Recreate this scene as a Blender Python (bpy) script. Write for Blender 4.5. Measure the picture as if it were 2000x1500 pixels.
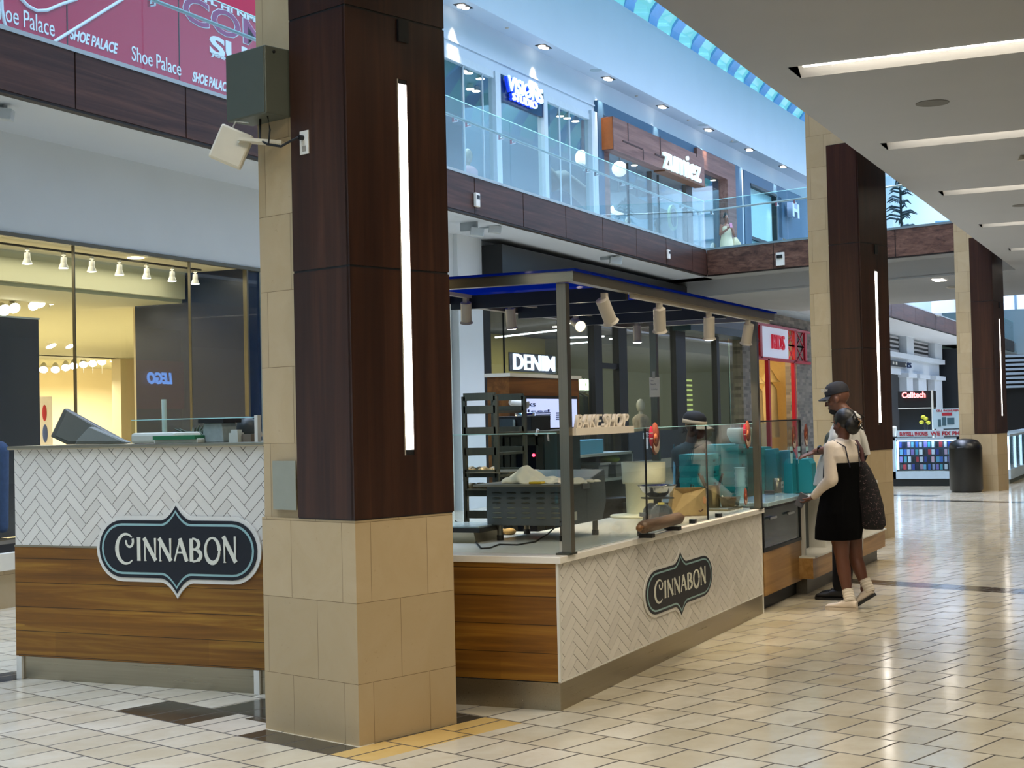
import bpy, bmesh, math, random
from mathutils import Vector, Matrix
PI = math.pi
random.seed(7)
for o in list(bpy.data.objects): bpy.data.objects.remove(o)
scene = bpy.context.scene
COL = scene.collection

# ------------------------------------------------------------------ camera, world, exposure
F_PX, YAW, PITCH, ROLL, DP = 2900.783, .431032, .0238990, -.0227678, .3025546
EYE = 1.68
def cam_dir(a, b, c):
    co, s = math.cos(ROLL), math.sin(ROLL)
    X = co*a + s*b; Yd = -s*a + co*b
    up = -Yd*math.cos(PITCH) + c*math.sin(PITCH); fw = Yd*math.sin(PITCH) + c*math.cos(PITCH)
    return Vector((X*math.sin(YAW) + fw*math.cos(YAW), -X*math.cos(YAW) + fw*math.sin(YAW), up))
cam_data = bpy.data.cameras.new('camera'); cam = bpy.data.objects.new('camera', cam_data); COL.objects.link(cam)
cam_data.sensor_width = 36; cam_data.lens = 36*F_PX/2000; cam_data.clip_end = 400; cam_data.clip_start = .05
_r, _u, _b = cam_dir(1, 0, 0), cam_dir(0, -1, 0), -cam_dir(0, 0, 1)
cam.matrix_world = Matrix(((_r.x, _u.x, _b.x, 0), (_r.y, _u.y, _b.y, 0), (_r.z, _u.z, _b.z, EYE), (0, 0, 0, 1)))
scene.camera = cam
vs = scene.view_settings
vs.view_transform = 'Standard'; vs.look = 'None'; vs.gamma = 1; vs.exposure = .22; vs.use_curve_mapping = False
world = bpy.data.worlds.new('sky'); scene.world = world; world.use_nodes = True
_n = world.node_tree.nodes['Background']; _n.inputs[0].default_value = (.22, .80, .95, 1); _n.inputs[1].default_value = .8

def area(name, loc, size, power, col, rot=(0, 0, 0), spread=180):
    l = bpy.data.lights.new(name, 'AREA'); l.shape = 'RECTANGLE'; l.size, l.size_y = size; l.energy = power; l.color = col
    l.spread = math.radians(spread)
    o = bpy.data.objects.new(name, l); o.location = loc; o.rotation_euler = rot; COL.objects.link(o); return o
def spot(name, loc, target, power, col, angle=50, blend=.6, r=.04):
    l = bpy.data.lights.new(name, 'SPOT'); l.energy = power; l.color = col; l.spot_size = math.radians(angle); l.spot_blend = blend
    l.shadow_soft_size = r
    o = bpy.data.objects.new(name, l); o.location = loc
    o.rotation_euler = (Vector(target) - Vector(loc)).to_track_quat('-Z', 'Y').to_euler(); COL.objects.link(o); return o
SKY = (.70, .76, 1.0)
for _x, _p in ((6, 2500), (38, 4400), (72, 9000)): area('skylight_daylight', (_x, 7.4, 14.4), (32, 5.5), _p, SKY, spread=118)
# shop interiors (their own ceiling lights)
WARM = (1.0, .86, .66)
area('shop_ceiling_light', (19, 21.5, 3.45), (14, 9), 2100, WARM)
area('shop_ceiling_light', (33, 28, 2.98), (10, 3), 800, WARM)
area('shop_ceiling_light', (14.2, 13.25, 3.9), (7, .7), 60, WARM)
area('shop_ceiling_light', (35, 15.8, 4.2), (15, 4), 480, (1, .95, .8))
area('shop_ceiling_light', (48.5, 15.3, 4.6), (6, 4), 520, (1, .78, .48))
area('shop_ceiling_light', (40, 17.5, 9.6), (26, 5), 1700, (.75, .9, 1))
# concourse ceiling: general light of the ceiling fixtures


# ------------------------------------------------------------------ pixel helpers: where a sight line meets a real plane
def ray(u, v): return cam_dir((u-1000)/F_PX, (v-750)/F_PX, 1)
O = Vector((0, 0, EYE))
def oz(u, v, z=0.0): r = ray(u, v); return O + r*((z-EYE)/r.z)
def oy(u, v, y): r = ray(u, v); return O + r*(y/r.y)
def ox(u, v, x): r = ray(u, v); return O + r*(x/r.x)
def onp(u, v, p, n): r = ray(u, v); n = Vector(n); return O + r*((Vector(p)-O).dot(n)/r.dot(n))
QD = Vector((math.cos(DP), -math.sin(DP), 0)); PD = Vector((math.sin(DP), math.cos(DP), 0))
WALL_Y, FASC_Y = 12.63, 11.16

# ------------------------------------------------------------------ materials
def lin(h):
    if isinstance(h, str):
        c = [int(h[i:i+2], 16)/255 for i in (0, 2, 4)]
        return tuple((x/12.92 if x <= .04045 else ((x+.055)/1.055)**2.4) for x in c) + (1,)
    return tuple(h)[:3] + (1,)
_M = {}
class N:
    """tiny node helper"""
    def __init__(s, m): s.t = m.node_tree; s.nd = s.t.nodes; s.L = s.t.links; s.b = s.nd['Principled BSDF']
    def new(s, t, **k):
        n = s.nd.new(t)
        for a, b in k.items():
            if isinstance(a, str) and hasattr(n, a): setattr(n, a, b)
        return n
    def ln(s, a, b): s.L.new(a, b)
    def math(s, op, a, b=None, c=None):
        n = s.nd.new('ShaderNodeMath'); n.operation = op
        for i, x in enumerate((a, b, c)):
            if x is None: continue
            if isinstance(x, (int, float)): n.inputs[i].default_value = x
            else: s.L.new(x, n.inputs[i])
        return n.outputs[0]
    def mix(s, f, a, b):
        n = s.nd.new('ShaderNodeMix'); n.data_type = 'RGBA'
        for i, x in ((0, f), (6, a), (7, b)):
            if isinstance(x, (int, float)): n.inputs[i].default_value = x
            elif isinstance(x, (tuple, list)): n.inputs[i].default_value = x
            elif isinstance(x, str): n.inputs[i].default_value = lin(x)
            else: s.L.new(x, n.inputs[i])
        return n.outputs[2]
    def coord(s, scale=(1, 1, 1), loc=(0, 0, 0), rot=(0, 0, 0)):
        tc = s.nd.new('ShaderNodeTexCoord'); mp = s.nd.new('ShaderNodeMapping'); s.L.new(tc.outputs['Object'], mp.inputs[0])
        mp.inputs['Scale'].default_value = scale; mp.inputs['Location'].default_value = loc; mp.inputs['Rotation'].default_value = rot
        return mp.outputs[0]
    def noise(s, vec, scale=5, detail=4, rough=.5, dist=0):
        n = s.nd.new('ShaderNodeTexNoise'); n.inputs['Scale'].default_value = scale; n.inputs['Detail'].default_value = detail
        n.inputs['Roughness'].default_value = rough; n.inputs['Distortion'].default_value = dist
        s.L.new(vec, n.inputs['Vector']); return n.outputs['Fac']
    def ramp(s, fac, *stops):
        n = s.nd.new('ShaderNodeValToRGB'); e = n.color_ramp.elements
        while len(e) < len(stops): e.new(.5)
        for x, (p, c) in zip(e, stops): x.position = p; x.color = lin(c)
        s.L.new(fac, n.inputs[0]); return n.outputs[0]
    def bump(s, h, strength=.2, dist=.01):
        n = s.nd.new('ShaderNodeBump'); n.inputs['Strength'].default_value = strength; n.inputs['Distance'].default_value = dist
        s.L.new(h, n.inputs['Height']); s.L.new(n.outputs[0], s.b.inputs['Normal'])
def mat(name, col='808080', rough=.5, metal=0, emit=None, es=1, spec=None, trans=0, alpha=1, coat=0, vary=.06, vscale=9):
    """plain surface with a faint procedural mottling"""
    if name in _M: return _M[name]
    m = bpy.data.materials.new(name); m.use_nodes = True; n = N(m); b = n.b
    c = lin(col)
    if vary and not emit:
        f = n.noise(n.coord((vscale,)*3), 1.0, 5)
        lo = tuple(max(0, x*(1-vary*1.6)) for x in c[:3]) + (1,); hi = tuple(min(1, x*(1+vary*1.2)) for x in c[:3]) + (1,)
        n.ln(n.mix(f, lo, hi), b.inputs['Base Color'])
    else: b.inputs['Base Color'].default_value = c
    b.inputs['Roughness'].default_value = rough; b.inputs['Metallic'].default_value = metal
    if spec is not None: b.inputs['Specular IOR Level'].default_value = spec
    if emit: b.inputs['Emission Color'].default_value = lin(emit); b.inputs['Emission Strength'].default_value = es
    if trans: b.inputs['Transmission Weight'].default_value = trans
    if alpha < 1: b.inputs['Alpha'].default_value = alpha
    if coat: b.inputs['Coat Weight'].default_value = coat; b.inputs['Coat Roughness'].default_value = .05
    _M[name] = m; return m
def glass(name, tint=(.85, .95, .95), refl=.09, rough=.0, op=.06):
    """thin architectural glass: mostly see-through with a mirror film whose share follows Fresnel"""
    if name in _M: return _M[name]
    m = bpy.data.materials.new(name); m.use_nodes = True; t = m.node_tree; t.nodes.clear()
    out = t.nodes.new('ShaderNodeOutputMaterial'); tr = t.nodes.new('ShaderNodeBsdfTransparent'); gl = t.nodes.new('ShaderNodeBsdfGlossy')
    tr.inputs[0].default_value = tint + (1,); gl.inputs['Roughness'].default_value = rough
    lw = t.nodes.new('ShaderNodeLayerWeight'); lw.inputs['Blend'].default_value = .5
    pw = t.nodes.new('ShaderNodeMath'); pw.operation = 'POWER'; pw.inputs[1].default_value = 4; t.links.new(lw.outputs['Facing'], pw.inputs[0])
    mm = t.nodes.new('ShaderNodeMath'); mm.operation = 'MULTIPLY_ADD'; mm.inputs[1].default_value = .8; mm.inputs[2].default_value = refl*.55; mm.use_clamp = True
    t.links.new(pw.outputs[0], mm.inputs[0])
    mx = t.nodes.new('ShaderNodeMixShader'); t.links.new(mm.outputs[0], mx.inputs[0]); t.links.new(tr.outputs[0], mx.inputs[1]); t.links.new(gl.outputs[0], mx.inputs[2])
    t.links.new(mx.outputs[0], out.inputs[0]); _M[name] = m; return m
def emis(name, col, s):
    if name in _M: return _M[name]
    m = bpy.data.materials.new(name); m.use_nodes = True; b = m.node_tree.nodes['Principled BSDF']
    b.inputs['Base Color'].default_value = (.8, .8, .8, 1); b.inputs['Emission Color'].default_value = lin(col); b.inputs['Emission Strength'].default_value = s
    _M[name] = m; return m
def wood(name, c0, c1, c2, axis='z', scale=1.0, rough=.35, plank=0, knots=False, coat=0, spec=.4):
    """veneer with grain running along the given object axis"""
    if name in _M: return _M[name]
    m = bpy.data.materials.new(name); m.use_nodes = True; n = N(m)
    k = {'x': (.35, 9, 9), 'y': (9, .35, 9), 'z': (9, 9, .35)}[axis]
    v = n.coord(tuple(a*scale for a in k)); f = n.noise(v, 1.6, 8, .6, .8)
    k2 = {'x': (2, 60, 60), 'y': (60, 2, 60), 'z': (60, 60, 2)}[axis]
    f2 = n.noise(n.coord(tuple(a*scale for a in k2)), 1.5, 3)
    c = n.ramp(f, (.3, c0), (.5, c1), (.72, c2)); c = n.mix(n.math('MULTIPLY', f2, .35), c, c0)
    if plank:
        tc = n.nd.new('ShaderNodeTexCoord'); sx = n.nd.new('ShaderNodeSeparateXYZ'); n.ln(tc.outputs['Object'], sx.inputs[0])
        row = n.math('FLOOR', n.math('DIVIDE', sx.outputs[2], plank))
        wn = n.nd.new('ShaderNodeTexWhiteNoise'); wn.noise_dimensions = '2D'
        along = sx.outputs[1] if axis == 'y' else sx.outputs[0]
        seg = n.math('FLOOR', n.math('ADD', n.math('DIVIDE', along, 1.25), n.math('MULTIPLY', row, .37)))
        cb = n.nd.new('ShaderNodeCombineXYZ'); n.ln(row, cb.inputs[0]); n.ln(seg, cb.inputs[1]); n.ln(cb.outputs[0], wn.inputs['Vector'])
        c = n.mix(n.math('MULTIPLY', wn.outputs['Value'], .45), c, c0)
        fr = n.math('FRACT', n.math('DIVIDE', sx.outputs[2], plank))
        ln_ = n.math('LESS_THAN', n.math('ABSOLUTE', n.math('SUBTRACT', fr, .5)), .488)
        # pale sap streaks
        st = n.noise(n.coord((1, .55, 9) if axis == 'y' else (.55, 1, 9)), 1.3, 2)
        c = n.mix(n.math('MULTIPLY', n.math('GREATER_THAN', st, .66), .35), c, c2)
        c = n.mix(n.math('SUBTRACT', 1, ln_), c, tuple(x*.25 for x in lin(c0)[:3])+(1,))
    n.ln(c, n.b.inputs['Base Color']); n.b.inputs['Roughness'].default_value = rough; n.b.inputs['Specular IOR Level'].default_value = spec
    if coat: n.b.inputs['Coat Weight'].default_value = coat
    _M[name] = m; return m
def steel(name, col='8a8578', rough=.32, axis='x'):
    if name in _M: return _M[name]
    m = bpy.data.materials.new(name); m.use_nodes = True; n = N(m)
    k = {'x': (1.5, 120, 120), 'y': (120, 1.5, 120), 'z': (120, 120, 1.5)}[axis]
    f = n.noise(n.coord(k), 1, 4); c = lin(col)
    n.ln(n.mix(f, tuple(x*.82 for x in c[:3])+(1,), tuple(min(1, x*1.1) for x in c[:3])+(1,)), n.b.inputs['Base Color'])
    n.b.inputs['Metallic'].default_value = 1; n.ln(n.math('MULTIPLY_ADD', f, .18, rough-.08), n.b.inputs['Roughness'])
    _M[name] = m; return m

# ------------------------------------------------------------------ mesh builder
XF = {}
class MB:
    def __init__(s, M=None): s.v = []; s.f = []; s.mi = []; s.M = M; s.cur = 0; s.sm = []
    def add(s, vs_, fs, smooth=False):
        k = len(s.v)
        for p in vs_:
            p = Vector(p); s.v.append(s.M @ p if s.M else p)
        for f in fs: s.f.append([i+k for i in f]); s.mi.append(s.cur); s.sm.append(smooth)
        return s
    def box(s, x0, x1, y0, y1, z0, z1):
        x0, x1 = sorted((x0, x1)); y0, y1 = sorted((y0, y1)); z0, z1 = sorted((z0, z1))
        return s.add([(x, y, z) for x in (x0, x1) for y in (y0, y1) for z in (z0, z1)],
                     [(0, 1, 3, 2), (4, 6, 7, 5), (0, 4, 5, 1), (2, 3, 7, 6), (0, 2, 6, 4), (1, 5, 7, 3)])
    def obox(s, c, sz, rz=0, ry=0, rx=0):
        R = Matrix.Translation(c) @ Matrix.Rotation(rz, 4, 'Z') @ Matrix.Rotation(ry, 4, 'Y') @ Matrix.Rotation(rx, 4, 'X')
        a, b, d = (q/2 for q in sz)
        return s.add([R @ Vector((x, y, z)) for x in (-a, a) for y in (-b, b) for z in (-d, d)],
                     [(0, 1, 3, 2), (4, 6, 7, 5), (0, 4, 5, 1), (2, 3, 7, 6), (0, 2, 6, 4), (1, 5, 7, 3)])
    def bar(s, p0, p1, w, h=None):
        """square bar between two points"""
        p0, p1 = Vector(p0), Vector(p1); h = h or w; d = (p1-p0); L = d.length; q = d.to_track_quat('X', 'Z').to_matrix().to_4x4()
        R = Matrix.Translation((p0+p1)/2) @ q
        return s.add([R @ Vector((x*L/2, y*w/2, z*h/2)) for x in (-1, 1) for y in (-1, 1) for z in (-1, 1)],
                     [(0, 1, 3, 2), (4, 6, 7, 5), (0, 4, 5, 1), (2, 3, 7, 6), (0, 2, 6, 4), (1, 5, 7, 3)])
    def prism(s, pts, lo, hi, axis='z', M=None):
        """polygon extruded; axis: z -> pts are (x,y); y -> (x,z); x -> (y,z)"""
        n = len(pts)
        def P(a, b, c): return {'z': (a, b, c), 'y': (a, c, b), 'x': (c, a, b)}[axis]
        V = [P(a, b, lo) for a, b in pts] + [P(a, b, hi) for a, b in pts]
        if M: V = [M @ Vector(p) for p in V]
        return s.add(V, [tuple(range(n)), tuple(range(2*n-1, n-1, -1))] + [(i, (i+1) % n, n+(i+1) % n, n+i) for i in range(n)])
    def cyl(s, p0, p1, r0, r1=None, n=16, smooth=True):
        p0, p1 = Vector(p0), Vector(p1); r1 = r0 if r1 is None else r1
        q = (p1-p0).to_track_quat('Z', 'Y')
        V = []
        for p, r in ((p0, r0), (p1, r1)):
            for i in range(n): a = 2*PI*i/n; V.append(p + q @ Vector((r*math.cos(a), r*math.sin(a), 0)))
        s.add(V, [(i, (i+1) % n, n+(i+1) % n, n+i) for i in range(n)], smooth)
        return s.add(V, [tuple(range(n-1, -1, -1)), tuple(range(n, 2*n))])
    def lathe(s, prof, c=(0, 0, 0), n=24, smooth=True, M=None):
        V = []; c = Vector(c)
        for r, z in prof:
            for i in range(n):
                a = 2*PI*i/n; p = Vector((r*math.cos(a), r*math.sin(a), z)); V.append((M @ p if M else p) + c)
        F = [(j*n+i, j*n+(i+1) % n, (j+1)*n+(i+1) % n, (j+1)*n+i) for j in range(len(prof)-1) for i in range(n)]
        s.add(V, F, smooth)
        if prof[0][0] > 1e-4: s.add(V[:n], [tuple(range(n-1, -1, -1))])
        if prof[-1][0] > 1e-4: s.add(V[-n:], [tuple(range(n))])
        return s
    def tube(s, pts, r, n=8, closed=False):
        pts = [Vector(p) for p in pts]; V = []; m = len(pts)
        for i, p in enumerate(pts):
            a = pts[(i-1) % m] if (closed or i) else p; b = pts[(i+1) % m] if (closed or i < m-1) else p
            q = (b-a).to_track_quat('Z', 'Y'); rr = r[i] if isinstance(r, (list, tuple)) else r
            for k in range(n): t = 2*PI*k/n; V.append(p + q @ Vector((rr*math.cos(t), rr*math.sin(t), 0)))
        R = m if closed else m-1
        F = [(j*n+k, j*n+(k+1) % n, ((j+1) % m)*n+(k+1) % n, ((j+1) % m)*n+k) for j in range(R) for k in range(n)]
        s.add(V, F, True)
        if not closed: s.add(V[:n], [tuple(range(n-1, -1, -1))]); s.add(V[-n:], [tuple(range(n))])
        return s
    def sph(s, c, r, n=16, m=10, M=None):
        r = (r, r, r) if isinstance(r, (int, float)) else r; c = Vector(c); V = []
        for j in range(m+1):
            t = PI*j/m
            for i in range(n):
                a = 2*PI*i/n; p = Vector((r[0]*math.sin(t)*math.cos(a), r[1]*math.sin(t)*math.sin(a), r[2]*math.cos(t)))
                V.append((M @ p if M else p) + c)
        return s.add(V, [(j*n+i, (j+1)*n+i, (j+1)*n+(i+1) % n, j*n+(i+1) % n) for j in range(m) for i in range(n)], True)
    def grid(s, fn, nu, nv, smooth=True):
        V = [fn(i/nu, j/nv) for j in range(nv+1) for i in range(nu+1)]
        return s.add(V, [(j*(nu+1)+i, j*(nu+1)+i+1, (j+1)*(nu+1)+i+1, (j+1)*(nu+1)+i) for j in range(nv) for i in range(nu)], smooth)
    def build(s, name, m, parent=None, local=False, bevel=0, kind=None, sub=0, merge=False):
        """vertices are world coordinates unless local (then they are in the parent's own frame)"""
        me = bpy.data.meshes.new(name); V = s.v
        if parent is not None and not local:
            Mi = XF[parent].inverted(); V = [Mi @ p for p in V]
        me.from_pydata([tuple(p) for p in V], [], s.f)
        for i, p in enumerate(me.polygons): p.material_index = s.mi[i]; p.use_smooth = s.sm[i]
        for x in (m if isinstance(m, (list, tuple)) else [m]): me.materials.append(x)
        bm = bmesh.new(); bm.from_mesh(me)
        if merge: bmesh.ops.remove_doubles(bm, verts=bm.verts, dist=1e-5)
        bmesh.ops.recalc_face_normals(bm, faces=bm.faces); bm.to_mesh(me); bm.free()
        o = bpy.data.objects.new(name, me); COL.objects.link(o)
        if parent is not None: o.parent = parent; XF[o] = Matrix.Identity(4) if local else XF[parent].copy()
        else: XF[o] = Matrix.Identity(4)
        if parent is not None and not local: XF[o] = XF[parent].copy()
        if bevel:
            b = o.modifiers.new('bevel', 'BEVEL'); b.width = bevel; b.segments = 2; b.limit_method = 'ANGLE'
        if sub: ss = o.modifiers.new('smooth', 'SUBSURF'); ss.levels = ss.render_levels = sub
        if kind: o['kind'] = kind
        return o
def tag(o, label, cat, group=None, kind=None):
    o['label'] = label; o['category'] = cat
    if group: o['group'] = group
    if kind: o['kind'] = kind
    return o
def thing(name, label, cat, loc=(0, 0, 0), rz=0, group=None):
    o = bpy.data.objects.new(name, None); o.empty_display_size = .1; COL.objects.link(o)
    o.location = loc; o.rotation_euler = (0, 0, rz); XF[o] = Matrix.Translation(loc) @ Matrix.Rotation(rz, 4, 'Z')
    return tag(o, label, cat, group)
def struct(name, mb, m, **k): return mb.build(name, m, kind='structure', **k)
def copy_tree(o, parent=None):
    c = o.copy(); COL.objects.link(c); c.parent = parent
    for ch in [x for x in COL.objects if x.parent is o]: copy_tree(ch, c)
    return c
def dup(o, loc, rz=None, label=None, group=None, scale=None):
    c = copy_tree(o); c.location = loc
    if rz is not None: c.rotation_euler = (0, 0, rz)
    if scale: c.scale = (scale,)*3
    if label: c['label'] = label
    if group: c['group'] = group
    return c
def basis(o, x, y, z=None):
    x, y = Vector(x).normalized(), Vector(y).normalized(); z = Vector(z).normalized() if z else x.cross(y)
    o = Vector(o); return Matrix(((x.x, y.x, z.x, o.x), (x.y, y.y, z.y, o.y), (x.z, y.z, z.z, o.z), (0, 0, 0, 1)))
# lettering frames: wall seen along +y (faces -y) and a front seen along +x (faces -x)
def fy(p): return basis(p, (1, 0, 0), (0, 0, 1), (0, -1, 0))
def fx(p): return basis(p, (0, -1, 0), (0, 0, 1), (-1, 0, 0))
def text(s, M, size, m, name='lettering', parent=None, ext=.004, xs=1, bold=0, shear=0, align='CENTER', width=None, height=None, res=3, top=None):
    c = bpy.data.curves.new('t', 'FONT'); c.body = s; c.size = 1; c.extrude = ext; c.offset = bold; c.align_x = align
    c.align_y = 'BOTTOM_BASELINE' if hasattr(c, 'align_y') else 'BOTTOM'; c.shear = shear; c.resolution_u = res
    o = bpy.data.objects.new('t', c); COL.objects.link(o); bpy.context.view_layer.update()
    me = bpy.data.meshes.new_from_object(o.evaluated_get(bpy.context.evaluated_depsgraph_get()))
    bpy.data.objects.remove(o)
    X = [v.co.x for v in me.vertices]; Y = [v.co.y for v in me.vertices]
    w, h = max(X)-min(X), max(Y)-min(Y); sx = (width/w) if width else size*xs; sy = (height/h) if height else size
    cx, y0 = (max(X)+min(X))/2, min(Y)
    for v in me.vertices:
        v.co = (((v.co.x-cx) if align == 'CENTER' else v.co.x-min(X))*sx, (v.co.y-(y0 if height else 0))*sy, v.co.z + ext)
    MM = M if parent is None else XF[parent].inverted() @ M
    me.transform(MM)
    me.materials.clear(); me.materials.append(m); me.name = name
    o = bpy.data.objects.new(name, me); COL.objects.link(o)
    if parent is not None: o.parent = parent; XF[o] = XF[parent].copy()
    else: XF[o] = Matrix.Identity(4)
    return o
def frame_box(mb, x0, x1, z0, z1, y0, y1, t, b=None):
    """rectangular ring in the x-z plane"""
    b = t if b is None else b
    mb.box(x0, x0+t, y0, y1, z0, z1); mb.box(x1-t, x1, y0, y1, z0, z1); mb.box(x0+t, x1-t, y0, y1, z1-t, z1)
    if b: mb.box(x0+t, x1-t, y0, y1, z0, z0+b)
    return mb
# ------------------------------------------------------------------ shared materials
M = dict(
 white=mat('white_paint', 'd3dade', .55, vary=.03, vscale=1.5), cool=mat('pale_wall_paint', 'c4cbd2', .6, vary=.03, vscale=1),
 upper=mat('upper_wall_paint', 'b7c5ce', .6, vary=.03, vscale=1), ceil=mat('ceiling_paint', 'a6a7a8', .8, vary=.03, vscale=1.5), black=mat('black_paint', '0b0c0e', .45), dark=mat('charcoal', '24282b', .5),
 navy=mat('navy_panel', '0a2448', .25), bar=emis('light_bar_glow', 'fff8ee', 9), led=emis('led_strip', 'fff8ee', 12),
 lamp=emis('lamp_face', 'fff3e0', 14), warmlamp=emis('warm_lamp_face', 'ffe9c4', 10), coolglow=emis('cool_sign_glow', 'd8ecff', 2.2),
 steel=steel('brushed_steel', 'a79d88', .30, 'x'), steely=steel('brushed_steel_end', 'a79d88', .30, 'y'), steelz=steel('brushed_steel_post', '8d8678', .30, 'z'),
 dsteel=steel('dull_dark_steel', '5c5c52', .38, 'x'), quartz=mat('white_quartz', 'e6e1d6', .22, vary=.02, vscale=20),
 cream=mat('cream_wall', 'e4d8b8', .7, vary=.02, vscale=1), plastic=mat('white_plastic', 'd6d3c8', .4), track=mat('light_fixture_grey', 'b5aea0', .4),
 glass=glass('clear_glass', (.93, .97, .96), .04), rail=glass('balustrade_glass', (.86, .96, .97), .06), shopglass=glass('shop_glass', (.92, .96, .95), .045),
 rubber=mat('black_rubber', '0c0c0c', .6), chrome=mat('chrome', 'c8c8c8', .12, 1, vary=0), teal=mat('teal_card', '17888c', .5, vary=.05),
 grout=mat('grey_grout', '504b44', .9), brown=mat('dark_soffit', '20130e', .5),
 pwood=wood('dark_mahogany', '25130c', '341d12', '46291a', 'z', 1, .32), fwood=wood('walnut_fascia', '2c1a15', '422a22', '5c3c30', 'x', .8, .45, spec=.3),
 oakx=wood('oak_planks', '5e3a0e', '8a5a16', 'b88a34', 'x', 1.1, .38, plank=.163), oaky=wood('oak_planks_end', '5e3a0e', '8a5a16', 'b88a34', 'y', 1.1, .38, plank=.163),
 maple=wood('honey_oak', '8a6530', 'a67c44', 'bb9358', 'x', 1, .4))
# --- polished stone floor: running-bond slabs laid square to the columns, with dark and gold insets
def floor_mat():
    m = bpy.data.materials.new('polished_stone_tiles'); m.use_nodes = True; n = N(m)
    tc = n.nd.new('ShaderNodeTexCoord'); sx = n.nd.new('ShaderNodeSeparateXYZ'); n.ln(tc.outputs['Object'], sx.inputs[0]); q, p = sx.outputs[0], sx.outputs[1]
    cb = n.nd.new('ShaderNodeCombineXYZ'); n.ln(n.math('ADD', p, .02), cb.inputs[0]); n.ln(n.math('SUBTRACT', q, 4.985-20*.3885), cb.inputs[1])
    br = n.nd.new('ShaderNodeTexBrick'); n.ln(cb.outputs[0], br.inputs['Vector'])
    for k, x in (('Scale', 1), ('Mortar Size', .0075), ('Mortar Smooth', .3), ('Bias', 0), ('Brick Width', .253), ('Row Height', .3885)): br.inputs[k].default_value = x
    br.offset = .5; br.inputs['Color1'].default_value = (0, 0, 0, 1); br.inputs['Color2'].default_value = (1, 1, 1, 1); br.inputs['Mortar'].default_value = (.5, .5, .5, 1)
    cl = n.noise(tc.outputs['Object'], 3.2, 6, .6, .4)
    base = n.mix(br.outputs['Color'], 'bdb39a', 'd2cab6'); base = n.mix(n.math('MULTIPLY', n.math('SUBTRACT', cl, .35), 1.1), base, 'a0906c')
    vn = n.noise(tc.outputs['Object'], 9, 6, .7, 2.5); base = n.mix(n.math('MULTIPLY', n.math('GREATER_THAN', vn, .68), .25), base, '8f7c58')
    def boxm(q0, q1, p0, p1):
        a = n.math('MULTIPLY', n.math('GREATER_THAN', q, q0), n.math('LESS_THAN', q, q1)); b = n.math('MULTIPLY', n.math('GREATER_THAN', p, p0), n.math('LESS_THAN', p, p1))
        return n.math('MULTIPLY', a, b)
    def union(*k):
        r = k[0]
        for x in k[1:]: r = n.math('MAXIMUM', r, x)
        return r
    R = .3885; q0 = 4.985
    dark = union(boxm(q0, q0+.2, 5.80, 6.56), boxm(q0, q0+R, 7.045, 7.74), boxm(q0+R, q0+2*R, 6.80, 7.30), boxm(q0, q0+3*R, 9.25, 9.6), boxm(q0+.72, q0+1.15, 5.80, 5.84),
                 boxm(5.3, 6.14, 5.80, 6.9), boxm(13.04, 13.41, -12, 9), boxm(25.5, 25.85, -12, 13.3), boxm(q0+2*R, q0+6*R, 9.6, 10.1), boxm(26.8, 27.3, 13.3, 20))
    gold = boxm(q0, q0+3*R, 5.52, 5.80)
    pale = union(boxm(q0, q0+R, 6.56, 7.045), boxm(q0+R, q0+3*R, 6.3, 6.8))
    dk = n.mix(cl, '2b2a26', '4a4336'); gd = n.mix(cl, 'bd9850', 'd0b274')
    c = n.mix(pale, base, n.mix(cl, 'b3a894', 'cfc6b2')); c = n.mix(dark, c, dk); c = n.mix(gold, c, gd)
    c = n.mix(br.outputs['Fac'], c, '3c3224')
    n.ln(c, n.b.inputs['Base Color'])
    n.ln(n.math('MULTIPLY_ADD', br.outputs['Fac'], .5, n.math('MULTIPLY_ADD', cl, .08, .09)), n.b.inputs['Roughness']); n.b.inputs['Specular IOR Level'].default_value = .75
    # each slab sits at its own minute tilt, plus the joint
    wav = n.noise(tc.outputs['Object'], 2.0, 2)
    n.bump(n.math('ADD', n.math('MULTIPLY', br.outputs['Fac'], -1), n.math('MULTIPLY', wav, .9)), .12, .01)
    return m
fl = MB().box(-14, 110, -24, 62, -.3, 0).build('floor', floor_mat(), kind='structure'); fl.rotation_euler = (0, 0, -DP)
fl.location = (-6, 0, 0) ; fl.data.transform(Matrix.Translation((6*math.cos(DP), 6*math.sin(DP), 0)))
fl.location = (0, 0, 0); fl.data.transform(Matrix.Translation((-6*math.cos(DP), -6*math.sin(DP), 0)))
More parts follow.
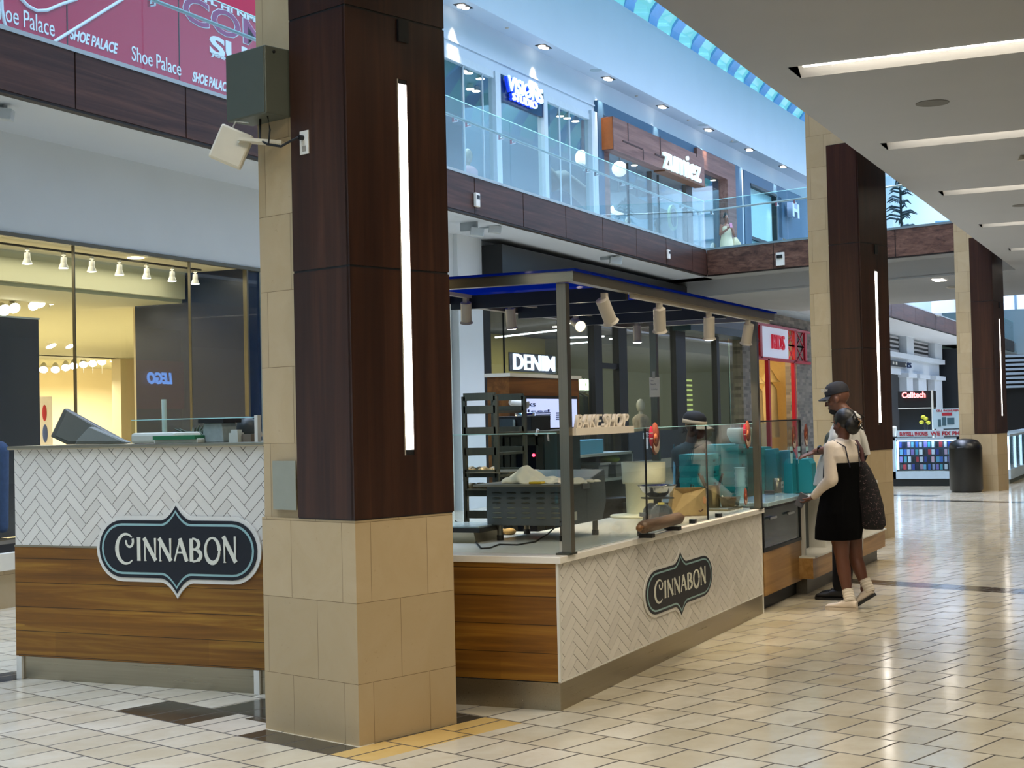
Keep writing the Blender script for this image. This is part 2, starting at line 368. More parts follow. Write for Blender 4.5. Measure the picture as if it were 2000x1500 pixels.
def stone_mat():
    m = bpy.data.materials.new('travertine_cladding'); m.use_nodes = True; n = N(m)
    tc = n.nd.new('ShaderNodeTexCoord'); sx = n.nd.new('ShaderNodeSeparateXYZ'); n.ln(tc.outputs['Object'], sx.inputs[0])
    cb = n.nd.new('ShaderNodeCombineXYZ'); n.ln(n.math('ADD', n.math('ADD', sx.outputs[0], sx.outputs[1]), .10), cb.inputs[0]); n.ln(n.math('ADD', sx.outputs[2], .102), cb.inputs[1])
    br = n.nd.new('ShaderNodeTexBrick'); n.ln(cb.outputs[0], br.inputs['Vector'])
    for k, x in (('Scale', 1), ('Mortar Size', .0016), ('Mortar Smooth', .1), ('Bias', 0), ('Brick Width', .415), ('Row Height', .42)): br.inputs[k].default_value = x
    br.inputs['Color1'].default_value = (0, 0, 0, 1); br.inputs['Color2'].default_value = (1, 1, 1, 1); br.inputs['Mortar'].default_value = (.5, .5, .5, 1)
    a = n.noise(tc.outputs['Object'], 3, 8, .65, 1.2); b2 = n.noise(tc.outputs['Object'], 14, 6, .7, 3)
    c = n.mix(br.outputs['Color'], 'ab9878', 'bda988'); c = n.mix(n.math('MULTIPLY', a, .7), c, 'a0885c'); c = n.mix(n.math('MULTIPLY', n.math('GREATER_THAN', b2, .66), .35), c, '8c7246')
    c = n.mix(br.outputs['Fac'], c, '6f5a3a'); n.ln(c, n.b.inputs['Base Color']); n.b.inputs['Roughness'].default_value = .42
    n.bump(n.math('MULTIPLY', br.outputs['Fac'], -1), .25, .004); return m
M['stone'] = stone_mat()

# ------------------------------------------------------------------ shell
CE = 3.42      # edge of the low ceiling on the right
C1, C2Z = 4.68, 5.22
# ceiling slab with recessed light troughs
cm = MB(); tr_x = [12.68+4.14*k for k in range(-6, 14)]; TY0, TY1 = -.6, 3.12; prev = -14
trough = MB(); ledm = []
for k, x in enumerate(tr_x):
    cm.box(prev, x, -9, CE, C1, C1+.08); cm.box(x, x+.46, TY1, CE, C1, C1+.08); cm.box(x, x+.46, -9, TY0, C1, C1+.08)
    cm.prism([(x+.46, C1), (x+.46, C1+.02), (x+.16, C1+.20), (x+.16, C1+.19)], TY0, TY1, 'y'); cm.box(x-.06, x+.17, TY0, TY1, C1+.19, C1+.21)
    cm.box(x-.06, x-.05, TY0, TY1, C1+.08, C1+.19); cm.box(x, x+.46, TY1, TY1+.01, C1, C1+.2); cm.box(x, x+.46, TY0-.01, TY0, C1, C1+.2)
    prev = x+.46
cm.box(prev, 100, -9, CE, C1, C1+.08); cm.box(-14, 100, CE, CE+.04, C1, C2Z); cm.box(-14, 100, CE, 4.02, C2Z, C2Z+.08)
struct('ceiling', cm, M['ceil'])
for x in tr_x[6:15]:
    t = thing('recessed_strip_light', 'white line of light in the %s ceiling trough along the concourse' % ['nearest', 'second', 'third', 'fourth', 'fifth', 'sixth', 'seventh', 'eighth', 'ninth'][tr_x.index(x)-6], 'strip light', (x, (TY0+TY1)/2, C1+.05), group='ceiling strip lights')
    zl_ = C1-.004 if x > 12 and x < 13 else C1+.075; MB().box(x+.005, x+.05, TY0+.05, TY1-.12, zl_, zl_+.02).build('diffuser', M['led'], t)
    MB().box(x, x+.005, TY0+.02, TY1-.02, C1+.06, C1+.12).build('channel', M['track'], t)
for x in tr_x[1:13]: area('strip_light_lamp', (x+.09, (TY0+TY1)/2, C1+.165), (.06, TY1-TY0-.2), 115 if x < 14 else 85, (1, .88, .70))
struct('trim_1', MB().box(-14, 100, 3.94, 4.02, C2Z+.08, 5.9), M['fwood'])
struct('wall_right', MB().box(-14, 100, -9.2, -9, 0, C1+.1), M['cool'])
struct('wall_back', MB().box(-14.2, -14, -9.2, 34, 0, 14.6), M['cool'])
struct('wall_far', MB().box(100, 100.2, -9.2, 34, 0, 14.6), M['cool'])
struct('wall_upper_right', MB().box(-14, 100, 3.0, 3.2, 5.9, 12.4).box(-14, 100, 3.2, 4.0, 5.86, 5.94), M['white'])
# left side: soffit under the balcony, bulkhead above the shop windows, upper floor
lm = MB().box(-14, 57, FASC_Y+.12, WALL_Y, 5.2, 5.28).box(-14, 57, FASC_Y+.12, 34, 5.78, 5.85)
struct('ceiling_under_balcony', lm, M['cool'])
struct('wall_left', MB().box(-14, 26.2, WALL_Y, WALL_Y+.2, 4.0, 5.2).box(26.2, 59.5, WALL_Y, WALL_Y+.2, 4.95, 5.2).box(-14, 10.2, WALL_Y, WALL_Y+.2, 0, 4.0), M['white'])
struct('wall_shop_rear', MB().box(-14, 110, 34, 34.2, 0, 14.6), M['cream'])

def fascia(x0, x1, xs, label, y=FASC_Y, z0=5.2, z1=5.88, dirx=None):
    """walnut-clad balcony edge with butt joints and a dark under-return"""
    t = thing('balcony_fascia', label, 'fascia', ((x0+x1)/2, y, z0))
    e = [x0]+xs+[x1]
    for a, b in zip(e, e[1:]): MB().box(a+.012, b-.012, y, y+.05, z0+.03, z1-.02).build('panel', M['fwood'], t)
    MB().box(x0, x1, y+.012, y+.12, z0, z1-.03).build('backing', M['brown'], t)
    MB().box(x0, x1, y-.01, y+.1, z1-.02, z1+.03).build('glazing_shoe', mat('silver_trim', 'aeb6b6', .35, .8), t)
    return t
FX = [oy(u, v, FASC_Y).x for u, v in ((147, 165), (363, 230), (927, 390), (1022, 405), (1105, 425), (1177, 445), (1243, 460), (1301, 475), (1352, 490))]
BX = oy(1380, 485, FASC_Y).x
d = FX[1]-FX[0]
fascia(-14, BX, [FX[0]-6*d, FX[0]-5*d, FX[0]-4*d, FX[0]-3*d, FX[0]-2*d, FX[0]-d, FX[0], FX[1], FX[1]+d, FX[1]+2*d, FX[1]+3*d]+FX[2:], 'long dark walnut balcony edge running above the lower shops on the left')

# ------------------------------------------------------------------ columns
def pillar(c, rz, label, full=True):
    t = thing('column', label, 'column', (c[0], c[1], 0), rz); L = True
    MB().box(.0, .725, .0, .77, 0, 1.17).build('stone_base', M['stone'], t, True)
    MB().box(.02, .72, .02, .77, 1.17, 5.86).build('stone_shaft', M['stone'], t, True)
    z = [1.17, 2.505, 3.88, 5.2]
    for a, b in zip(z, z[1:]):
        MB().box(-.006, .02, 0.004, .452, a+.006, b-.006).build('wood_panel', M['pwood'], t, True)
        # right-hand face, cut around the light slot
        m = MB(); s0, s1 = max(a, 1.50), min(b, 3.545)
        if s1 > s0:
            m.box(-.006, .362, -.006, .02, a+.006, b-.006); m.box(.438, .735, -.006, .02, a+.006, b-.006)
            if a < s0: m.box(.362, .438, -.006, .02, a+.006, s0)
            if b > s1: m.box(.362, .438, -.006, .02, s1, b-.006)
        else: m.box(-.006, .735, -.006, .02, a+.006, b-.006)
        m.build('wood_panel', M['pwood'], t, True)
    MB().box(-.002, .728, -.002, .45, 1.17, 5.2).build('shadow_gap_backing', M['black'], t, True).scale = (1, 1, 1)
    MB().box(.372, .434, -.0045, .010, 1.53, 3.52).build('light_bar', M['bar'], t, True)
    MB().box(.366, .372, -.006, .01, 1.50, 3.545).build('light_bar_trim', M['track'], t, True)
    s = MB().box(.37, .445, -.020, -.006, 3.75, 3.87).build('small_black_sconce', M['black'], t, True)
    return t
P1 = (6.70, 4.0); P2 = (19.38, 3.90)
pillar(P1, -DP, 'nearest big column of dark wood and stone with a tall light bar')
pillar(P2, -DP, 'second column of dark wood and stone, behind the two customers')
p3 = ox(1947, 850, 31.6); pillar((p3.x, p3.y), -DP+.13, 'third column of dark wood and stone, beside the black bin')
# ------------------------------------------------------------------ bakery kiosk
def clip_poly(pts, x0, x1, y0, y1):
    for ax, lim, sg in ((0, x0, 1), (0, x1, -1), (1, y0, 1), (1, y1, -1)):
        out = []
        for i in range(len(pts)):
            a, b = pts[i-1], pts[i]; da, db = sg*(a[ax]-lim), sg*(b[ax]-lim)
            if (da >= 0) != (db >= 0):
                t = da/(da-db); out.append((a[0]+(b[0]-a[0])*t, a[1]+(b[1]-a[1])*t))
            if db >= 0: out.append(b)
        pts = out
        if len(pts) < 3: return None
    return pts
def herringbone(name, Mx, w, h, parent, tw=.0615, phase=(0, 0), sx=1, sy=1):
    """real chevron-laid wall tiles, clipped to a w x h panel, Mx maps (x,y,depth) to the world"""
    mb = MB(Mx); g = .0020; n = 3; R = 70; s2 = math.sqrt(.5)
    for a in range(-R, R):
        for b in range(-R, R):
            t = (a-b) % (2*n)
            if t == 0: r = (a*tw+g, (a+n)*tw-g, b*tw+g, (b+1)*tw-g)
            elif t == 2*n-1: r = (a*tw+g, (a+1)*tw-g, b*tw+g, (b+n)*tw-g)
            else: continue
            pts = [((x-y)*s2*sx+phase[0], (x+y)*s2*sy+phase[1]) for x, y in ((r[0], r[2]), (r[1], r[2]), (r[1], r[3]), (r[0], r[3]))]
            if all(p[0] < 0 for p in pts) or all(p[0] > w for p in pts) or all(p[1] < 0 for p in pts) or all(p[1] > h for p in pts): continue
            pts = clip_poly(pts, 0, w, 0, h)
            if not pts: continue
            mb.cur = random.choice((0, 0, 1, 2)); mb.prism(pts, .001, .0035)
    mb.cur = 3; mb.box(0, w, 0, h, -.004, .001)
    return mb.build(name, TILES, parent)
TILES = [mat('white_tile', 'd9d4ca', .3, vary=.02), mat('white_tile_b', 'd2cdc3', .33, vary=.02), mat('white_tile_c', 'ded9cf', .28, vary=.02), M['grout']]
KX0, KY0, KX1 = 7.88, 3.36, 12.28
LX, LY0, LY1 = 7.78, 5.0, 7.33
CT = .885      # low counter height
# --- tall left section (front faces the camera)
t = thing('tall_kiosk_counter', 'tall kiosk counter end with white herringbone tiles above oak planks', 'counter', (LX+.4, 6.2, 0))
MB().box(LX+.012, LX+.7, LY0, LY1-.01, .15, 1.55).build('carcass', M['dark'], t)
herringbone('herringbone_tiles', basis((LX+.006, LY1-.005, .905), (0, -1, 0), (0, 0, 1), (-1, 0, 0)), LY1-LY0-.01, .645, t, phase=(-.17, -.03))
MB().box(LX, LX+.012, LY0, LY1, .155, .893).build('oak_cladding', M['oaky'], t)
MB().box(LX-.004, LX+.01, LY0, LY1, .893, .905).build('metal_trim', M['steely'], t)
MB().box(LX+.02, LX+.7, LY0, LY1-.05, 0, .15).build('kick_plate', M['steely'], t)
MB().box(LX+.0, LX+.05, LY1-.045, LY1-.0, 0, .15).build('corner_foot', M['plastic'], t)
MB().box(LX+.0, LX+.05, 5.36, 5.40, 0, .15).build('corner_foot', M['plastic'], t)
MB().box(LX-.03, LX+.75, LY0, LY1+.03, 1.55, 1.575).build('steel_ledge', M['steely'], t, bevel=.006)
# --- low front section
t = thing('low_kiosk_counter', 'low bakery counter with herringbone tile front and oak plank end', 'counter', (10, 4.2, 0))
MB().prism([(KX0+.012, KY0+.012), (KX1-.005, KY0+.012), (KX1-.005, 4.22), (9.60, 4.22), (9.60, 5.0), (KX0+.012, 5.0)], .16, CT-.04).build('carcass', M['dark'], t)
herringbone('herringbone_tiles', basis((KX0+.02, KY0+.006, .168), (1, 0, 0), (0, 0, 1), (0, -1, 0)), KX1-KX0-.03, .67, t, phase=(.06, -.02), sx=1.42, sy=.87)
MB().box(KX0, KX0+.012, KY0+.01, 5.0, .165, CT-.038).build('oak_cladding', M['oaky'], t)
MB().box(KX0-.004, KX0+.018, KY0-.004, KY0+.012, .165, CT-.04).box(KX1-.012, KX1, KY0-.004, KY0+.012, 0, CT-.04).box(KX0, KX1, KY0-.003, KY0+.012, .16, .167).build('metal_trim', M['plastic'], t)
MB().box(KX0+.006, KX1, KY0+.004, KY0+.02, 0, .158).box(KX0+.006, KX0+.02, KY0+.02, 5.0, 0, .158).build('kick_plate', M['steel'], t)
t = tag(MB().prism([(KX0-.02, KY0-.025), (KX1+.02, KY0-.025), (KX1+.02, 4.25), (9.62, 4.25), (9.62, 4.62), (KX0-.02, 4.62)], CT-.04, CT).build('quartz_countertop', M['quartz'], bevel=.004), 'white quartz worktop along the low herringbone counter', 'countertop')

# --- canopy
BLUEROOF = bpy.data.materials.new('blue_translucent_roof'); BLUEROOF.use_nodes = True; _t = BLUEROOF.node_tree; _t.nodes.clear()
_o = _t.nodes.new('ShaderNodeOutputMaterial'); _a = _t.nodes.new('ShaderNodeBsdfTranslucent'); _a.inputs[0].default_value = (.006, .06, .26, 1); _c = _t.nodes.new('ShaderNodeBsdfTransparent'); _c.inputs[0].default_value = (.01, .08, .34, 1)
_g = _t.nodes.new('ShaderNodeBsdfGlossy'); _g.inputs['Roughness'].default_value = .1; _x = _t.nodes.new('ShaderNodeMixShader'); _x.inputs[0].default_value = .35; _y = _t.nodes.new('ShaderNodeMixShader'); _y.inputs[0].default_value = .06
_t.links.new(_a.outputs[0], _x.inputs[1]); _t.links.new(_c.outputs[0], _x.inputs[2]); _t.links.new(_x.outputs[0], _y.inputs[1]); _t.links.new(_g.outputs[0], _y.inputs[2]); _t.links.new(_y.outputs[0], _o.inputs[0])
CZ = 2.53; CX0, CX1, CY0, CY1 = 7.92, 12.42, 3.24, 4.62
t = thing('kiosk_canopy', 'steel framed canopy with blue glass roof over the bakery counter', 'canopy', (10.1, 3.9, CT)); b = .06
PW = .058
MB().box(CX0, CX1, CY0, CY0+b, CZ-b, CZ).build('front_beam', M['steel'], t); MB().box(CX0, CX0+b, CY0+b, CY1, CZ-b, CZ).build('side_beam', M['steely'], t)
MB().box(CX1-b, CX1, CY0+b, CY1, CZ-b, CZ).build('side_beam', M['steely'], t); MB().box(CX0+b, CX1-b, CY1-b, CY1, CZ-b, CZ).build('rear_beam', M['steel'], t)
for x in (8.95, 10.05, 11.15): MB().box(x, x+.05, CY0+b, CY1-b, CZ-.10, CZ-.01).build('cross_beam', mat('dark_beam', '2a3138', .4, .3), t)
MB().box(CX0-.02, CX1+.02, CY0-.02, CY1+.02, CZ, CZ+.012).build('blue_roof_panel', BLUEROOF, t)
for nm, (x, y) in (('post', (8.03, 3.352)), ('post', (12.17, 3.352)), ('post', (12.22, ox(1280, 800, 12.22).y)), ('post', (8.03, 4.5))):
    MB().box(x-PW/2, x+PW/2, y-PW/2, y+PW/2, CT+.012, CZ-b).build(nm, M['steelz'], t)
    MB().box(x-PW, x+PW, y-.03, y+PW, CT, CT+.012).build('base_plate', M['dsteel'], t)
# track lighting
def head(name, p, tgt, label, grp, power=0, s=1.0, mt=None, lens=None, bell=False):
    t = thing(name, label, 'spotlight', p, group=grp); mt = mt or M['track']; lens = lens or M['lamp']
    d = (Vector(tgt)-Vector(p)).normalized(); p = Vector(p)
    MB().box(p.x-.022*s, p.x+.022*s, p.y-.018*s, p.y+.018*s, p.z-.045*s, p.z).build('adapter', mt, t)
    c = p - Vector((0, 0, .085*s)); MB().cyl(p-Vector((0, 0, .04*s)), c+Vector((0, 0, 0)), .012*s).build('arm', mt, t)
    if bell: m = MB().cyl(c-d*.02*s, c+d*.06*s, .035*s, .040*s).cyl(c+d*.06*s, c+d*.125*s, .042*s, .066*s)
    else: m = MB().cyl(c-d*.05*s, c+d*.11*s, .044*s, .044*s).cyl(c+d*.11*s, c+d*.125*s, .046*s, .055*s)
    m.build('housing', mt, t)
    e = c+d*(.126*s); MB().cyl(e, e+d*.003, .042*s if not bell else .060*s).build('lamp_face', lens, t)
    if power: spot('spot_lamp', e+d*.01, e+d, power, (1, .85, .62), 75, .7)
    return t
t = tag(MB().box(9.0, 12.36, 3.262, 3.294, CZ-.086, CZ-.061).build('track_rail', M['track']), 'cream light track under the front edge of the canopy', 'light track')
TZ = CZ-.085
for k, (u, v, tg) in enumerate(((1180, 575, (8.9, 3.2, 1.9)), (1287, 590, (10.2, 3.5, 1)), (1384, 610, (11, 3.4, 1)), (1460, 620, (12.2, 3.7, 1)))):
    p = oy(u, v-18, 3.278); p.z = TZ-.002
    head('track_spotlight', tuple(p), tg, ['cream track spotlight turned sideways near the front canopy post', 'cream track spotlight, second along the front canopy rail', 'cream track spotlight, third along the front canopy rail', 'cream track spotlight beside the far canopy post'][k], 'spotlights on the front canopy rail', 85 if k else 0, .95)
RX0, RX1 = oy(884, 578, 4.42).x, oy(1253, 628, 4.42).x
RZ = oy(1000, 592, 4.42).z
tag(MB().box(RX0-.4, RX1, 4.40, 4.435, RZ-.012, RZ+.012).box(10.4, 10.42, 4.41, 4.425, RZ, CZ).box(9.2, 9.22, 4.41, 4.425, RZ, CZ).build('track_rail', M['track']), 'cream light track hung at the back of the canopy', 'light track')
for k, (u, v, tg) in enumerate(((910, 590, (9.5, 4.7, 1)), (997, 600, (10, 4.5, 1)), (1125, 620, (9.6, 3.3, 1.9)), (1244, 640, (12.2, 4.4, 1)))):
    p = oy(u, v, 4.418); p.z = RZ-.012
    head('track_spotlight', tuple(p), tg, ['pinkish lit track spotlight nearest the big column', 'grey track spotlight left of the near canopy post', 'glaring track spotlight shining at the viewer behind the post', 'grey track spotlight at the far end of the rear rail'][k], 'spotlights on the rear canopy rail', 75 if k != 2 else 6, .82,
         None, emis('glaring_lamp', 'fff0d0', 60) if k == 2 else None)
# ------------------------------------------------------------------ lower shops along the left wall
W = WALL_Y
# --- bright clothes shop behind the tall counter
SA0, SA1 = 10.2, 18.25
wa = MB()
for a in (oy(-60, 600, W).x, oy(147, 600, W).x, oy(373, 600, W).x): pass
mx = [10.25, 12.4, oy(147, 600, W).x, oy(373, 600, W).x, 18.21]
MB().box(10.2, 18.5, W+.02, W+.032, .4, 3.98).build('window_1', M['shopglass'], kind='structure')
w1 = bpy.data.objects['window_1']
m = MB()
for x in mx[:-1]: m.box(x-.008, x+.008, W, W+.04, .4, 4.0)
m.box(mx[-1]-.02, mx[-1]+.02, W-.01, W+.06, 0, 4.0); m.box(10.2, 18.6, W-.02, W+.06, 3.97, 4.02); m.box(10.2, 18.6, W-.03, W+.1, .33, .42)
m.build('window_frame', mat('bronze_frame', '6f6a5c', .35, .8), w1)
struct('wall_1', MB().box(10.2, 18.2, 13.74, 13.86, 3.6, 4.0).box(10.2, 26, 13.86, 31, 3.55, 3.62).box(26, 47, 19.25, 31, 3.55, 3.62), mat('shop_bulkhead', 'b9b89c', .8, vary=.02))
struct('ceiling_1', MB().box(10.2, 18.9, W+.06, 13.74, 4.0, 4.06), M['cream'])
struct('wall_2', MB().box(18.28, 18.36, W+.05, 14.75, 0, 4.0).box(18.36, 19.1, W+.05, W+.12, 0, 4.0), M['navy'])
struct('wall_3', MB().box(18.36, 26, 14.75, 14.85, 0, 3.6).box(25.9, 26, 14.8, 19.3, 0, 3.6).box(26, 47, 19.15, 19.25, 0, 3.6).box(47, 47.1, 19.15, 31, 0, 3.6).box(10.1, 10.2, W, 31, 0, 4), M['cream'])
# inner dividing wall with an opening, paler room beyond
ou0, ou1 = oy(40, 760, 26).x, oy(236, 760, 26).x; oz1 = oy(150, 691, 26).z
struct('wall_4', MB().box(10.2, ou0, 26, 26.3, 0, 3.55).box(ou1, 47, 26, 26.3, 0, 3.55).box(ou0, ou1, 26, 26.3, oz1, 3.55).box(10.2, 47, 30.9, 31, 0, 3.55).box(10.2, 47, 26.3, 30.9, oz1+.01, oz1+.06), M['cream'])
tr = tag(MB().box(10.6, 17.6, 12.99, 13.02, 3.93, 3.955).build('track_rail', mat('dark_rail', '3c3a34', .5)), 'thin dark light track inside the bright shop window', 'light track')
names = ['first', 'second', 'third', 'fourth', 'fifth', 'sixth', 'seventh']
for k, (u, v) in enumerate(((53, 478), (124, 488), (179, 497), (233, 505), (286, 512), (336, 520), (381, 526))):
    p = oy(u, v, 13.0); p.z = 3.93
    head('bell_spotlight', tuple(p), (p.x-.02, p.y+.05, 1), names[k]+' bell shaped spotlight from the left inside the bright shop window', 'bell spotlights in the bright shop window', 0, .95, M['plastic'], M['lamp'], True)
tag(MB().cyl(oz(265, 503, 3.999), oz(265, 503, 3.999)-Vector((0, 0, .01)), .11, n=20).build('recessed_downlight', M['warmlamp']), 'round recessed downlight above the bell spotlights', 'ceiling light')
for k, (u, v, r) in enumerate(((8, 606, .10), (28, 602, .09), (66, 597, .085), (78, 592, .09), (102, 587, .08))):
    p = oy(u, v, 15.4); d = Vector((-.35, -.75, -.55)).normalized(); t = thing('shop_floodlight', 'round white floodlight, %s from the left in the row above the dark screen' % names[k], 'spotlight', tuple(p), group='floodlights deeper in the bright shop')
    MB().cyl(p-d*.14, p, r*.5, r).build('housing', M['plastic'], t); MB().cyl(p, p+d*.004, r*.9).build('lamp_face', M['lamp'], t); MB().cyl(p-d*.1, (p.x, p.y+.05, 3.5), .012).build('stem', M['plastic'], t)
for k, (u, v) in enumerate(((85, 722), (108, 722), (128, 718), (144, 715), (163, 712), (181, 710), (199, 707), (221, 702))):
    p = oy(u, v, 27.2); d = Vector((-.5, -.4, -.6)).normalized(); t = thing('gallery_spotlight', '%s small spotlight from the left in the long row before the back room' % (names+['eighth'])[k], 'spotlight', tuple(p), group='small spotlights before the back room')
    MB().cyl(p-d*.22, p, .06, .12).build('housing', M['plastic'], t); MB().cyl(p, p+d*.004, .11).build('lamp_face', M['lamp'], t); MB().cyl(p-d*.1, (p.x, p.y, 3.2), .012).build('stem', M['plastic'], t)
for u, v, l in ((100, 676, 'left'), (138, 676, 'right')):
    p = oy(u, v, 22.5); d = Vector((0, -.4, -.8)).normalized(); t = thing('ceiling_spotlight', 'cone shaped ceiling spotlight, %s one of the pair above the shop doorway' % l, 'spotlight', tuple(p))
    MB().cyl(p-d*.2, p, .05, .12).build('housing', M['plastic'], t); MB().cyl(p, p+d*.004, .11).build('lamp_face', M['lamp'], t); MB().cyl(p-d*.1, (p.x, p.y, 3.5), .012).build('stem', M['plastic'], t)
a, b = oy(-30, 622, 12.9), oy(74, 868, 12.9)
t = thing('display_screen_board', 'tall dark grey display board standing in the shop window', 'display board', ((a.x+b.x)/2, 12.9, 0))
tz = oy(60, 624, 12.9).z
MB().box(a.x, b.x, 12.86, 12.98, .42, tz).build('board', mat('dark_grey_board', '45444c', .32), t); MB().box(a.x, b.x+.01, 12.85, 12.99, tz, tz+.02).build('top_edge', M['plastic'], t)
# stock in the bright shop
def hang_rail(x0, x1, y, z, cols, label, n=9, h=.75, cat='clothes rail', grp=None):
    t = thing('clothes_rail', label, cat, ((x0+x1)/2, y, 0), group=grp)
    dk = mat('black_rail_metal', '141414', .4, .6)
    MB().cyl((x0, y, z), (x1, y, z), .015).cyl((x0, y, 0), (x0, y, z), .015).cyl((x1, y, 0), (x1, y, z), .015).box(x0-.02, x0+.02, y-.25, y+.25, 0, .03).box(x1-.02, x1+.02, y-.25, y+.25, 0, .03).build('rail_frame', dk, t)
    for i in range(n):
        x = x0+.1+(x1-x0-.2)*i/max(1, n-1); c = cols[i % len(cols)]; hh = h*random.uniform(.85, 1.1)
        MB().prism([(y-.06, z-.03), (y+.06, z-.03), (y+.23, z-.13), (y+.25, z-hh*.9), (y+.2, z-hh), (y-.2, z-hh), (y-.25, z-hh*.9), (y-.23, z-.13)], x-.03, x+.03, 'x').build('garment', mat('cloth_'+c, c, .9), t, bevel=.01)
    return t
hang_rail(14.0, 15.0, 15.0, 1.45, ['1a2436', '2b3a55', '11151d', '3a4b66'], 'black rail of dark blue clothes behind the left grey trays', 6)
hang_rail(16.4, 17.6, 17.0, 1.5, ['16181a', '2c2f33', '0f1012'], 'low black rail of black clothes at the back of the bright shop', 9)
MB_ = MB().box(14.9, 15.6, 18.2, 18.5, 0, 1.3).build('display_cabinet', mat('black_cabinet', '15171a', .5)); tag(MB_, 'black cabinet of stock at the foot of the cream back wall', 'cabinet')
a = oy(84, 800, 25.5); t = tag(MB().box(a.x-.35, a.x+.3, 25.48, 25.52, .9, 2.5).build('wall_poster', mat('white_poster', 'efeae6', .5)), 'white poster with red and blue figure at the left of the back room', 'poster')
MB().sph((a.x+.02, 25.47, 2.1), (.08, .01, .2)).build('red_print', mat('print_red', 'b8404a', .5), t); MB().sph((a.x+.03, 25.47, 1.6), (.09, .01, .22)).build('blue_print', mat('print_blue', '54659c', .5), t)

# --- low stone bench and window mannequin at the far left edge
t = thing('stone_bench', 'low pale stone bench with white top beyond the tall counter', 'bench', (11, 10.6, 0))
MB().box(9.2, 11.6, 10.3, 10.75, 0, .36).build('base', M['stone'], t); MB().box(9.15, 11.65, 10.26, 10.8, .36, .52).build('seat', mat('white_stone', 'dcd6c6', .4), t)
MB().box(9.3, 11.5, 10.36, 10.72, .52, .6).build('cushion', mat('black_vinyl', '111113', .5), t)

# --- white pilaster
a, b = oy(885, 700, W).x-5, oy(937, 700, W).x
struct('wall_5', MB().box(18.6, b-1.2, W-.001, W+.2, 0, 4.0), mat('pale_panel', 'c9cfc4', .5))
struct('wall_6', MB().box(b-1.05, b, W-.09, W+.2, 0, 5.2), M['white'])
# --- denim shop
DX0, DX1 = b, 43.95; bl = M['black']; PY = 12.1
t = thing('shopfront_portal', 'black shopfront surround with deep blank sign band above the denim shop', 'shopfront', ((DX0+DX1)/2, W, 0))
MB().box(DX0, DX1, PY, W+.1, 4.16, 5.08).build('sign_band', mat('black_band', '07090c', .35), t, bevel=.01)
MB().box(DX0, DX0+.42, W-.05, W+.12, 0, 4.16).build('jamb', bl, t)
MB().box(37.8, 43.9, PY+.02, W, 3.95, 4.16).build('teal_louvre_panel', mat('dark_teal_panel', '123038', .4), t)
for u0, u1 in ((1155, 1170), (1203, 1219), (1315, 1334), (1395, 1400)):
    MB().box(oy(u0, 700, W).x, oy(u1, 700, W).x, W-.08, W+.08, 0, 4.16).build('mullion', bl, t)
MB().box(oy(1170, 715, W).x, oy(1203, 715, W).x, W-.05, W+.05, 2.83, 2.96).build('transom', bl, t)
for u in (985, 1091): MB().box(oy(u, 700, W).x-.012, oy(u, 700, W).x+.012, W-.012, W+.02, 0, 4.16).build('glass_joint', bl, t)
MB().box(DX0+.42, DX1, W, W+.012, .05, 4.16).build('window_2', M['shopglass'], kind='structure')
# interior
DY = 19.0
struct('wall_7', MB().box(DX0, DX1, DY, DY+.1, 0, 4.9), mat('olive_shop_wall', 'a8a06a', .8, vary=.04, vscale=.6))
struct('wall_8', MB().box(DX0-.1, DX0, W+.1, DY, 0, 4.9).box(DX1, DX1+.1, W+.3, DY, 0, 4.9), mat('grey_shop_wall', '6e7268', .8))
struct('ceiling_2', MB().box(DX0, DX1, W+.1, DY, 4.25, 4.31), mat('dark_shop_ceiling', '20262a', .8))
p = oy(1046, 712, 13.3)
t = thing('denim_sign', 'glowing white DENIM lettering hung inside the black framed shop window', 'sign', (p.x, 13.3, p.z-.12)); hh = oy(1003, 700, 13.3).z-oy(1003, 725, 13.3).z
x0, x1 = oy(1000, 710, 13.3).x, oy(1080, 710, 13.3).x
text('DENIM', fy(((x0+x1)/2, 13.28, oy(1046, 724, 13.3).z)), .3, emis('denim_glow', 'dfe8ff', 1.5), parent=t, width=x1-x0, height=oy(1046, 694, 13.3).z-oy(1046, 724, 13.3).z, ext=.02, bold=.01)
MB().box(x0-.05, x1+.05, 13.33, 13.36, oy(1046, 727, 13.3).z, oy(1046, 691, 13.3).z).build('backing_panel', mat('sign_back', '1a2230', .5), t)
for k, (u0, v0, u1, v1, yy) in enumerate(((968, 659, 1098, 644, 16), (1103, 660, 1180, 657, 17), (1103, 672, 1150, 668, 17), (1190, 662, 1215, 661, 17))):
    a, b2 = oz(u0, v0, 4.05), oz(u1, v1, 4.05)
    tag(MB().bar(a, b2, .05, .04).build('linear_light', emis('cool_line', 'f3f6ff', 4)), ['long white line light across the dark ceiling above the denim sign', 'upper of two short line lights right of the near canopy post', 'lower of two short line lights right of the near canopy post', 'tiny line light between the two black mullions'][k], 'ceiling light', 'line lights in the denim shop')
for k, (u, v) in enumerate(((1089, 639), (1123, 632), (1178, 630), (1226, 638))):
    p = oz(u, v, 4.23)
    tag(MB().cyl(p, p+Vector((0, 0, .02)), .14).build('downlight', M['lamp']), '%s round white downlight from the left in the dark ceiling of the denim shop' % names[k], 'ceiling light', 'downlights in the denim shop')
hang_rail(29.5, 33.5, 15.2, 1.9, ['18202c', '3c4c66', '222a38', '5b6b86', '14161c', '7d7a6c'], 'long black rail of blue denim garments under the denim sign', 14, 1.0)
hang_rail(33.2, 35.6, 14.3, 2.35, ['3f4632', '2b2d20', '57502c', '23261c', 'b9b49c'], 'black rail of olive jackets behind the black mullions', 8, 1.1)
hang_rail(36.4, 40.5, 15.5, 1.5, ['2b2d20', '15171a', '4d4a33'], 'low rail of dark clothes right of the folded paper note', 12, .9)
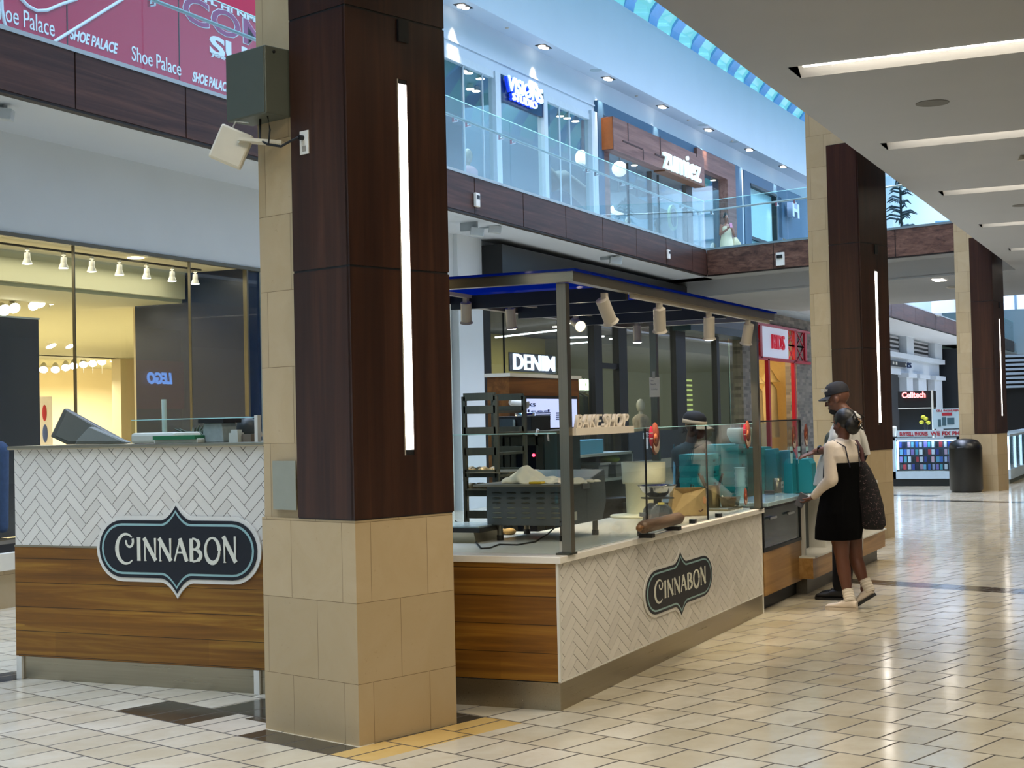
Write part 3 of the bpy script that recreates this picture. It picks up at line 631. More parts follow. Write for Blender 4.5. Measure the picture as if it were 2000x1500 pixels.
hang_rail(27.3, 29.3, 14.2, 1.45, ['2a3a52', '15181e'], 'short rail of dark clothes at the left of the denim window', 7, .8)
p = oy(1140, 752, 14.6)
t = thing('green_sign', 'pale green glowing lettering low inside the denim shop', 'sign', (p.x, 14.6, p.z-.15))
text('STRONG', fy((p.x, 14.58, p.z-.14)), .3, emis('green_glow', 'd9ffc4', 2.5), parent=t, width=1.15, height=.3, ext=.02, bold=.03)
p = oy(1190, 810, 13.6); 
def mannequin(name, label, loc, rz, top, bottom, s=1, headc='c8c2b4', arms=True):
    t = thing(name, label, 'mannequin', loc, rz)
    MB().lathe([(0, 1.52*s), (.07*s, 1.53*s), (.095*s, 1.62*s), (.09*s, 1.70*s), (.05*s, 1.77*s), (0, 1.79*s)], n=14).lathe([(.05*s, 1.42*s), (.045*s, 1.54*s)], n=12).build('head', mat('mannequin_'+headc, headc, .4), t, True)
    m = MB().lathe([(.17*s, .86*s), (.155*s, 1.02*s), (.185*s, 1.25*s), (.19*s, 1.36*s), (.11*s, 1.44*s), (.05*s, 1.46*s)], n=18)
    if arms:
        for q in (-1, 1): m.tube([(q*.17*s, 0, 1.38*s), (q*.25*s, .02, 1.12*s), (q*.24*s, -.06*s, .88*s)], [.055*s, .045*s, .035*s])
    m.build('top', top, t, True)
    m = MB().lathe([(.16*s, .78*s), (.17*s, .9*s)], n=16)
    for q in (-1, 1): m.tube([(q*.085*s, 0, .86*s), (q*.09*s, 0, .46*s), (q*.10*s, .01, .04)], [.085*s, .06*s, .045*s])
    m.build('trousers', bottom, t, True); MB().cyl((0, 0, 0), (0, 0, .02), .2*s, n=24).build('base', M['chrome'], t, True)
    return t
mannequin('mannequin', 'mannequin in printed cream shirt behind the black mullions', (33.1, 13.7, 0), 0, mat('print_shirt', 'c9bfa6', .8, vary=.3, vscale=14), mat('khaki', '8a8466', .8), 1.25)
mannequin('mannequin', 'mannequin in washed blue jeans left of the employee', (37.0, 13.3, 0), .4, mat('patched_top', 'b9a894', .8, vary=.4, vscale=12), mat('washed_denim', '5f80ac', .8, vary=.3, vscale=10), 1.2)
# promotional posters in the denim window
p = oy(1255, 850, 12.2)
t = tag(MB().box(oy(1228, 850, 12.4).x, oy(1330, 850, 12.4).x, 12.4, 12.42, .6, oy(1260, 842, 12.4).z).build('window_poster', mat('navy_poster', '10202e', .5)), 'dark blue sale poster low in the denim window', 'poster')
cx = (oy(1228, 850, 12.4).x+oy(1330, 850, 12.4).x)/2
text('DENIM', fy((cx-.4, 12.395, oy(1255, 857, 12.4).z)), .25, mat('poster_white', 'dfe6e8', .5), parent=t, width=1.2, height=.14, ext=.003)
text('15', fy((cx-.4, 12.395, oy(1255, 878, 12.4).z)), .25, mat('poster_white', 'dfe6e8', .5), parent=t, width=.8, height=.42, ext=.003, bold=.03)
# right-hand display with pale blue back panel
MB_ = MB().box(oy(1345, 700, 14.2).x, oy(1428, 700, 14.2).x, 14.2, 14.3, 0, 4.1).build('window_backdrop', mat('pale_blue_backdrop', '7fb0b6', .6)); tag(MB_, 'pale blue backdrop panel in the right part of the denim window', 'panel')
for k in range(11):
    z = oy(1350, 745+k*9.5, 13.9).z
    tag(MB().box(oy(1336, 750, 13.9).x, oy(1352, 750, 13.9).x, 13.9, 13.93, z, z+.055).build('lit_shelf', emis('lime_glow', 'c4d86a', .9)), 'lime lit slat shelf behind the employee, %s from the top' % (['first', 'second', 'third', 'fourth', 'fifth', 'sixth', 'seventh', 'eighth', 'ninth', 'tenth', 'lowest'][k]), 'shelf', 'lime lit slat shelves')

# --- brick kids shop
def brick_mat():
    m = bpy.data.materials.new('grey_brick'); m.use_nodes = True; n = N(m)
    tc = n.nd.new('ShaderNodeTexCoord'); sx = n.nd.new('ShaderNodeSeparateXYZ'); n.ln(tc.outputs['Object'], sx.inputs[0])
    cb = n.nd.new('ShaderNodeCombineXYZ'); n.ln(n.math('ADD', sx.outputs[0], sx.outputs[1]), cb.inputs[0]); n.ln(sx.outputs[2], cb.inputs[1])
    br = n.nd.new('ShaderNodeTexBrick'); n.ln(cb.outputs[0], br.inputs['Vector'])
    for k, x in (('Scale', 1), ('Mortar Size', .008), ('Bias', -.1), ('Brick Width', .42), ('Row Height', .11)): br.inputs[k].default_value = x
    br.inputs['Color1'].default_value = lin('8f877c'); br.inputs['Color2'].default_value = lin('3f3d3a'); br.inputs['Mortar'].default_value = lin('7c766c')
    f = n.noise(tc.outputs['Object'], 4, 4); n.ln(n.mix(n.math('MULTIPLY', f, .6), br.outputs['Color'], '6d675e'), n.b.inputs['Base Color']); n.b.inputs['Roughness'].default_value = .8
    n.bump(n.math('MULTIPLY', br.outputs['Fac'], -1), .4, .01); return m
M['brick'] = brick_mat()
BX0, K0, K1, BX1 = 43.95, oy(1457, 700, W).x, oy(1547, 700, W).x, 56
kz1 = oy(1500, 639, W).z
struct('wall_9', MB().box(BX0, K0, W-.15, W+.25, 0, 4.95).box(K0, K1, W-.15, W+.25, kz1+.05, 4.95).box(K1, BX1, W-.15, W+.25, 0, 4.95), M['brick'])
red = mat('red_metal', 'b01626', .35)
t = thing('red_shopfront_frame', 'red lattice shopfront frame of the brick children\'s shop', 'shopfront', ((K0+K1)/2, W, 0))
zl = oy(1500, 702, W).z
KE = oy(1568, 700, W).x+.3
MB().box(K0, KE, W-.22, W-.12, kz1-.02, kz1+.06).build('top_rail', red, t); MB().box(K0, KE, W-.22, W-.12, zl-.06, zl+.04).build('lower_rail', red, t)
for u in (1474, 1542, 1562): x = oy(u, 670, W).x; MB().box(x-.13, x+.13, W-.22, W-.1, zl, kz1).build('post', red, t)
for u, z0 in ((1491, 0), (1542, 0)): x = oy(u, 780, W).x; MB().box(x-.1, x+.1, W-.22, W-.1, 0, zl).build('door_post', red, t)
def lattice(x0, x1):
    zm = (zl+kz1)/2
    for a, b in ((zl, zm), (zm, kz1)): MB().bar((x0, W-.17, a), (x1, W-.17, b), .03, .05).bar((x0, W-.17, b), (x1, W-.17, a), .03, .05).box(x0, x1, W-.19, W-.15, zm-.02, zm+.02).build('lattice', red, t)
for u0, u1 in ((1458, 1472), (1529, 1540), (1546, 1560)): lattice(oy(u0, 670, W).x, oy(u1, 670, W).x)
x0, x1 = oy(1477, 670, W).x, oy(1528, 670, W).x
t = thing('kids_sign', 'white sign board with red KIDS lettering in the red lattice', 'sign', ((x0+x1)/2, W-.2, zl))
MB().box(x0, x1, W-.2, W-.14, zl+.05, kz1-.03).build('board', mat('pale_sign_board', 'cdd3e4', .5, emit='cdd3e4', es=.25), t)
xm0, xm1 = oy(1494, 670, W).x, oy(1518, 670, W).x; zb = oy(1505, 683, W).z
text('KIDS', fy(((xm0+xm1)/2, W-.21, zb)), .4, mat('sign_red', 'b0142c', .4, emit='b0142c', es=.4), parent=t, width=xm1-xm0, height=oy(1505, 655, W).z-zb, ext=.03, bold=.0)
struct('wall_10', MB().box(BX0+.1, BX1, 17.5, 17.6, 0, 4.9).box(BX1, BX1+.1, W, 17.6, 0, 4.9), mat('warm_shop_wall', 'e8cf96', .8))
struct('ceiling_3', MB().box(BX0+.1, BX1, W+.25, 17.6, 4.9, 4.96), M['cream'])
tag(MB().box(oy(1508, 760, 15).x, oy(1545, 760, 15).x, 14.9, 15.05, 0, oy(1520, 753, 15).z).build('display_wall', mat('terracotta_panel', 'a8563c', .6)), 'terracotta display wall inside the children\'s shop', 'panel')
wm = mat('straw_cream', 'e2cf9c', .8)
for k, (u, v) in enumerate(((1502, 735), (1473, 738), (1461, 733))):
    p = oy(u, v, 14.6)
    t = thing('toy_mannequin', ['mannequin in cream hat and pale clothes behind the red door post', 'pale mannequin torso left of the far canopy post', 'small cream toy figure at the brick pier'][k], 'mannequin', (p.x, 14.6, 0))
    MB().sph((p.x, 14.6, p.z), (.19, .19, .24)).build('head', wm, t); MB().lathe([(.42, p.z-.22), (.3, p.z-.1), (.12, p.z+.22), (0, p.z+.36)], (p.x, 14.6, 0)).build('hat', wm, t)
    MB().lathe([(.34, p.z-2.3), (.30, p.z-1.3), (.28, p.z-.5), (.1, p.z-.22)], (p.x, 14.6, 0)).build('dress', mat('pale_cloth', 'd8cba8', .9), t)
    MB().cyl((p.x, 14.6, 0), (p.x, 14.6, p.z-2.2), .05).build('stand', M['chrome'], t)
p = oy(1520, 800, 13.2)
t = thing('patterned_poster_stand', 'dark slim garment hanging before the terracotta wall', 'garment', (p.x, 14.7, 0)); q = oy(1520, 762, 14.7)
MB().tube([(q.x, 14.7, q.z), (q.x-.05, 14.7, q.z-.8), (q.x-.15, 14.7, q.z-1.9), (q.x-.3, 14.7, q.z-2.7)], [.03, .12, .2, .14]).build('long_sleeve', mat('dark_brown_cloth', '2c1c18', .9), t)
MB().tube([(q.x+.04, 14.7, q.z), (q.x+.12, 14.7, q.z-.9), (q.x+.3, 14.7, q.z-1.9), (q.x+.42, 14.7, q.z-2.3)], [.03, .1, .13, .1]).build('long_sleeve', mat('dark_brown_cloth', '2c1c18', .9), t)
for k, (u, v0, v1) in enumerate(((1462, 790, 815), (1475, 800, 830))):
    a = oy(u, v0, 13.5); b2 = oy(u, v1, 13.5)
    tag(MB().box(a.x-.35, a.x+.3, 13.2, 13.7, 0, b2.z).box(a.x-.37, a.x+.32, 13.18, 13.72, b2.z, b2.z+.05).build('display_table', mat('pale_shelf', 'd9c79a', .6)), ['pale display table in the children\'s shop by the brick pier', 'second pale display table behind the far canopy post'][k], 'table')

# --- bridge across the concourse, and the second opening beyond
A = (BX, FASC_Y); Bp = oz(1870, 433, 5.88); Bd = (Vector((Bp.x-A[0], Bp.y-A[1]))).normalized()
t = thing('bridge_fascia', 'walnut clad edge of the bridge crossing beyond the canopy', 'fascia', (A[0], A[1], 5.2))
def on_bridge(s, z, off=0): return Vector((A[0]+Bd.x*s + (-Bd.y)*off*-1, A[1]+Bd.y*s + Bd.x*off*-1, z))
nx = Vector((Bd.y, -Bd.x)); nx = nx if nx.x > 0 else -nx   # away from the viewer
L = 8.6; seams = [0, 1.95, 5.2, 6.9, L]
def bb(mb, s0, s1, z0, z1, d0, d1):
    P = [(A[0]+Bd.x*s+nx.x*d, A[1]+Bd.y*s+nx.y*d) for s, d in ((s0, d0), (s1, d0), (s1, d1), (s0, d1))]
    return mb.prism(P, z0, z1)
ry = math.atan2(Bd.y, Bd.x)
bw = wood('walnut_fascia_bridge', '33221c', '5b4034', '7c5c4c', 'y', .8, .45, spec=.3)
for a, b in zip(seams, seams[1:]): bb(MB(), a+.012, b-.012, 5.23, 5.86, 0, .05).build('panel', bw, t)
bb(MB(), 0, L, 5.2, 5.85, .012, .12).build('backing', M['brown'], t); bb(MB(), 0, L, 5.86, 5.91, -.01, .1).build('glazing_shoe', _M['silver_trim'], t)
cb = MB(); bb(cb, -1.5, 9.5, 5.2, 5.26, .12, .9); bb(cb, -2.2, 9.5, 4.82, 5.2, .9, .95); bb(cb, -2.2, 9.5, 4.78, 4.84, .9, 8.2); bb(cb, -2, 9.5, 5.78, 5.85, .12, 8.2); bb(cb, -1.5, 9.5, 4.84, 5.85, 8.1, 8.2)
struct('ceiling_bridge', cb, M['ceil'])
tag(MB().box(*[q for c in ((oz(1834, 547, 4.775).x-.3, oz(1834, 547, 4.775).x+.3), (oz(1834, 547, 4.775).y-.12, oz(1834, 547, 4.775).y+.12)) for q in c], 4.765, 4.779).build('recessed_light', M['lamp']), 'small lit rectangle in the ceiling under the bridge', 'ceiling light')
fx0 = 56.5
fascia(fx0, 98, [fx0+2.6*k for k in range(1, 15)], 'far walnut balcony edge beyond the bridge', 10.25)
fascia(46.0, fx0, [49, 52], 'short walnut balcony edge just past the bridge', 10.25)
struct('ceiling_far_soffit', MB().box(57, 100, 10.3, 12.63, 5.2, 5.28).box(46, 100, 10.37, 24, 5.78, 5.85), M['cool'])
# white classical facade and black shop far away
p0, p1 = 60, oy(1832, 700, W).x
t = thing('white_facade', 'distant white classical shopfront with black louvres', 'shopfront', ((p0+p1)/2, W, 0)); wt = mat('facade_white', 'c5d0da', .6)
m = MB()
def zz(v): return oy(1790, v, W).z
m.box(p0, p1, W-.05, W+.1, zz(735), zz(700)); m.box(p0, p1, W-.3, W, zz(662), zz(650)); m.box(p0, p1+.1, W-.35, W, zz(706), zz(697)); m.box(p0, p1, W-.05, W+.1, zz(662), 5.2)
m.build('entablature', wt, t)
for u0, u1 in ((1761, 1775), (1817, 1831), (1700, 1712)): MB().box(oy(u0, 690, W).x, oy(u1, 690, W).x, W-.25, W+.1, zz(700), zz(660)).build('upper_pilaster', wt, t)
for u0, u1 in ((1761, 1773), (1784, 1800), (1816, 1831)): a = oy(u0, 760, W).x; b = oy(u1, 760, W).x; MB().box(a, b, W-.25, W+.1, 0, zz(735)).box(a-.3, b+.3, W-.4, W+.1, zz(740), zz(732)).build('column', wt, t)
MB().box(p0, p1, W+.1, W+.3, 0, 5.1).build('dark_louvres', mat('black_louvre', '101418', .5), t)
for k in range(4):
    z = zz(693-k*8); 
    MB().box(oy(1728, 690, W).x, oy(1758, 690, W).x, W+.06, W+.1, z, z+.09).box(oy(1777, 690, W).x, oy(1815, 690, W).x, W+.06, W+.1, z, z+.09).build('louvre_gap', mat('louvre_light', '8c9096', .6, emit='8c9096', es=.3), t)
x = oy(1745, 716, W).x
xa_, xb_ = oy(1712, 716, W).x, oy(1761, 716, W).x; MB().box(xa_, xb_, W-.22, W-.12, zz(721.5), zz(712.5)).build('black_sign_strip', M['black'], t); MB().box(oy(1734, 716, W).x, oy(1736.5, 716, W).x, W-.24, W-.22, zz(719), zz(714)).box(oy(1740, 716, W).x, oy(1742.5, 716, W).x, W-.24, W-.22, zz(719), zz(714)).box(oy(1759, 717, W).x, oy(1761, 717, W).x, W-.24, W-.22, zz(719), zz(715)).build('pale_marks', M['plastic'], t); xc_ = oy(1762, 716, W).x; xd_ = oy(1770, 716, W).x; text('es', fy(((xc_+xd_)/2, W-.2, zz(722))), .4, mat('sign_navy', '16305c', .5), 'lettering', t, width=xd_-xc_, height=zz(712)-zz(722), ext=.03)
t = thing('black_shopfront', 'distant black boxed shopfront with a lit green interior', 'shopfront', (90, W, 0))
q0 = oy(1836, 700, W).x
MB().box(q0, q0+2.5, 11.2, W+.2, 0, 5.0).box(q0+2.5, 99.9, 11.2, W+.2, 3.6, 5.0).build('surround', mat('black_navy', '0c141c', .4), t)
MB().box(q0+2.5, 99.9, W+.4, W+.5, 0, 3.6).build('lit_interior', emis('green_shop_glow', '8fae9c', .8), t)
MB().box(q0+2.5, 99.9, W, W+.02, 0, 3.6).build('glazing', M['shopglass'], t)
# ------------------------------------------------------------------ upper floor
US = Vector((28, 14.1, 0)); ud = Vector((1, -.026, 0)).normalized(); ut = Vector((.026, 1, 0)).normalized()
MU = Matrix(((ud.x, ut.x, 0, US.x), (ud.y, ut.y, 0, US.y), (0, 0, 1, 0), (0, 0, 0, 1)))
def up(u, v, off=0):
    p = onp(u, v, US-ut*off, ut) - US; return p.dot(ud), p.z
def UB(): return MB(MU)
HC = 10.45
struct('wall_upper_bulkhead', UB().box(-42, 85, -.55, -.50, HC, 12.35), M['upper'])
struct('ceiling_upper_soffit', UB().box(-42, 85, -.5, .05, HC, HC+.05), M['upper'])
zg = 9.36
s_a, _ = up(1150, 232); s_b, _ = up(1168, 232)
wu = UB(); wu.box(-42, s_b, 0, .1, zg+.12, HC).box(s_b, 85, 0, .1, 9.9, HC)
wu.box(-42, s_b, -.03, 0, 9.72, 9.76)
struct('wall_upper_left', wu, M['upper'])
pl = UB()
e = [up(880, 200)[0]-10, up(964, 200)[0], up(974, 200)[0], up(1058.5, 220)[0], up(1066, 250)[0], s_a, s_b]
wf = mat('window_white_frame', 'b9c6cc', .5)
m = UB().box(e[1], e[2], -.06, .12, 5.85, zg+.12).box(e[3], e[4], -.06, .12, 5.85, zg+.12).box(e[5], e[6], -.08, .12, 5.85, zg+.2).box(e[0], e[1], -.02, .1, zg-.04, zg+.12).box(e[4], e[5], -.02, .1, zg-.04, zg+.12)
for u in (908, 945, 1094, 1113): s = up(u, 250)[0]; m.box(s-.012, s+.012, .0, .03, 5.85, zg)
wi = struct('window_3', UB().box(e[0], s_a, .03, .042, 5.86, zg), M['shopglass']); m.build('window_frame', wf, wi)
ns0, nz0 = up(974, 142, .02); ns1, nz1 = up(1058.5, 179, .02); nb = up(974, 194, .02)[1]
t = thing('studio_sign', 'navy panel with glowing VISIONS STUDIO lettering above the upper shop door', 'sign', tuple(MU @ Vector(((e[2]+e[3])/2, 0, nb))))
UB().box(e[2], e[3], -.03, .05, nb, zg+.12).build('panel', M['navy'], t)
def ful(s, z, off): return MU @ basis((s, -off, z), (1, 0, 0), (0, 0, 1), (0, -1, 0))
g1 = emis('sign_blue_white', 'a8dcff', 1.3); g2 = emis('sign_white_glow', 'dcecff', 1.3); blu = mat('sign_cobalt', '1238c8', .4, emit='1238c8', es=.8)
a0, az = up(989, 178, .1); a1, _ = up(1056, 200, .1); zt = up(989, 149, .1)[1]
text('VISIONS', ful((a0+a1)/2, az+.02, .14), .4, g1, parent=t, width=(a1-a0), height=zt-az, ext=.02, bold=.005)
text('VISIONS', ful((a0+a1)/2-.04, az, .06), .4, blu, parent=t, width=(a1-a0), height=zt-az, ext=.035, bold=.01)
MB(ful((a0+a1)/2+.12, az, .16)).bar((-.1, .12, 0), (.12, zt-az-.12, 0), .05, .01).build('slashed_o_stroke', g1, t)
b0, bz = up(999, 195, .1); b1, _ = up(1046, 210, .1); bt = up(999, 181, .1)[1]
text('STUDIO', ful((b0+b1)/2, bz, .12), .3, g2, parent=t, width=b1-b0, height=bt-bz, ext=.02, bold=.005)
text('STUDIO', ful((b0+b1)/2-.03, bz, .05), .3, blu, parent=t, width=b1-b0, height=bt-bz, ext=.03, bold=.01)
# --- skate shop front
c0, cz0 = up(1167, 197, .1); c1, cz1 = up(1448, 326, .1); ztop = (cz0+cz1)/2
slate = mat('slate_blue_light', '34546e', .5)  # slate cladding with the blue daylight mixed into its colour
w0, wz = up(1197, 227, .42); w1, _ = up(1375, 307, .42); wzb = up(1197, 291, .42)[1]
iz = wzb+.28
pL, pR0, pR1 = up(1187, 300, .2)[0], up(1421, 360, .2)[0], up(1437, 360, .2)[0]
t = thing('slate_shopfront', 'slate shopfront surround on the upper floor with timber box sign', 'shopfront', tuple(MU @ Vector((c0, 0, 5.85))))
m = UB().box(c0, c1, -.1, .1, wz+.1, ztop).box(c0, pL, -.1, .1, 5.85, wz+.1).box(pR1, c1, -.1, .1, 5.85, wz+.1); m.build('surround', slate, t)
tw = wood('brown_timber_box', '5d4038', '7c5a50', '8f6e62', 'x', .5, .5, spec=.3)
ow = mat('timber_painted_orange_light', 'b8632a', .5, vary=.15)  # orange light on the box end is put into the timber colour
UB().box(pL, pL+.35, -.1, .1, 5.85, wzb).build('timber_post', tw, t); UB().box(pR0, pR1, -.2, .1, 5.85, wzb+.62).build('timber_post', tw, t); UB().box(w1, pR1, -.2, .1, wzb+.62, wzb+1.2).build('timber_lintel', tw, t)
UB().box(w0, w1, -.42, -.1, wzb, wz).build('timber_box', tw, t)
UB().box(w0-.02, w0, -.40, -.1, wzb+.02, wz-.02).build('box_end_panel', ow, t)
d0 = up(1277, 350, .1)[0]; d1 = up(1345, 380, .1)[0]
UB().box(d0, w1, -.44, -.1, wzb-.04, wzb).build('box_soffit', mat('amber_soffit', '6b4220', .5), t)
sm = mat('seam_dark', '3b2622', .7)
q = lambda u, v: up(u, v, .42)
m = UB()
for (ua, va, ub, vb) in ((1226, 240, 1226, 275), (1216, 275, 1256, 292), (1256, 292, 1256, 312), (1289, 267, 1289, 303), (1360, 300, 1360, 306), (1279, 301, 1296, 309), (1305, 322, 1305, 330)):
    (sa, za), (sb, zb2) = q(ua, va), q(ub, vb); 
    if abs(sa-sb) < .3: sb = sa
    else: zb2 = za
    m.bar((sa, -.425, za), (sb, -.425, min(max(zb2, wzb), wz)), .012, .04)
m.build('panel_seams', sm, t)
l0, lz = up(1298, 319, .5); l1, _ = up(1371, 345, .5); lt = up(1299, 276, .5)[1]
lg = emis('mint_letter_glow', 'c4eeec', .75)
t2 = thing('skate_shop_sign', 'bold white zumiez lettering on the timber box', 'sign', tuple(MU @ Vector((l0, -.45, lz))))
text('zumiez', ful((l0+l1)/2, lz-.12, .43), .5, lg, parent=t2, width=l1-l0, height=lt-lz, ext=.03, bold=.012)
UB().box(pL+.35, pR0, .05, .062, 5.86, wzb+.62).build('window_4', M['shopglass'], kind='structure')
UB().box(d0, d0+.06, -.02, .1, 5.86, wzb).box(d1, d1+.5, -.02, .1, 5.86, wzb).box(d1+.5, d1+.56, -.02, .1, 5.86, wzb+.6).build('door_frame', mat('dark_timber', '2c2018', .5), t)
for u in (1231, 1290): s = up(u, 400, 0)[0]; UB().box(s-.012, s+.012, .03, .09, 5.86, wzb).build('glass_joint', M['black'], t)
# --- next front
f0, f1 = up(1453, 340, .1)[0], 37.4
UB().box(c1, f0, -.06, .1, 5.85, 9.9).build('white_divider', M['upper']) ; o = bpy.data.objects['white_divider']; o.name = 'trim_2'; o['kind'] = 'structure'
fz = up(1455, 333, .1)[1]
t = thing('grey_shopfront', 'slate grey shopfront on the upper floor, right of the timber box sign', 'shopfront', tuple(MU @ Vector((f0, 0, 5.85))))
g0, gz = up(1463, 360, .05); g1_, _ = up(1513, 380, .05)
m = UB().box(f0, g0, -.1, .1, 5.85, fz).box(g0, f1, -.1, .1, gz, fz).box(g1_+.25, f1, -.1, .1, 8.0, gz).box(g1_, g1_+.7, -.1, .1, 5.85, gz)
m.build('surround', slate, t); UB().box(g0, g1_, -.04, .06, 7.62, 7.72).box(g1_-.06, g1_+.06, -.12, .06, 5.85, gz).box(g0, g1_, -.12, .06, gz-.05, gz+.04).build('black_frame', M['black'], t)
UB().box(g0, g1_, .06, .1, 5.86, gz).build('white_blind', mat('mint_blind', 'a8d4d8', .6), t)
UB().box(g1_+.7, f1, .3, .4, 5.86, 8.0).build('dark_doorway', M['black'], t)
h0, hz = up(1541, 424, .2); ht = up(1541, 397, .2)[1]
text('H', ful(h0+.25, hz, .2), .5, mat('letter_lilac', 'd8dcf4', .4), 'lettering', t, width=.9, height=ht-hz, ext=.1, bold=.04)
UB().box(up(1555, 430, .4)[0], up(1555, 430, .4)[0]+1.0, -.5, -.3, 5.86, 7.5).box(up(1555, 430, .4)[0]+.2, up(1555, 430, .4)[0]+.6, -.5, -.3, 7.5, 8.0).build('figure_display', mat('pale_blue_standee', '8cc0e2', .5), t)
p = MU @ Vector((up(1535, 444, -.1)[0], .2, 7.55)); MB().cyl(p, p+Vector((0, 0, .03)), .12).build('inner_downlight', M['lamp'], t)
# upper shop interiors
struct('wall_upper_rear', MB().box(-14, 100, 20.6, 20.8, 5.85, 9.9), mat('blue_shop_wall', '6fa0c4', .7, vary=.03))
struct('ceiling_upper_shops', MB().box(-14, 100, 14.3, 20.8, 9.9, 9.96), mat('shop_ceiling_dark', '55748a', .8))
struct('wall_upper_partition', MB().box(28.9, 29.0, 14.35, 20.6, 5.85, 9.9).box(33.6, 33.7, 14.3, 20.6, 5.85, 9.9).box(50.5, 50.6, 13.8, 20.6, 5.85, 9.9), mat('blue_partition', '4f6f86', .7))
def shade(u, v, y, r, label, rz=.75, nm='pendant_lamp', col='ffdcb0'):
    p = oy(u, v, y); t = thing(nm, label, 'pendant lamp', tuple(p), group='round pendant lamps in the upper shops')
    MB().sph(p, (r, r, r*rz), 16, 10).build('shade', emis('paper_shade_glow', 'ffe0c0', 1.2), t); MB().cyl(p, (p.x, p.y, 9.9), .012).build('cord', M['black'], t)
shade(936, 308, 17, .42, 'wide paper lamp low behind the left upper window', .5); shade(1136, 250, 16.2, .20, 'upper of two round paper lamps right of the studio sign', 1.3); shade(1135, 309, 16.2, .18, 'lower of two round paper lamps right of the studio sign', 1.4)
shade(1210, 330, 16, .24, 'paper lamp at the top left of the slate shopfront', 1.0); shade(1209, 409, 16.9, .32, 'wide paper lamp low at the left of the slate shopfront', .55); shade(1365, 423, 16, .18, 'paper lamp right of the slate shop door', 1.3); shade(1366, 464, 16.7, .2, 'lowest paper lamp right of the slate shop door', 1.4)
UPL = ['%s spotlight %s' % a for a in (('first', 'from the left at the top of the left upper window'), ('second', 'from the left at the top of the left upper window'), ('third', 'from the left at the top of the left upper window'), ('left', 'of the lower trio in the left upper window'), ('middle', 'of the lower trio in the left upper window'), ('right', 'of the lower trio in the left upper window'), ('single round', 'just under the studio sign'), ('first', 'in the window right of the studio sign'), ('second', 'in the window right of the studio sign'), ('third', 'in the window right of the studio sign'), ('small round', 'under the left end of the timber box sign'), ('small round', 'under the right timber lintel'), ('upper small', 'in the studio doorway'), ('lower small', 'in the studio doorway'))]
for k, (u, v) in enumerate(((904, 139), (915, 143), (938, 154), (894, 176), (918, 174), (930, 178), (1018, 218), (1094, 227), (1108, 231), (1124, 237), (1239, 323), (1393, 352), (1000, 285), (1035, 298))):
    p = oz(u, v, 9.75); t = thing('shop_spotlight', UPL[k], 'spotlight', tuple(p), group='small spotlights in the upper shops')
    MB().cyl(p, p+Vector((0, 0, .12)), .11, .07, 12).build('housing', M['track'], t); MB().cyl(p-Vector((0, 0, .006)), p, .1, n=12).build('lamp_face', M['lamp'], t); MB().cyl(p+Vector((0, 0, .1)), (p.x, p.y, 9.9), .015, n=6).build('stem', M['black'], t)
def floor_man(u, y, label, top, bot, s=1.0, head='c8c2b4'):
    x = oy(u, 380, y).x; return mannequin('mannequin', label, (x, y, 5.85), 0, top, bot, s, head)
floor_man(1043, 16.0, 'mannequin in a long lilac dress behind the studio door', mat('lilac_cloth', '9a78a0', .8), mat('lilac_cloth', '9a78a0', .8), 1.5, '2a2a2e')
floor_man(1014, 15.6, 'mannequin in a red top beside the lilac dress', mat('red_cloth', 'c02a38', .8), mat('dark_cloth', '1c1e26', .8), 1.2)
floor_man(915, 15.4, 'slim mannequin outlined in pink at the left upper window', mat('pink_white', 'd8b4c4', .8), mat('pale_blue_cloth', '9cb8d0', .8), 1.25)
floor_man(1225, 15.2, 'pale mannequin torso low behind the slate shopfront glass', mat('mint_white_cloth', 'c4dcd8', .8), mat('pale_blue_cloth', '9cb8d0', .8), 1.0)
floor_man(1390, 15.0, 'pale mannequin right of the slate shop door', mat('mint_white_cloth', 'c4dcd8', .8), mat('pale_blue_cloth', '9cb8d0', .8), 1.0)
a, b = oy(1000, 300, 17.5), oy(1056, 300, 17.5)
tag(MB().box(a.x-.5, b.x, 17.5, 17.7, 5.85, 7.6).build('dark_display', mat('dark_green_display', '1f3236', .5)), 'dark display wall behind the studio door', 'panel')
a, b = oy(1282, 400, 15.5), oy(1345, 400, 15.5)
t = tag(MB().box(a.x, b.x, 15.5, 15.6, 5.85, 8.4).build('dark_display', mat('dark_green_display', '1f3236', .5)), 'dark display wall inside the slate shop door', 'panel')
p = oy(1317, 425, 15.4); MB().cyl((p.x, 15.42, p.z), (p.x, 15.5, p.z), .42, n=28).build('round_badge', mat('badge_green', '8fae5c', .5), t); MB().cyl((p.x, 15.40, p.z), (p.x, 15.43, p.z), .30, n=28).build('badge_centre', mat('badge_dark', '262c22', .5), t)
t = thing('white_display_shelf', 'long white curved shelf hanging in the slate shop window', 'shelf', tuple(oy(1260, 385, 16)))
p = oy(1245, 388, 16); MB().prism([(p.x-1.6, p.z), (p.x+1.9, p.z-.15), (p.x+1.3, p.z-.5), (p.x-1.0, p.z-.45)], 15.8, 16.4, 'y').build('wing', mat('grey_wing', '8c949a', .5), t); MB().cyl((p.x, 16, p.z), (p.x, 16, 9.9), .01).build('cord', M['black'], t)
t = thing('hanging_wing', 'dark wavy form hanging behind the window right of the studio sign', 'decoration', tuple(oy(1100, 345, 16)))
p = oy(1075, 345, 16); q2 = oy(1155, 375, 16); MB().tube([(p.x-.6, 16, p.z+.1), (p.x, 16, p.z-.15), (p.x+.9, 16, p.z+.1), (q2.x, 16, q2.z-.3)], [.25, .3, .22, .28], 10).build('body', mat('dark_green_display', '1f3236', .5), t)
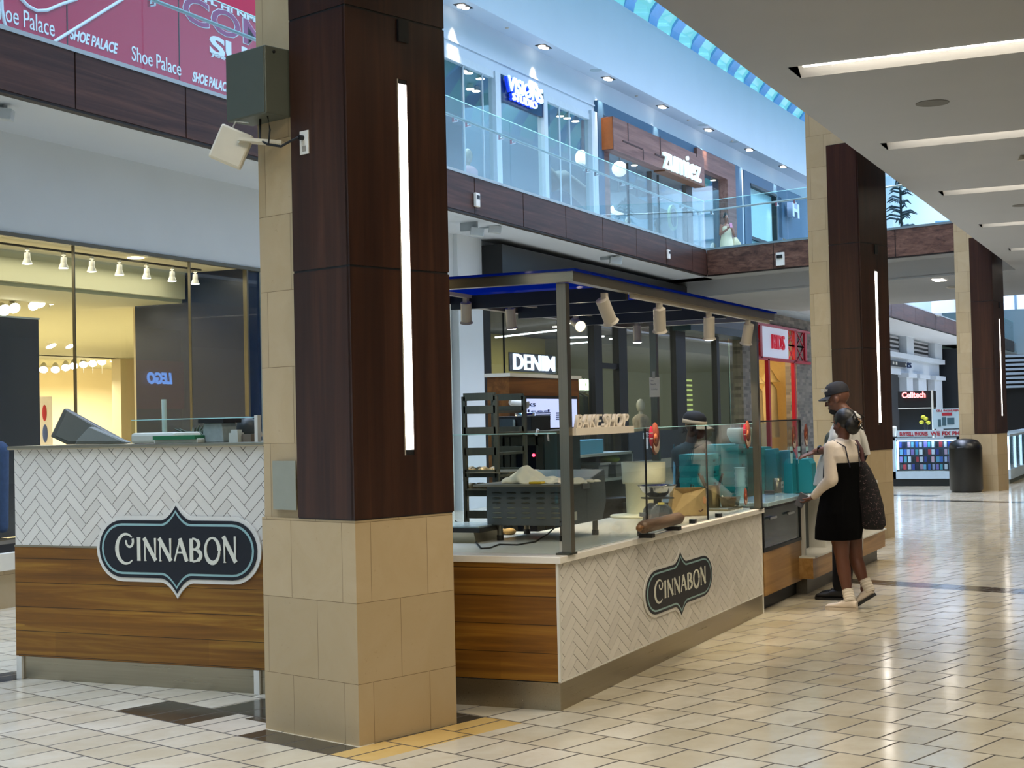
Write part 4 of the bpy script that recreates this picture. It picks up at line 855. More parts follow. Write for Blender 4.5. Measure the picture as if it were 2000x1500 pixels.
p = oy(1128, 331, 14.25); text('VISIONS', fy((p.x, 14.0, p.z-.1)), .2, mat('vinyl_white', 'd4e6ea', .5), 'trim_3', None, width=.95, height=.2, ext=.003).__setitem__('kind', 'structure')

# soffit lights washing the upper wall
for k, (u, v) in enumerate(((905, 12), (1062, 91), (1188, 153), (1294, 208), (1384, 253), (1464, 292), (1530, 325))):
    p = oz(u, v, HC); t = thing('square_downlight', '%s twin square downlight from the left in the upper soffit' % names[k], 'downlight', tuple(p), group='square downlights in the upper soffit')
    MB(Matrix.Translation(p)).box(-.24, .24, -.12, .12, -.012, -.0005).build('recess', mat('downlight_black', '181614', .6), t)
    MB().cyl(p+Vector((-.11, 0, -.06)), p+Vector((-.11, 0, -.013)), .075, .09, 16).cyl(p+Vector((.11, 0, -.035)), p+Vector((.11, 0, -.013)), .07, .08, 16).build('lamp_face', emis('downlight_lamp', 'fff4e6', 5), t)
    spot('downlight_lamp', p+Vector((0, 0, -.08)), (p.x, 14.1-.026*(p.x-28)+.1, 9.0), 260, (1, .80, .6), 42, .8, .05)
for k, (u, v) in enumerate(((990, 54), (1243, 187), (1344, 234), (1430, 275))):
    p = oz(u, v, HC); tag(MB().cyl(p, p-Vector((0, 0, .03)), .05, .03, 12).build('sprinkler_head', M['track']), '%s small sprinkler from the left in the upper soffit' % names[k], 'sprinkler')
for k, (u, v) in enumerate(((1164, 137), (1373, 244), (1434, 277))):
    p = oz(u, v, HC); tag(MB().cyl(p, p-Vector((0, 0, .008)), .16, n=20).build('ceiling_speaker', mat('grille_grey', '9fb0b4', .7)), '%s round grey speaker from the left in the upper soffit' % names[k], 'speaker')

# glass balustrades
def balustrade(P0, P1, joints, label, z=5.9, h=1.2, rail=True):
    P0, P1 = Vector(P0), Vector(P1); d = (P1-P0).normalized(); n = Vector((-d.y, d.x, 0)); n = n if n.dot(Vector((.3, 1, 0))) > 0 else -n
    t = thing('glass_balustrade', label, 'balustrade', (P0.x, P0.y, z)); e = [0]+sorted(joints)+[(P1-P0).length]
    def q(mb, s0, s1, d0, d1, z0, z1):
        V = [P0+d*s+n*k for s, k in ((s0, d0), (s1, d0), (s1, d1), (s0, d1))]; return mb.prism([(v.x, v.y) for v in V], z0, z1)
    for a, b in zip(e, e[1:]):
        q(MB(), a+.008, b-.008, .03, .042, z, z+h).build('glass_panel', M['rail'], t)
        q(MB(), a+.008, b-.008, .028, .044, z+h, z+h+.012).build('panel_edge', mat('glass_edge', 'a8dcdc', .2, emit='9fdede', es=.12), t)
        for s in (a+.25, b-.25):
            r = P0+d*s; MB().cyl(r+n*.04+Vector((0, 0, z+.86)), r+n*.12+Vector((0, 0, z+.86)), .022, n=8).box(r.x+n.x*.12-.02, r.x+n.x*.12+.02, r.y+n.y*.12-.02, r.y+n.y*.12+.02, z+.84, z+.92).build('rail_bracket', M['chrome'], t)
    MB().cyl(P0+n*.12+Vector((0, 0, z+.94)), P1+n*.12+Vector((0, 0, z+.94)), .024, n=10).build('handrail', mat('satin_rail', 'a4b4b4', .3, .7), t)
J = [oy(u, v, FASC_Y).x+14 for u, v in ((912, 280), (1000, 300), (1165, 330), (1231, 360), (1290, 400), (1345, 420))]
balustrade((-14, FASC_Y, 0), (BX, FASC_Y, 0), [2+2.9*k for k in range(12)]+J, 'long glass balustrade with handrail along the left upper floor')
balustrade((A[0], A[1], 0), (A[0]+Bd.x*8.6, A[1]+Bd.y*8.6, 0), [2.4, 5.2, 7.2], 'glass balustrade across the bridge')
balustrade((46, 10.25, 0), (98, 10.25, 0), [4*k for k in range(1, 13)], 'distant glass balustrade beyond the bridge')

# roof and skylight
sky = UB(); 
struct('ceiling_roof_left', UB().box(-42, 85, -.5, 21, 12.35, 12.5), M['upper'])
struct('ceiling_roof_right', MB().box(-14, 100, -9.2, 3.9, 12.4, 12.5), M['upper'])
t = MB(); n_ = 12
def arc(k): a = PI*k/n_; return (8.72+4.88*math.cos(a), 12.36+2.5*math.sin(a))
for k in range(n_): (y0, z0), (y1, z1) = arc(k), arc(k+1); t.add([(-14, y0, z0), (100, y0, z0), (100, y1, z1), (-14, y1, z1)], [(0, 1, 2, 3)], True)
so = t.build('window_5', glass('skylight_glass', (.97, 1, 1), .03), kind='structure')
rb = MB()
xs = [oz(u, v, 12.4).x for u, v in ((1157, 11), (1209, 43), (1259, 74))]; step = (xs[2]-xs[0])/2; x = xs[0]-step*22
while x < 96:
    for k in range(n_): (y0, z0), (y1, z1) = arc(k), arc(k+1); rb.prism([(y0, z0-.02), (y1, z1-.02), (y1, z1-.14), (y0, z0-.14)], x-step*.36, x, 'x')
    x += step
rb.build('skylight_rafters', mat('rafter_blue_white', '7fb4e4', .6), so)  # white rafters, the sky's blue light painted into their colour
# far end of the upper level
t = thing('upper_glazed_store', 'bright glazed store front at the far end of the upper level', 'shopfront', (66, 7, 5.85))
MB().box(66, 66.1, 3.3, 12.4, 5.86, 12.3).build('white_wall', M['white'], t)
m = MB()
for y in (4.4, 5.6, 6.8, 8, 9.2): m.box(65.9, 66, y-.04, y+.04, 5.85, 11)
for z in (8.2, 9.8, 11): m.box(65.9, 66, 3.3, 10, z-.03, z+.03)
m.build('mullions', mat('mullion_grey', '5f7f92', .5), t)
t = thing('escalator', 'pale escalator with bright edge lights at the far end of the upper level', 'escalator', (52, 6.5, 5.86))
for k in range(4): MB().bar((50.5+k*.5, 7.6, 6.5+.22*k), (56, 4.2, 6.9+.42*k), .12, .1).build('light_edge', emis('white_edge', 'eef8ff', 1.3), t); 
MB().bar((50.5, 7.7, 6.2), (56, 4.2, 6.9), .3, .7).build('side_panel', mat('teal_side', '8cc4d4', .3), t); MB().box(52, 54, 5.4, 6.6, 5.86, 6.5).build('base', wt, t)
p = ox(1759, 385, 50); t = thing('feathery_plant', 'dark feathery plant at the far end of the upper level', 'plant', (50, p.y, 5.86))
MB().cyl((50, p.y, 5.86), (50, p.y, p.z+.6), .04).lathe([(.25, 5.86), (.32, 6.3)], (50, p.y, 0), 16).build('stem', mat('dark_stem', '1f2420', .8), t)
m = MB()
for k in range(46):
    a = random.uniform(0, 2*PI); z = p.z-1.0+1.7*random.random(); r = .55*(1-(z-p.z+1)/2.2)+.12; m.tube([(50, p.y, z), (50+r*.6*math.cos(a), p.y+r*.6*math.sin(a), z+.08), (50+r*math.cos(a), p.y+r*math.sin(a), z-.03)], [.03, .04, .008], 5)
m.build('fronds', mat('dark_frond', '22343a', .8), t)
# ------------------------------------------------------------------ bakery equipment and goods
H0 = CT
gs = mat('oven_grey', '5b6062', .42, .25); gside = mat('oven_side_grey', '4c545a', .5, .1)
# conveyor oven on legs
ox0 = 8.84; yl = ox(951, 1000, ox0).y; yr = 3.69; zb_ = ox(951, 1026, ox0).z; zt_ = ox(951, 950, ox0).z; ox1 = 9.50
t = thing('countertop_oven', 'grey countertop oven with louvred end and cloth on top', 'oven', ((ox0+ox1)/2, (yl+yr)/2, H0))
MB().prism([(ox0, zb_), (ox0-.01, zb_+.12), (ox0, zt_), (ox0+.30, zt_+.01), (ox1, zt_+.085), (ox1+.02, zb_+.12), (ox1-.05, zb_)], yr, yl, 'y').build('body', gs, t, bevel=.006)
MB().prism([(ox0+.03, zb_+.01), (ox0+.03, zt_-.03), (ox0+.30, zt_), (ox1-.005, zt_+.075), (ox1+.01, zb_+.12), (ox1-.06, zb_+.01)], yr-.004, yr, 'y').box(ox0+.32, ox0+.325, yr-.006, yr, zb_+.02, zt_).build('side_panel', gside, t)
for r in range(6):
    for c in range(5):
        y = yl-.075-c*.105; z = zt_-.045-r*.032
        MB().sph((ox0-.004, y, z), (.010, .037, .007), 12, 6).build('louvre', mat('louvre_dark', '34362f', .5) if r < 3 else mat('louvre_painted_lit', '7c7a6a', .35, .4), t)  # lower rows use a lighter copy, light painted into the colour
tl = ox(924, 943, ox0-.08)
MB().box(ox0-.08, ox1-.12, yr+.02, tl.y, zt_-.0, zt_+.016).build('top_tray', steel('warm_steel', 'a89a88', .3, 'y'), t)
MB().box(ox0+.22, ox0+.34, yr-.02, yr+.06, zt_-.03, zt_+.03).build('end_bracket', M['chrome'], t)
MB().box(ox0+.1, ox0+.14, yr-.006, yr-.004, zb_+.03, zb_+.085).build('rating_label', M['plastic'], t)
for x, y in ((ox0+.05, yl-.07), (ox0+.05, yr+.06), (ox1-.09, yl-.03), (ox1-.09, yr+.04)): MB().cyl((x, y, H0+.035), (x, y, zb_+.01), .019).build('leg', M['steelz'], t); MB().cyl((x, y, H0), (x, y, H0+.035), .023).build('rubber_foot', M['rubber'], t)
random.seed(3)
# towel
def cloth(i, j):
    a, b = i, j; y = yl-.10-a*.56; x = ox0+.02+b*.38; h = .085*math.exp(-((a-.16)**2)/.025)*math.sin(PI*b)**.5 + .03*math.sin(PI*min(1, max(0, a)))**.5*math.sin(PI*b)**.6
    h += .006*math.sin(a*37+b*5)+.005*math.sin(b*23+a*11); return (x+.012*math.sin(a*16), y+.012*math.sin(b*19), zt_+.016+max(.002, h))
m = MB().grid(cloth, 60, 24)
tag(m.build('folded_towel', mat('cream_towel', 'e6dfc6', .95), sub=1), 'crumpled cream towel lying on the grey countertop oven', 'towel')
bpy.data.objects['folded_towel'].modifiers.new('thickness', 'SOLIDIFY').thickness = .006
bpy.data.objects['folded_towel'].modifiers['thickness'].offset = -1
tag(MB().box(ox0-.03, ox0+.06, yr+.17, yr+.26, zt_+.017, zt_+.03).build('yellow_tag', mat('yellow_plastic', 'd9b81c', .5), bevel=.004), 'small yellow tag under the cream towel', 'label')
P = [ox(1095, 1019, ox0-.01)]+[oz(u, v, H0+.006) for u, v in ((1070, 1043), (1045, 1058), (1010, 1064), (975, 1063), (957, 1070), (940, 1071), (925, 1053), (905, 1030), (889, 1017))]
tag(MB().tube(P, .005, 8).build('power_cord', M['rubber']), 'black power cord from the oven across the white worktop', 'cord')
# metal tray and food at the left
a = oz(905, 1062, H0)
t = thing('steel_food_tray', 'deep steel tray with dark rim beside the column', 'tray', (8.35, 4.3, H0))
c = oz(892, 1060, H0)
MB().prism([(c.x, H0), (c.x+.34, H0), (c.x+.37, H0+.07), (c.x-.03, H0+.07)], c.y-.14, c.y+.35, 'y').build('pan', M['steely'], t); MB().box(c.x-.045, c.x+.39, c.y-.19, c.y+.4, H0+.07, H0+.10).build('dark_rim', M['black'], t); MB().box(c.x-.03, c.x+.37, c.y-.17, c.y+.38, H0+.10, H0+.108).build('clear_lid', mat('pale_lid', 'a9b8ba', .15), t)
for k in range(3):
    q_ = oz(945+k*18, 1047, H0); q_.x += .12; tag(MB().sph((q_.x, q_.y, H0+.022), (.05, .045, .024)).build('bread_roll', mat('golden_bread', 'b48a4a', .8)), '%s golden bread roll from the left beneath the oven' % ['first', 'middle', 'last'][k], 'bread roll', 'bread rolls under the oven')
# sheet-pan rack
rx = 9.75; ya = ox(906, 850, rx).y; yb = ox(968, 850, rx).y; rz1 = ox(930, 774, rx).z; yl2 = ox(886, 850, rx+.3).y
t = thing('sheet_pan_rack', 'tall steel sheet pan rack beside the column', 'rack', (rx+.2, (ya+yb)/2, 0)); rs = steel('rack_steel', '77766a', .35, 'z')
for x in (rx, rx+.5):
    for y in (ya, yb): MB().box(x, x+.03, y-.015, y+.015, .1, rz1).build('upright', rs, t); MB().cyl((x+.015, y, 0), (x+.015, y, .1), .03).build('caster', M['rubber'], t)
for v in (775, 800, 842, 882, 925, 962, 1005):
    z = ox(930, v, rx).z; MB().box(rx, rx+.02, yb, ya, z-.028, z+.028).build('cross_rail', rs, t); MB().box(rx+.5, rx+.52, yb, ya, z-.025, z+.025).build('cross_rail', rs, t)
for v in (800, 842, 882, 925, 962): z = ox(930, v, rx).z-.03; MB().box(rx+.03, rx+.5, ya-.03, ya, z, z+.02).build('shelf_runner', rs, t); MB().box(rx+.03, rx+.5, yb, yb+.03, z, z+.02).build('shelf_runner', rs, t)
for k, v in enumerate((922, 955)):
    z = ox(930, v, rx).z
    t = thing('sheet_pan', ['upper sheet pan of wrapped pastry in the steel rack', 'lower sheet pan of pastry in the steel rack'][k], 'tray', (rx+.2, (ya+yb)/2, z))
    MB().box(rx-.06, rx+.48, yb-.03-.1*(1-k), ya-.035, z-.008, z).build('pan', M['steely'], t)
    m = MB()
    for i in range(9): m.sph((rx+.05+.12*random.random(), yb+.04+i*.028, z+.015), (.05, .025, .02*random.uniform(.7, 1.4)), 8, 6)
    m.build('pastry', mat('wrapped_pastry', 'a58e66', .4, vary=.3, vscale=30), t)['kind'] = 'stuff'
# oven cabinet behind
qx = 11.2; y0 = ox(975, 900, qx).y; y1 = ox(1062, 900, qx).y; zt2 = ox(1010, 842, qx).z
t = thing('double_door_oven', 'dark steel double door oven with glass windows', 'oven', (qx+.35, (y0+y1)/2, 0)); dk = steel('oven_door_steel', '565248', .35, 'z')
MB().box(qx+.02, qx+.8, y1, y0, .1, zt2-.03).build('body', dk, t)
ym = ox(997, 900, qx).y
for a, b in ((y0, ym), (ym, y1)):
    m = MB(); w_ = .05; m.box(qx, qx+.02, b+.005, b+w_+.02, .15, zt2-.05).box(qx, qx+.02, a-w_, a-.005, .15, zt2-.05).box(qx, qx+.02, b+w_, a-w_, zt2-.12, zt2-.05).box(qx, qx+.02, b+w_, a-w_, .15, .24)
    d_ = m.build('door', dk, t); MB().box(qx+.004, qx+.012, b+w_, a-w_, .24, zt2-.12).build('door_window', mat('dark_window', '0c1016', .08), d_); MB().cyl((qx-.03, (a+b)/2-.06, 1.15), (qx-.03, (a+b)/2+.02, 1.15), .008).build('handle', M['chrome'], d_)
tag(MB().box(qx-.15, qx+.8, y1-.12, y0+.02, zt2-.03, zt2).build('steel_shelf', M['steel']), 'steel shelf on top of the double door oven', 'shelf')
ya2, yb2 = ox(972, 830, qx).y, ox(1038, 830, qx).y; zm2 = ox(1000, 813, qx).z
t = thing('microwave_oven', 'black microwave on the steel shelf', 'microwave', (qx+.2, (ya2+yb2)/2, zt2))
MB().box(qx, qx+.4, yb2, ya2, zt2, zm2).build('body', M['black'], t, bevel=.005); MB().box(qx-.006, qx, (ya2+yb2)/2, ya2-.02, zt2+.02, zm2-.02).build('door_window', mat('microwave_glass', '3c464a', .1), t); MB().box(qx-.03, qx-.01, (ya2+yb2)/2-.02, (ya2+yb2)/2, zt2+.02, zm2-.03).build('handle', M['chrome'], t)
MB().cyl((qx-.01, ox(1043, 900, qx).y, ox(1043, 889, qx).z), (qx, ox(1043, 900, qx).y, ox(1043, 889, qx).z), .013).build('red_light', emis('red_led', 'ff2040', 6), bpy.data.objects['double_door_oven'])
tag(MB().cyl(ox(1047, 833, qx-.3)-Vector((0, 0, .07)), ox(1051, 848, qx-.3)+Vector((0, 0, .04)), .012).build('white_strap', M['plastic']), 'short white strap hanging from the shelf edge', 'strap')
# oak screen wall with menu display
wx = 12.05; c = ox(994, 731, wx); ztw = c.z; xe = oy(1130, 737, c.y).x; yle = ox(951, 733, wx).y
t = thing('oak_partition', 'tall oak clad partition carrying the menu screens', 'partition', (wx+.6, c.y+.4, 0))
MB().box(wx, xe, c.y, yle, 0, ztw-.02).build('oak_body', wood('oak_partition_veneer', '4a2c10', '6e4318', '8c5c28', 'x', .8, .4), t); MB().box(wx-.02, xe+.03, c.y-.02, yle+.02, ztw-.02, ztw+.012).build('top_cap', M['plastic'], t)
sx0, sx1 = oy(1011, 790, c.y).x, oy(1122, 790, c.y).x; sz1, sz0 = oy(1011, 779, c.y).z, oy(1011, 838, c.y).z
t = thing('menu_screen', 'lit lilac blue menu screen on the oak partition', 'screen', ((sx0+sx1)/2, c.y-.03, sz0))
MB().box(sx0-.03, sx1, c.y-.035, c.y-.004, sz0-.03, sz1+.03).build('bezel', M['black'], t); MB().box(sx0, sx1-.03, c.y-.038, c.y-.035, sz0, sz1).build('display', emis('screen_glow', '8d9fd8', .9), t)
ink = mat('screen_ink', '1b2248', .5)
def st(s_, u, v0, v1, w_): a = oy(u, v1, c.y-.04); text(s_, fy((a.x, c.y-.0405, a.z)), .1, ink, 'menu_text', t, width=w_, height=oy(u, v0, c.y-.04).z-a.z, ext=.001, bold=.01)
st('Drinks', 1022, 784, 794, .55); st('Iced', 1052, 800, 805, .5)
m = MB()
for k in range(4):
    for uu, w_ in ((1046, .35), (1086, .3)): a = oy(uu, 808+k*4, c.y-.04); m.box(a.x, a.x+w_, c.y-.0405, c.y-.039, a.z, a.z+.012)
m.build('menu_lines', ink, t)['kind'] = 'stuff'
a = ox(1000, 786, wx-.2); t = thing('security_camera', 'small white camera on a stalk before the menu screen', 'camera', tuple(a))
MB().cyl(ox(1000, 786, wx), a, .03).build('mount', M['plastic'], t); MB().cyl(a, ox(1010, 787, wx-.35), .012).build('arm', M['plastic'], t); q_ = ox(1020, 789, wx-.38)
MB().cyl(q_+Vector((0, .09, .01)), q_+Vector((-.02, -.06, -.01)), .032).build('camera_body', M['plastic'], t)
tag(MB().lathe([(0, 0), (.075, 0), (.085, .06), (.07, .065), (0, .06)], tuple(ox(1025, 814, qx+.1)-Vector((0, 0, .03)))).build('metal_bowl', M['chrome']), 'small steel bowl on top of the black microwave', 'bowl')

# back shelving with containers
by = 5.0; bx0, bx1 = oy(1117, 886, by).x, oy(1236, 886, by).x
t = thing('back_shelving', 'grey back shelving with pans and containers', 'shelf', ((bx0+bx1)/2, by+.2, 0)); shm = mat('pale_shelf_edge', '94a4a4', .4)
for v in (886, 937): z = oy(1170, v, by).z; MB().box(bx0, bx1, by, by+.4, z-.025, z).build('shelf_board', shm, t)
zsh0, zsh1 = oy(1170, 937, by).z, oy(1170, 886, by).z
MB().box(bx0, bx1, by+.38, by+.42, 0, zsh1).build('back_panel', mat('shelf_back', '5c5a4e', .6), t); MB().box(bx0, bx0+.03, by, by+.4, 0, zsh1+.2).box(bx1-.03, bx1, by, by+.4, 0, zsh1).build('side_panel', shm, t)
for k, (u, w_, h_, col, lab) in enumerate(((1135, .22, .09, '33363a', 'dark pan with raised handle on the back shelf'), (1172, .26, .13, '8a9296', 'grey lidded tub in the middle of the back shelf'), (1205, .28, .12, '6f7674', 'grey tub holding a green bag on the back shelf'))):
    p = oy(u, 936, by+.08); z = zsh0
    t = thing('storage_tub', lab, 'container', (p.x, by+.15, z)); MB().prism([(p.x-w_*.4, z), (p.x+w_*.4, z), (p.x+w_/2, z+h_), (p.x-w_/2, z+h_)], by+.04, by+.28, 'y').build('tub', mat('tub_'+col, col, .4), t); MB().box(p.x-w_*.55, p.x+w_*.55, by+.02, by+.3, z+h_, z+h_+.02).build('lid', mat('lid_'+col, 'a2abad' if k else '4a4e50', .3), t)
    if k == 2: MB().sph((p.x, by+.15, z+h_+.05), (.12, .1, .045), 12, 8).build('green_bag', mat('lime_bag', 'a9c24a', .5, vary=.3, vscale=20), t)
z = zsh1; p = oy(1142, 884, by+.1)
tag(MB().box(p.x-.35, p.x+.35, by+.05, by+.2, z, z+.13).build('blue_box', mat('sky_blue_box', '58a4c8', .5), bevel=.005), 'sky blue box on top of the back shelf', 'box')
# black tubs on stools, tray pans in the aisle
for k, u in enumerate((1195, 1225)):
    p = oy(u, 975, 4.95); tag(MB().lathe([(.14, .1), (.17, p.z+.0), (.19, p.z+.02)], (p.x-.1, 4.95, 0)).build('black_bin', M['black']), ['black bin in the aisle right of the grey oven', 'black bin behind the cream bucket'][k], 'bin')

# --- on the worktop
def onc(u, v, z=H0): return oz(u, v, z)
c = onc(1263, 1008)+Vector((.12, .06, 0)); hb = ox(1263, 902, c.x).z-H0; R = .175
t = thing('cream_ingredient_bucket', 'tall cream plastic bucket standing on the worktop', 'bucket', tuple(c)); crm = mat('cream_plastic', 'e9e2bf', .4)
MB().lathe([(R*.82, 0), (R*.86, hb*.60), (R*.98, hb*.60), (R, hb*.64), (R*1.02, hb), (R*.97, hb), (R*.95, hb*.65)], tuple(c), 40).build('bucket_body', crm, t); MB().lathe([(0, hb*.7), (R*.94, hb*.7)], tuple(c), 32).build('dough', mat('dough', 'ddd09a', .8), t)
c2 = onc(1235, 1016)+Vector((0, 0, 0)); tag(MB().lathe([(0, 0), (.21, 0), (.22, .012), (.21, .02), (0, .018)], (c.x-.22, c.y-.02, H0), 32).build('dough_board', crm), 'round cream board half under the bucket', 'board')
# scale
c = onc(1290, 1022)+Vector((.06, .04, 0)); k = .86
t = thing('kitchen_scale', 'grey kitchen scale with a shiny steel bowl', 'scale', tuple(c), YAW-PI/2+.25); sg = mat('scale_grey', '585d64', .35)
MB().prism([(-.115*k, 0), (.115*k, 0), (.10*k, .12*k), (.05*k, .17*k), (-.05*k, .17*k), (-.10*k, .12*k)], -.085, .085, 'y').build('housing', sg, t, True, bevel=.01)
MB().prism([(-.03, .01), (.105*k, .01), (.09*k, .115*k), (.04*k, .15*k), (-.01, .15*k)], -.091, -.085, 'y').build('front_panel', mat('scale_panel', '454a50', .25), t, True)
MB().box(-.03, .02, -.094, -.085, .14, .155).build('yellow_label', mat('label_yellow', 'c9b960', .5), t, True)
MB().cyl((0, 0, .145), (0, 0, .18), .03).box(-.10, .10, -.09, .09, .18, .19).build('platform', M['black'], t, True); MB().box(-.135, -.10, -.03, .03, .05, .08).build('side_knob', sg, t, True)
MB().lathe([(0, .20), (.06, .195), (.115, .235), (.145, .28), (.150, .282), (.140, .272), (.10, .235), (0, .205)], (0, 0, 0), 40).build('steel_bowl', mat('polished_steel', 'd8d4cc', .12, 1, vary=0), t, True)
# rolling pin in its cradle
a, b = oz(1254, 1030, H0+.075), oz(1326, 1012, H0+.075); dd = (b-a).normalized()
t = thing('rolling_pin', 'fat wooden rolling pin lying by the glass guard', 'rolling pin', tuple((a+b)/2)); pinm = wood('pin_wood', '4c3a2a', '6a5440', '86705a', 'x', 2, .45)
MB().lathe([(.018, -.0), (.036, .008), (.042, .02), (.042, (b-a).length-.02), (.036, (b-a).length-.008), (.018, (b-a).length)], tuple(a), 24, M=dd.to_track_quat('Z', 'Y').to_matrix().to_4x4()).build('barrel', pinm, t)
for p, s_ in ((a, -1), (b, 1)): MB().lathe([(.012, 0), (.012, .03), (.02, .045), (.022, .065), (.012, .08), (0, .082)], tuple(p), 16, M=(dd*s_).to_track_quat('Z', 'Y').to_matrix().to_4x4()).build('handle', wood('pin_handle_wood', '5a3a20', '7a5632', '946e46', 'x', 2, .45), t)
for f in (.12, .85): p = a.lerp(b, f); MB().box(p.x-.03, p.x+.03, p.y-.045, p.y+.045, H0, H0+.027).build('cradle', M['black'], t)
# paper bag
c = onc(1345, 1008)+Vector((.05, .03, 0)); w_ = .15
t = thing('paper_bag', 'brown paper bag with a printed roll standing on the worktop', 'paper bag', tuple(c), YAW-PI/2+.15); kr = mat('kraft_paper', 'a58a5e', .85, vscale=25)
hb = ox(1345, 953, c.x).z-H0
m = MB(); m.add([(-.15, -.07, 0), (.145, -.07, 0), (.145, .07, 0), (-.15, .07, 0), (-.115, -.05, hb), (.14, -.06, hb*.99), (.14, .06, hb), (-.11, .06, hb*1.01), (.02, -.095, hb*.03), (.06, -.10, hb*.72), (-.03, -.02, hb*.8)],
               [(0, 3, 2, 1), (1, 2, 6, 5), (2, 3, 7, 6), (0, 4, 7, 3), (0, 8, 9, 10), (0, 10, 4), (8, 1, 9), (1, 5, 9), (9, 5, 4, 10)]).build('bag_body', kr, t, True).modifiers.new('thickness', 'SOLIDIFY').thickness = .001
dkb = mat('dark_brown_print', '4a2216', .6); t_ = t
MB().sph((.095, -.074, hb*.52), (.028, .004, .042), 16, 8).build('printed_roll', dkb, t, True); MB().sph((.125, -.077, hb*.56), (.016, .004, .03), 16, 8).build('printed_roll_glaze', mat('glaze_print', 'c48a5c', .6), t, True)
MB().tube([(.07, -.10, hb*.2), (.085, -.10, hb*.17), (.105, -.10, hb*.24)], .005).build('printed_tick', dkb, t, True)
# tray with steel pots
a = onc(1375, 996); b = onc(1450, 986)
t = tag(MB().box(11.85, 12.6-.3, 3.52, 3.92, H0, H0+.02).build('bake_tray', steel('tray_steel', 'a89f84', .35, 'y'), bevel=.004), 'low steel tray near the far canopy post', 'tray')
z = H0+.02; pm = steel('pot_steel', 'a49a84', .22, 'z')
c = oz(1393, 985, z)+Vector((0, .03, 0)); c.x = min(c.x, 12.18); c = ox(1393, 985, 12.1); c.z = z
ph = ox(1393, 948, c.x).z-z
t = thing('utensil_pot', 'steel pot of dark handled utensils on the tray', 'pot', tuple(c)); MB().lathe([(.062, 0), (.062, ph), (.066, ph), (.055, ph-.004), (.055, .01)], tuple(c), 28).build('pot', pm, t)
for dx, dy, dz in ((0, .12, .10), (.02, .10, .08), (0, -.09, .10)): MB().cyl(c+Vector((0, dy*.1, ph*.3)), c+Vector((dx, dy, ph+dz)), .008, .011).build('utensil_handle', M['black'], t)
c = ox(1426, 984, 12.15); c.z = z
t = thing('steel_insert_pan', 'square steel pan with a ladle on the tray', 'pan', tuple(c)); MB().prism([(-.055, 0), (.055, 0), (.075, .085), (-.075, .085)], -.06, .06, 'x', Matrix.Translation(c)).build('pan', pm, t); MB().cyl(c+Vector((0, .02, .03)), c+Vector((-.01, .07, .09)), .009).build('ladle_handle', M['plastic'], t)
t = thing('wire_stand', 'black handled tongs standing behind the paper bag', 'tongs', tuple(oz(1348, 985, H0)))
c = ox(1348, 960, 11.6); MB().tube([(c.x, c.y, H0), (c.x, c.y, c.z), (c.x, c.y-.01, c.z+.06), (c.x, c.y-.03, c.z+.05), (c.x, c.y-.035, c.z+.01)], .005).build('wire', M['black'], t)
# teal boxes and bags
def carton(p, s, label, grp, ang=0):
    t = thing('teal_box', label, 'box', tuple(p), ang, grp); MB().box(-s[0]/2, s[0]/2, -s[1]/2, s[1]/2, 0, s[2]).build('carton', M['teal'], t, True, bevel=.003)
    MB().box(-s[0]/2-.002, s[0]/2+.002, -s[1]/2-.002, s[1]/2+.002, s[2]*.55, s[2]+.002).build('lid', mat('teal_lid', '1f9a9c', .5), t, True); MB().box(-.03, .03, -s[1]/2-.004, -s[1]/2-.002, s[2]*.3, s[2]*.5).build('print_mark', mat('dark_teal_print', '0c3a44', .5), t, True); return t
rc = tag(MB().prism([(12.75, 3.76), (16.8, 3.76), (16.8, 4.25), (13.75, 4.25), (13.75, 4.78), (12.75, 4.78)], 0, .90).build('rear_work_counter', M['dsteel']), 'plain inner work counter under the teal boxes', 'counter')
bh = .105; gx = 13.25
ys = ox(1367, 940, gx).y; 
for k in range(4): carton((gx, ys-.0, .902+k*bh), (.34, .28, bh-.003), 'teal box in the left stack behind the glass, %s up' % ['lowest', 'second', 'third', 'topmost'][k], 'stacked teal bakery boxes', 0)
gx2 = 13.6; ys2 = ox(1432, 940, gx2).y
for k in range(4): carton((gx2, ys2+.06, .902+k*.125), (.4, .30, .122), 'teal box in the middle stack beside the pale column, %s up' % ['lowest', 'second', 'third', 'topmost'][k], 'stacked teal bakery boxes', .1)
ys3 = ox(1472, 940, 13.9).y
for k in range(4): carton((13.95, ys3, .902+k*.115), (.38, .22, .112), 'teal box in the right stack by the far canopy post, %s up' % ['lowest', 'second', 'third', 'topmost'][k], 'stacked teal bakery boxes', -.05)
c = ox(1449, 893, 13.55); c.z = .902+4*.125+.001; tag(MB().lathe([(.05, 0), (.10, .02), (.135, .09), (.13, .14), (.12, .15), (.0, .15)], tuple(c), 28).build('cream_bowl', mat('cream_bowl', 'b9c2ae', .4)), 'round cream tub resting above the teal boxes by the far canopy post', 'bowl')
c = ox(1446, 960, 13.0); tag(MB().lathe([(.04+.012*(k%2), .055*k/2) for k in range(0, 12)], (c.x, c.y, .901), 20).build('reflection_column', mat('pale_reflection', '8fc0c4', .3)), 'tall pale column added for a reflection before the right teal boxes', 'reflection')  # pale ribbed column stands in for a reflection in the glass
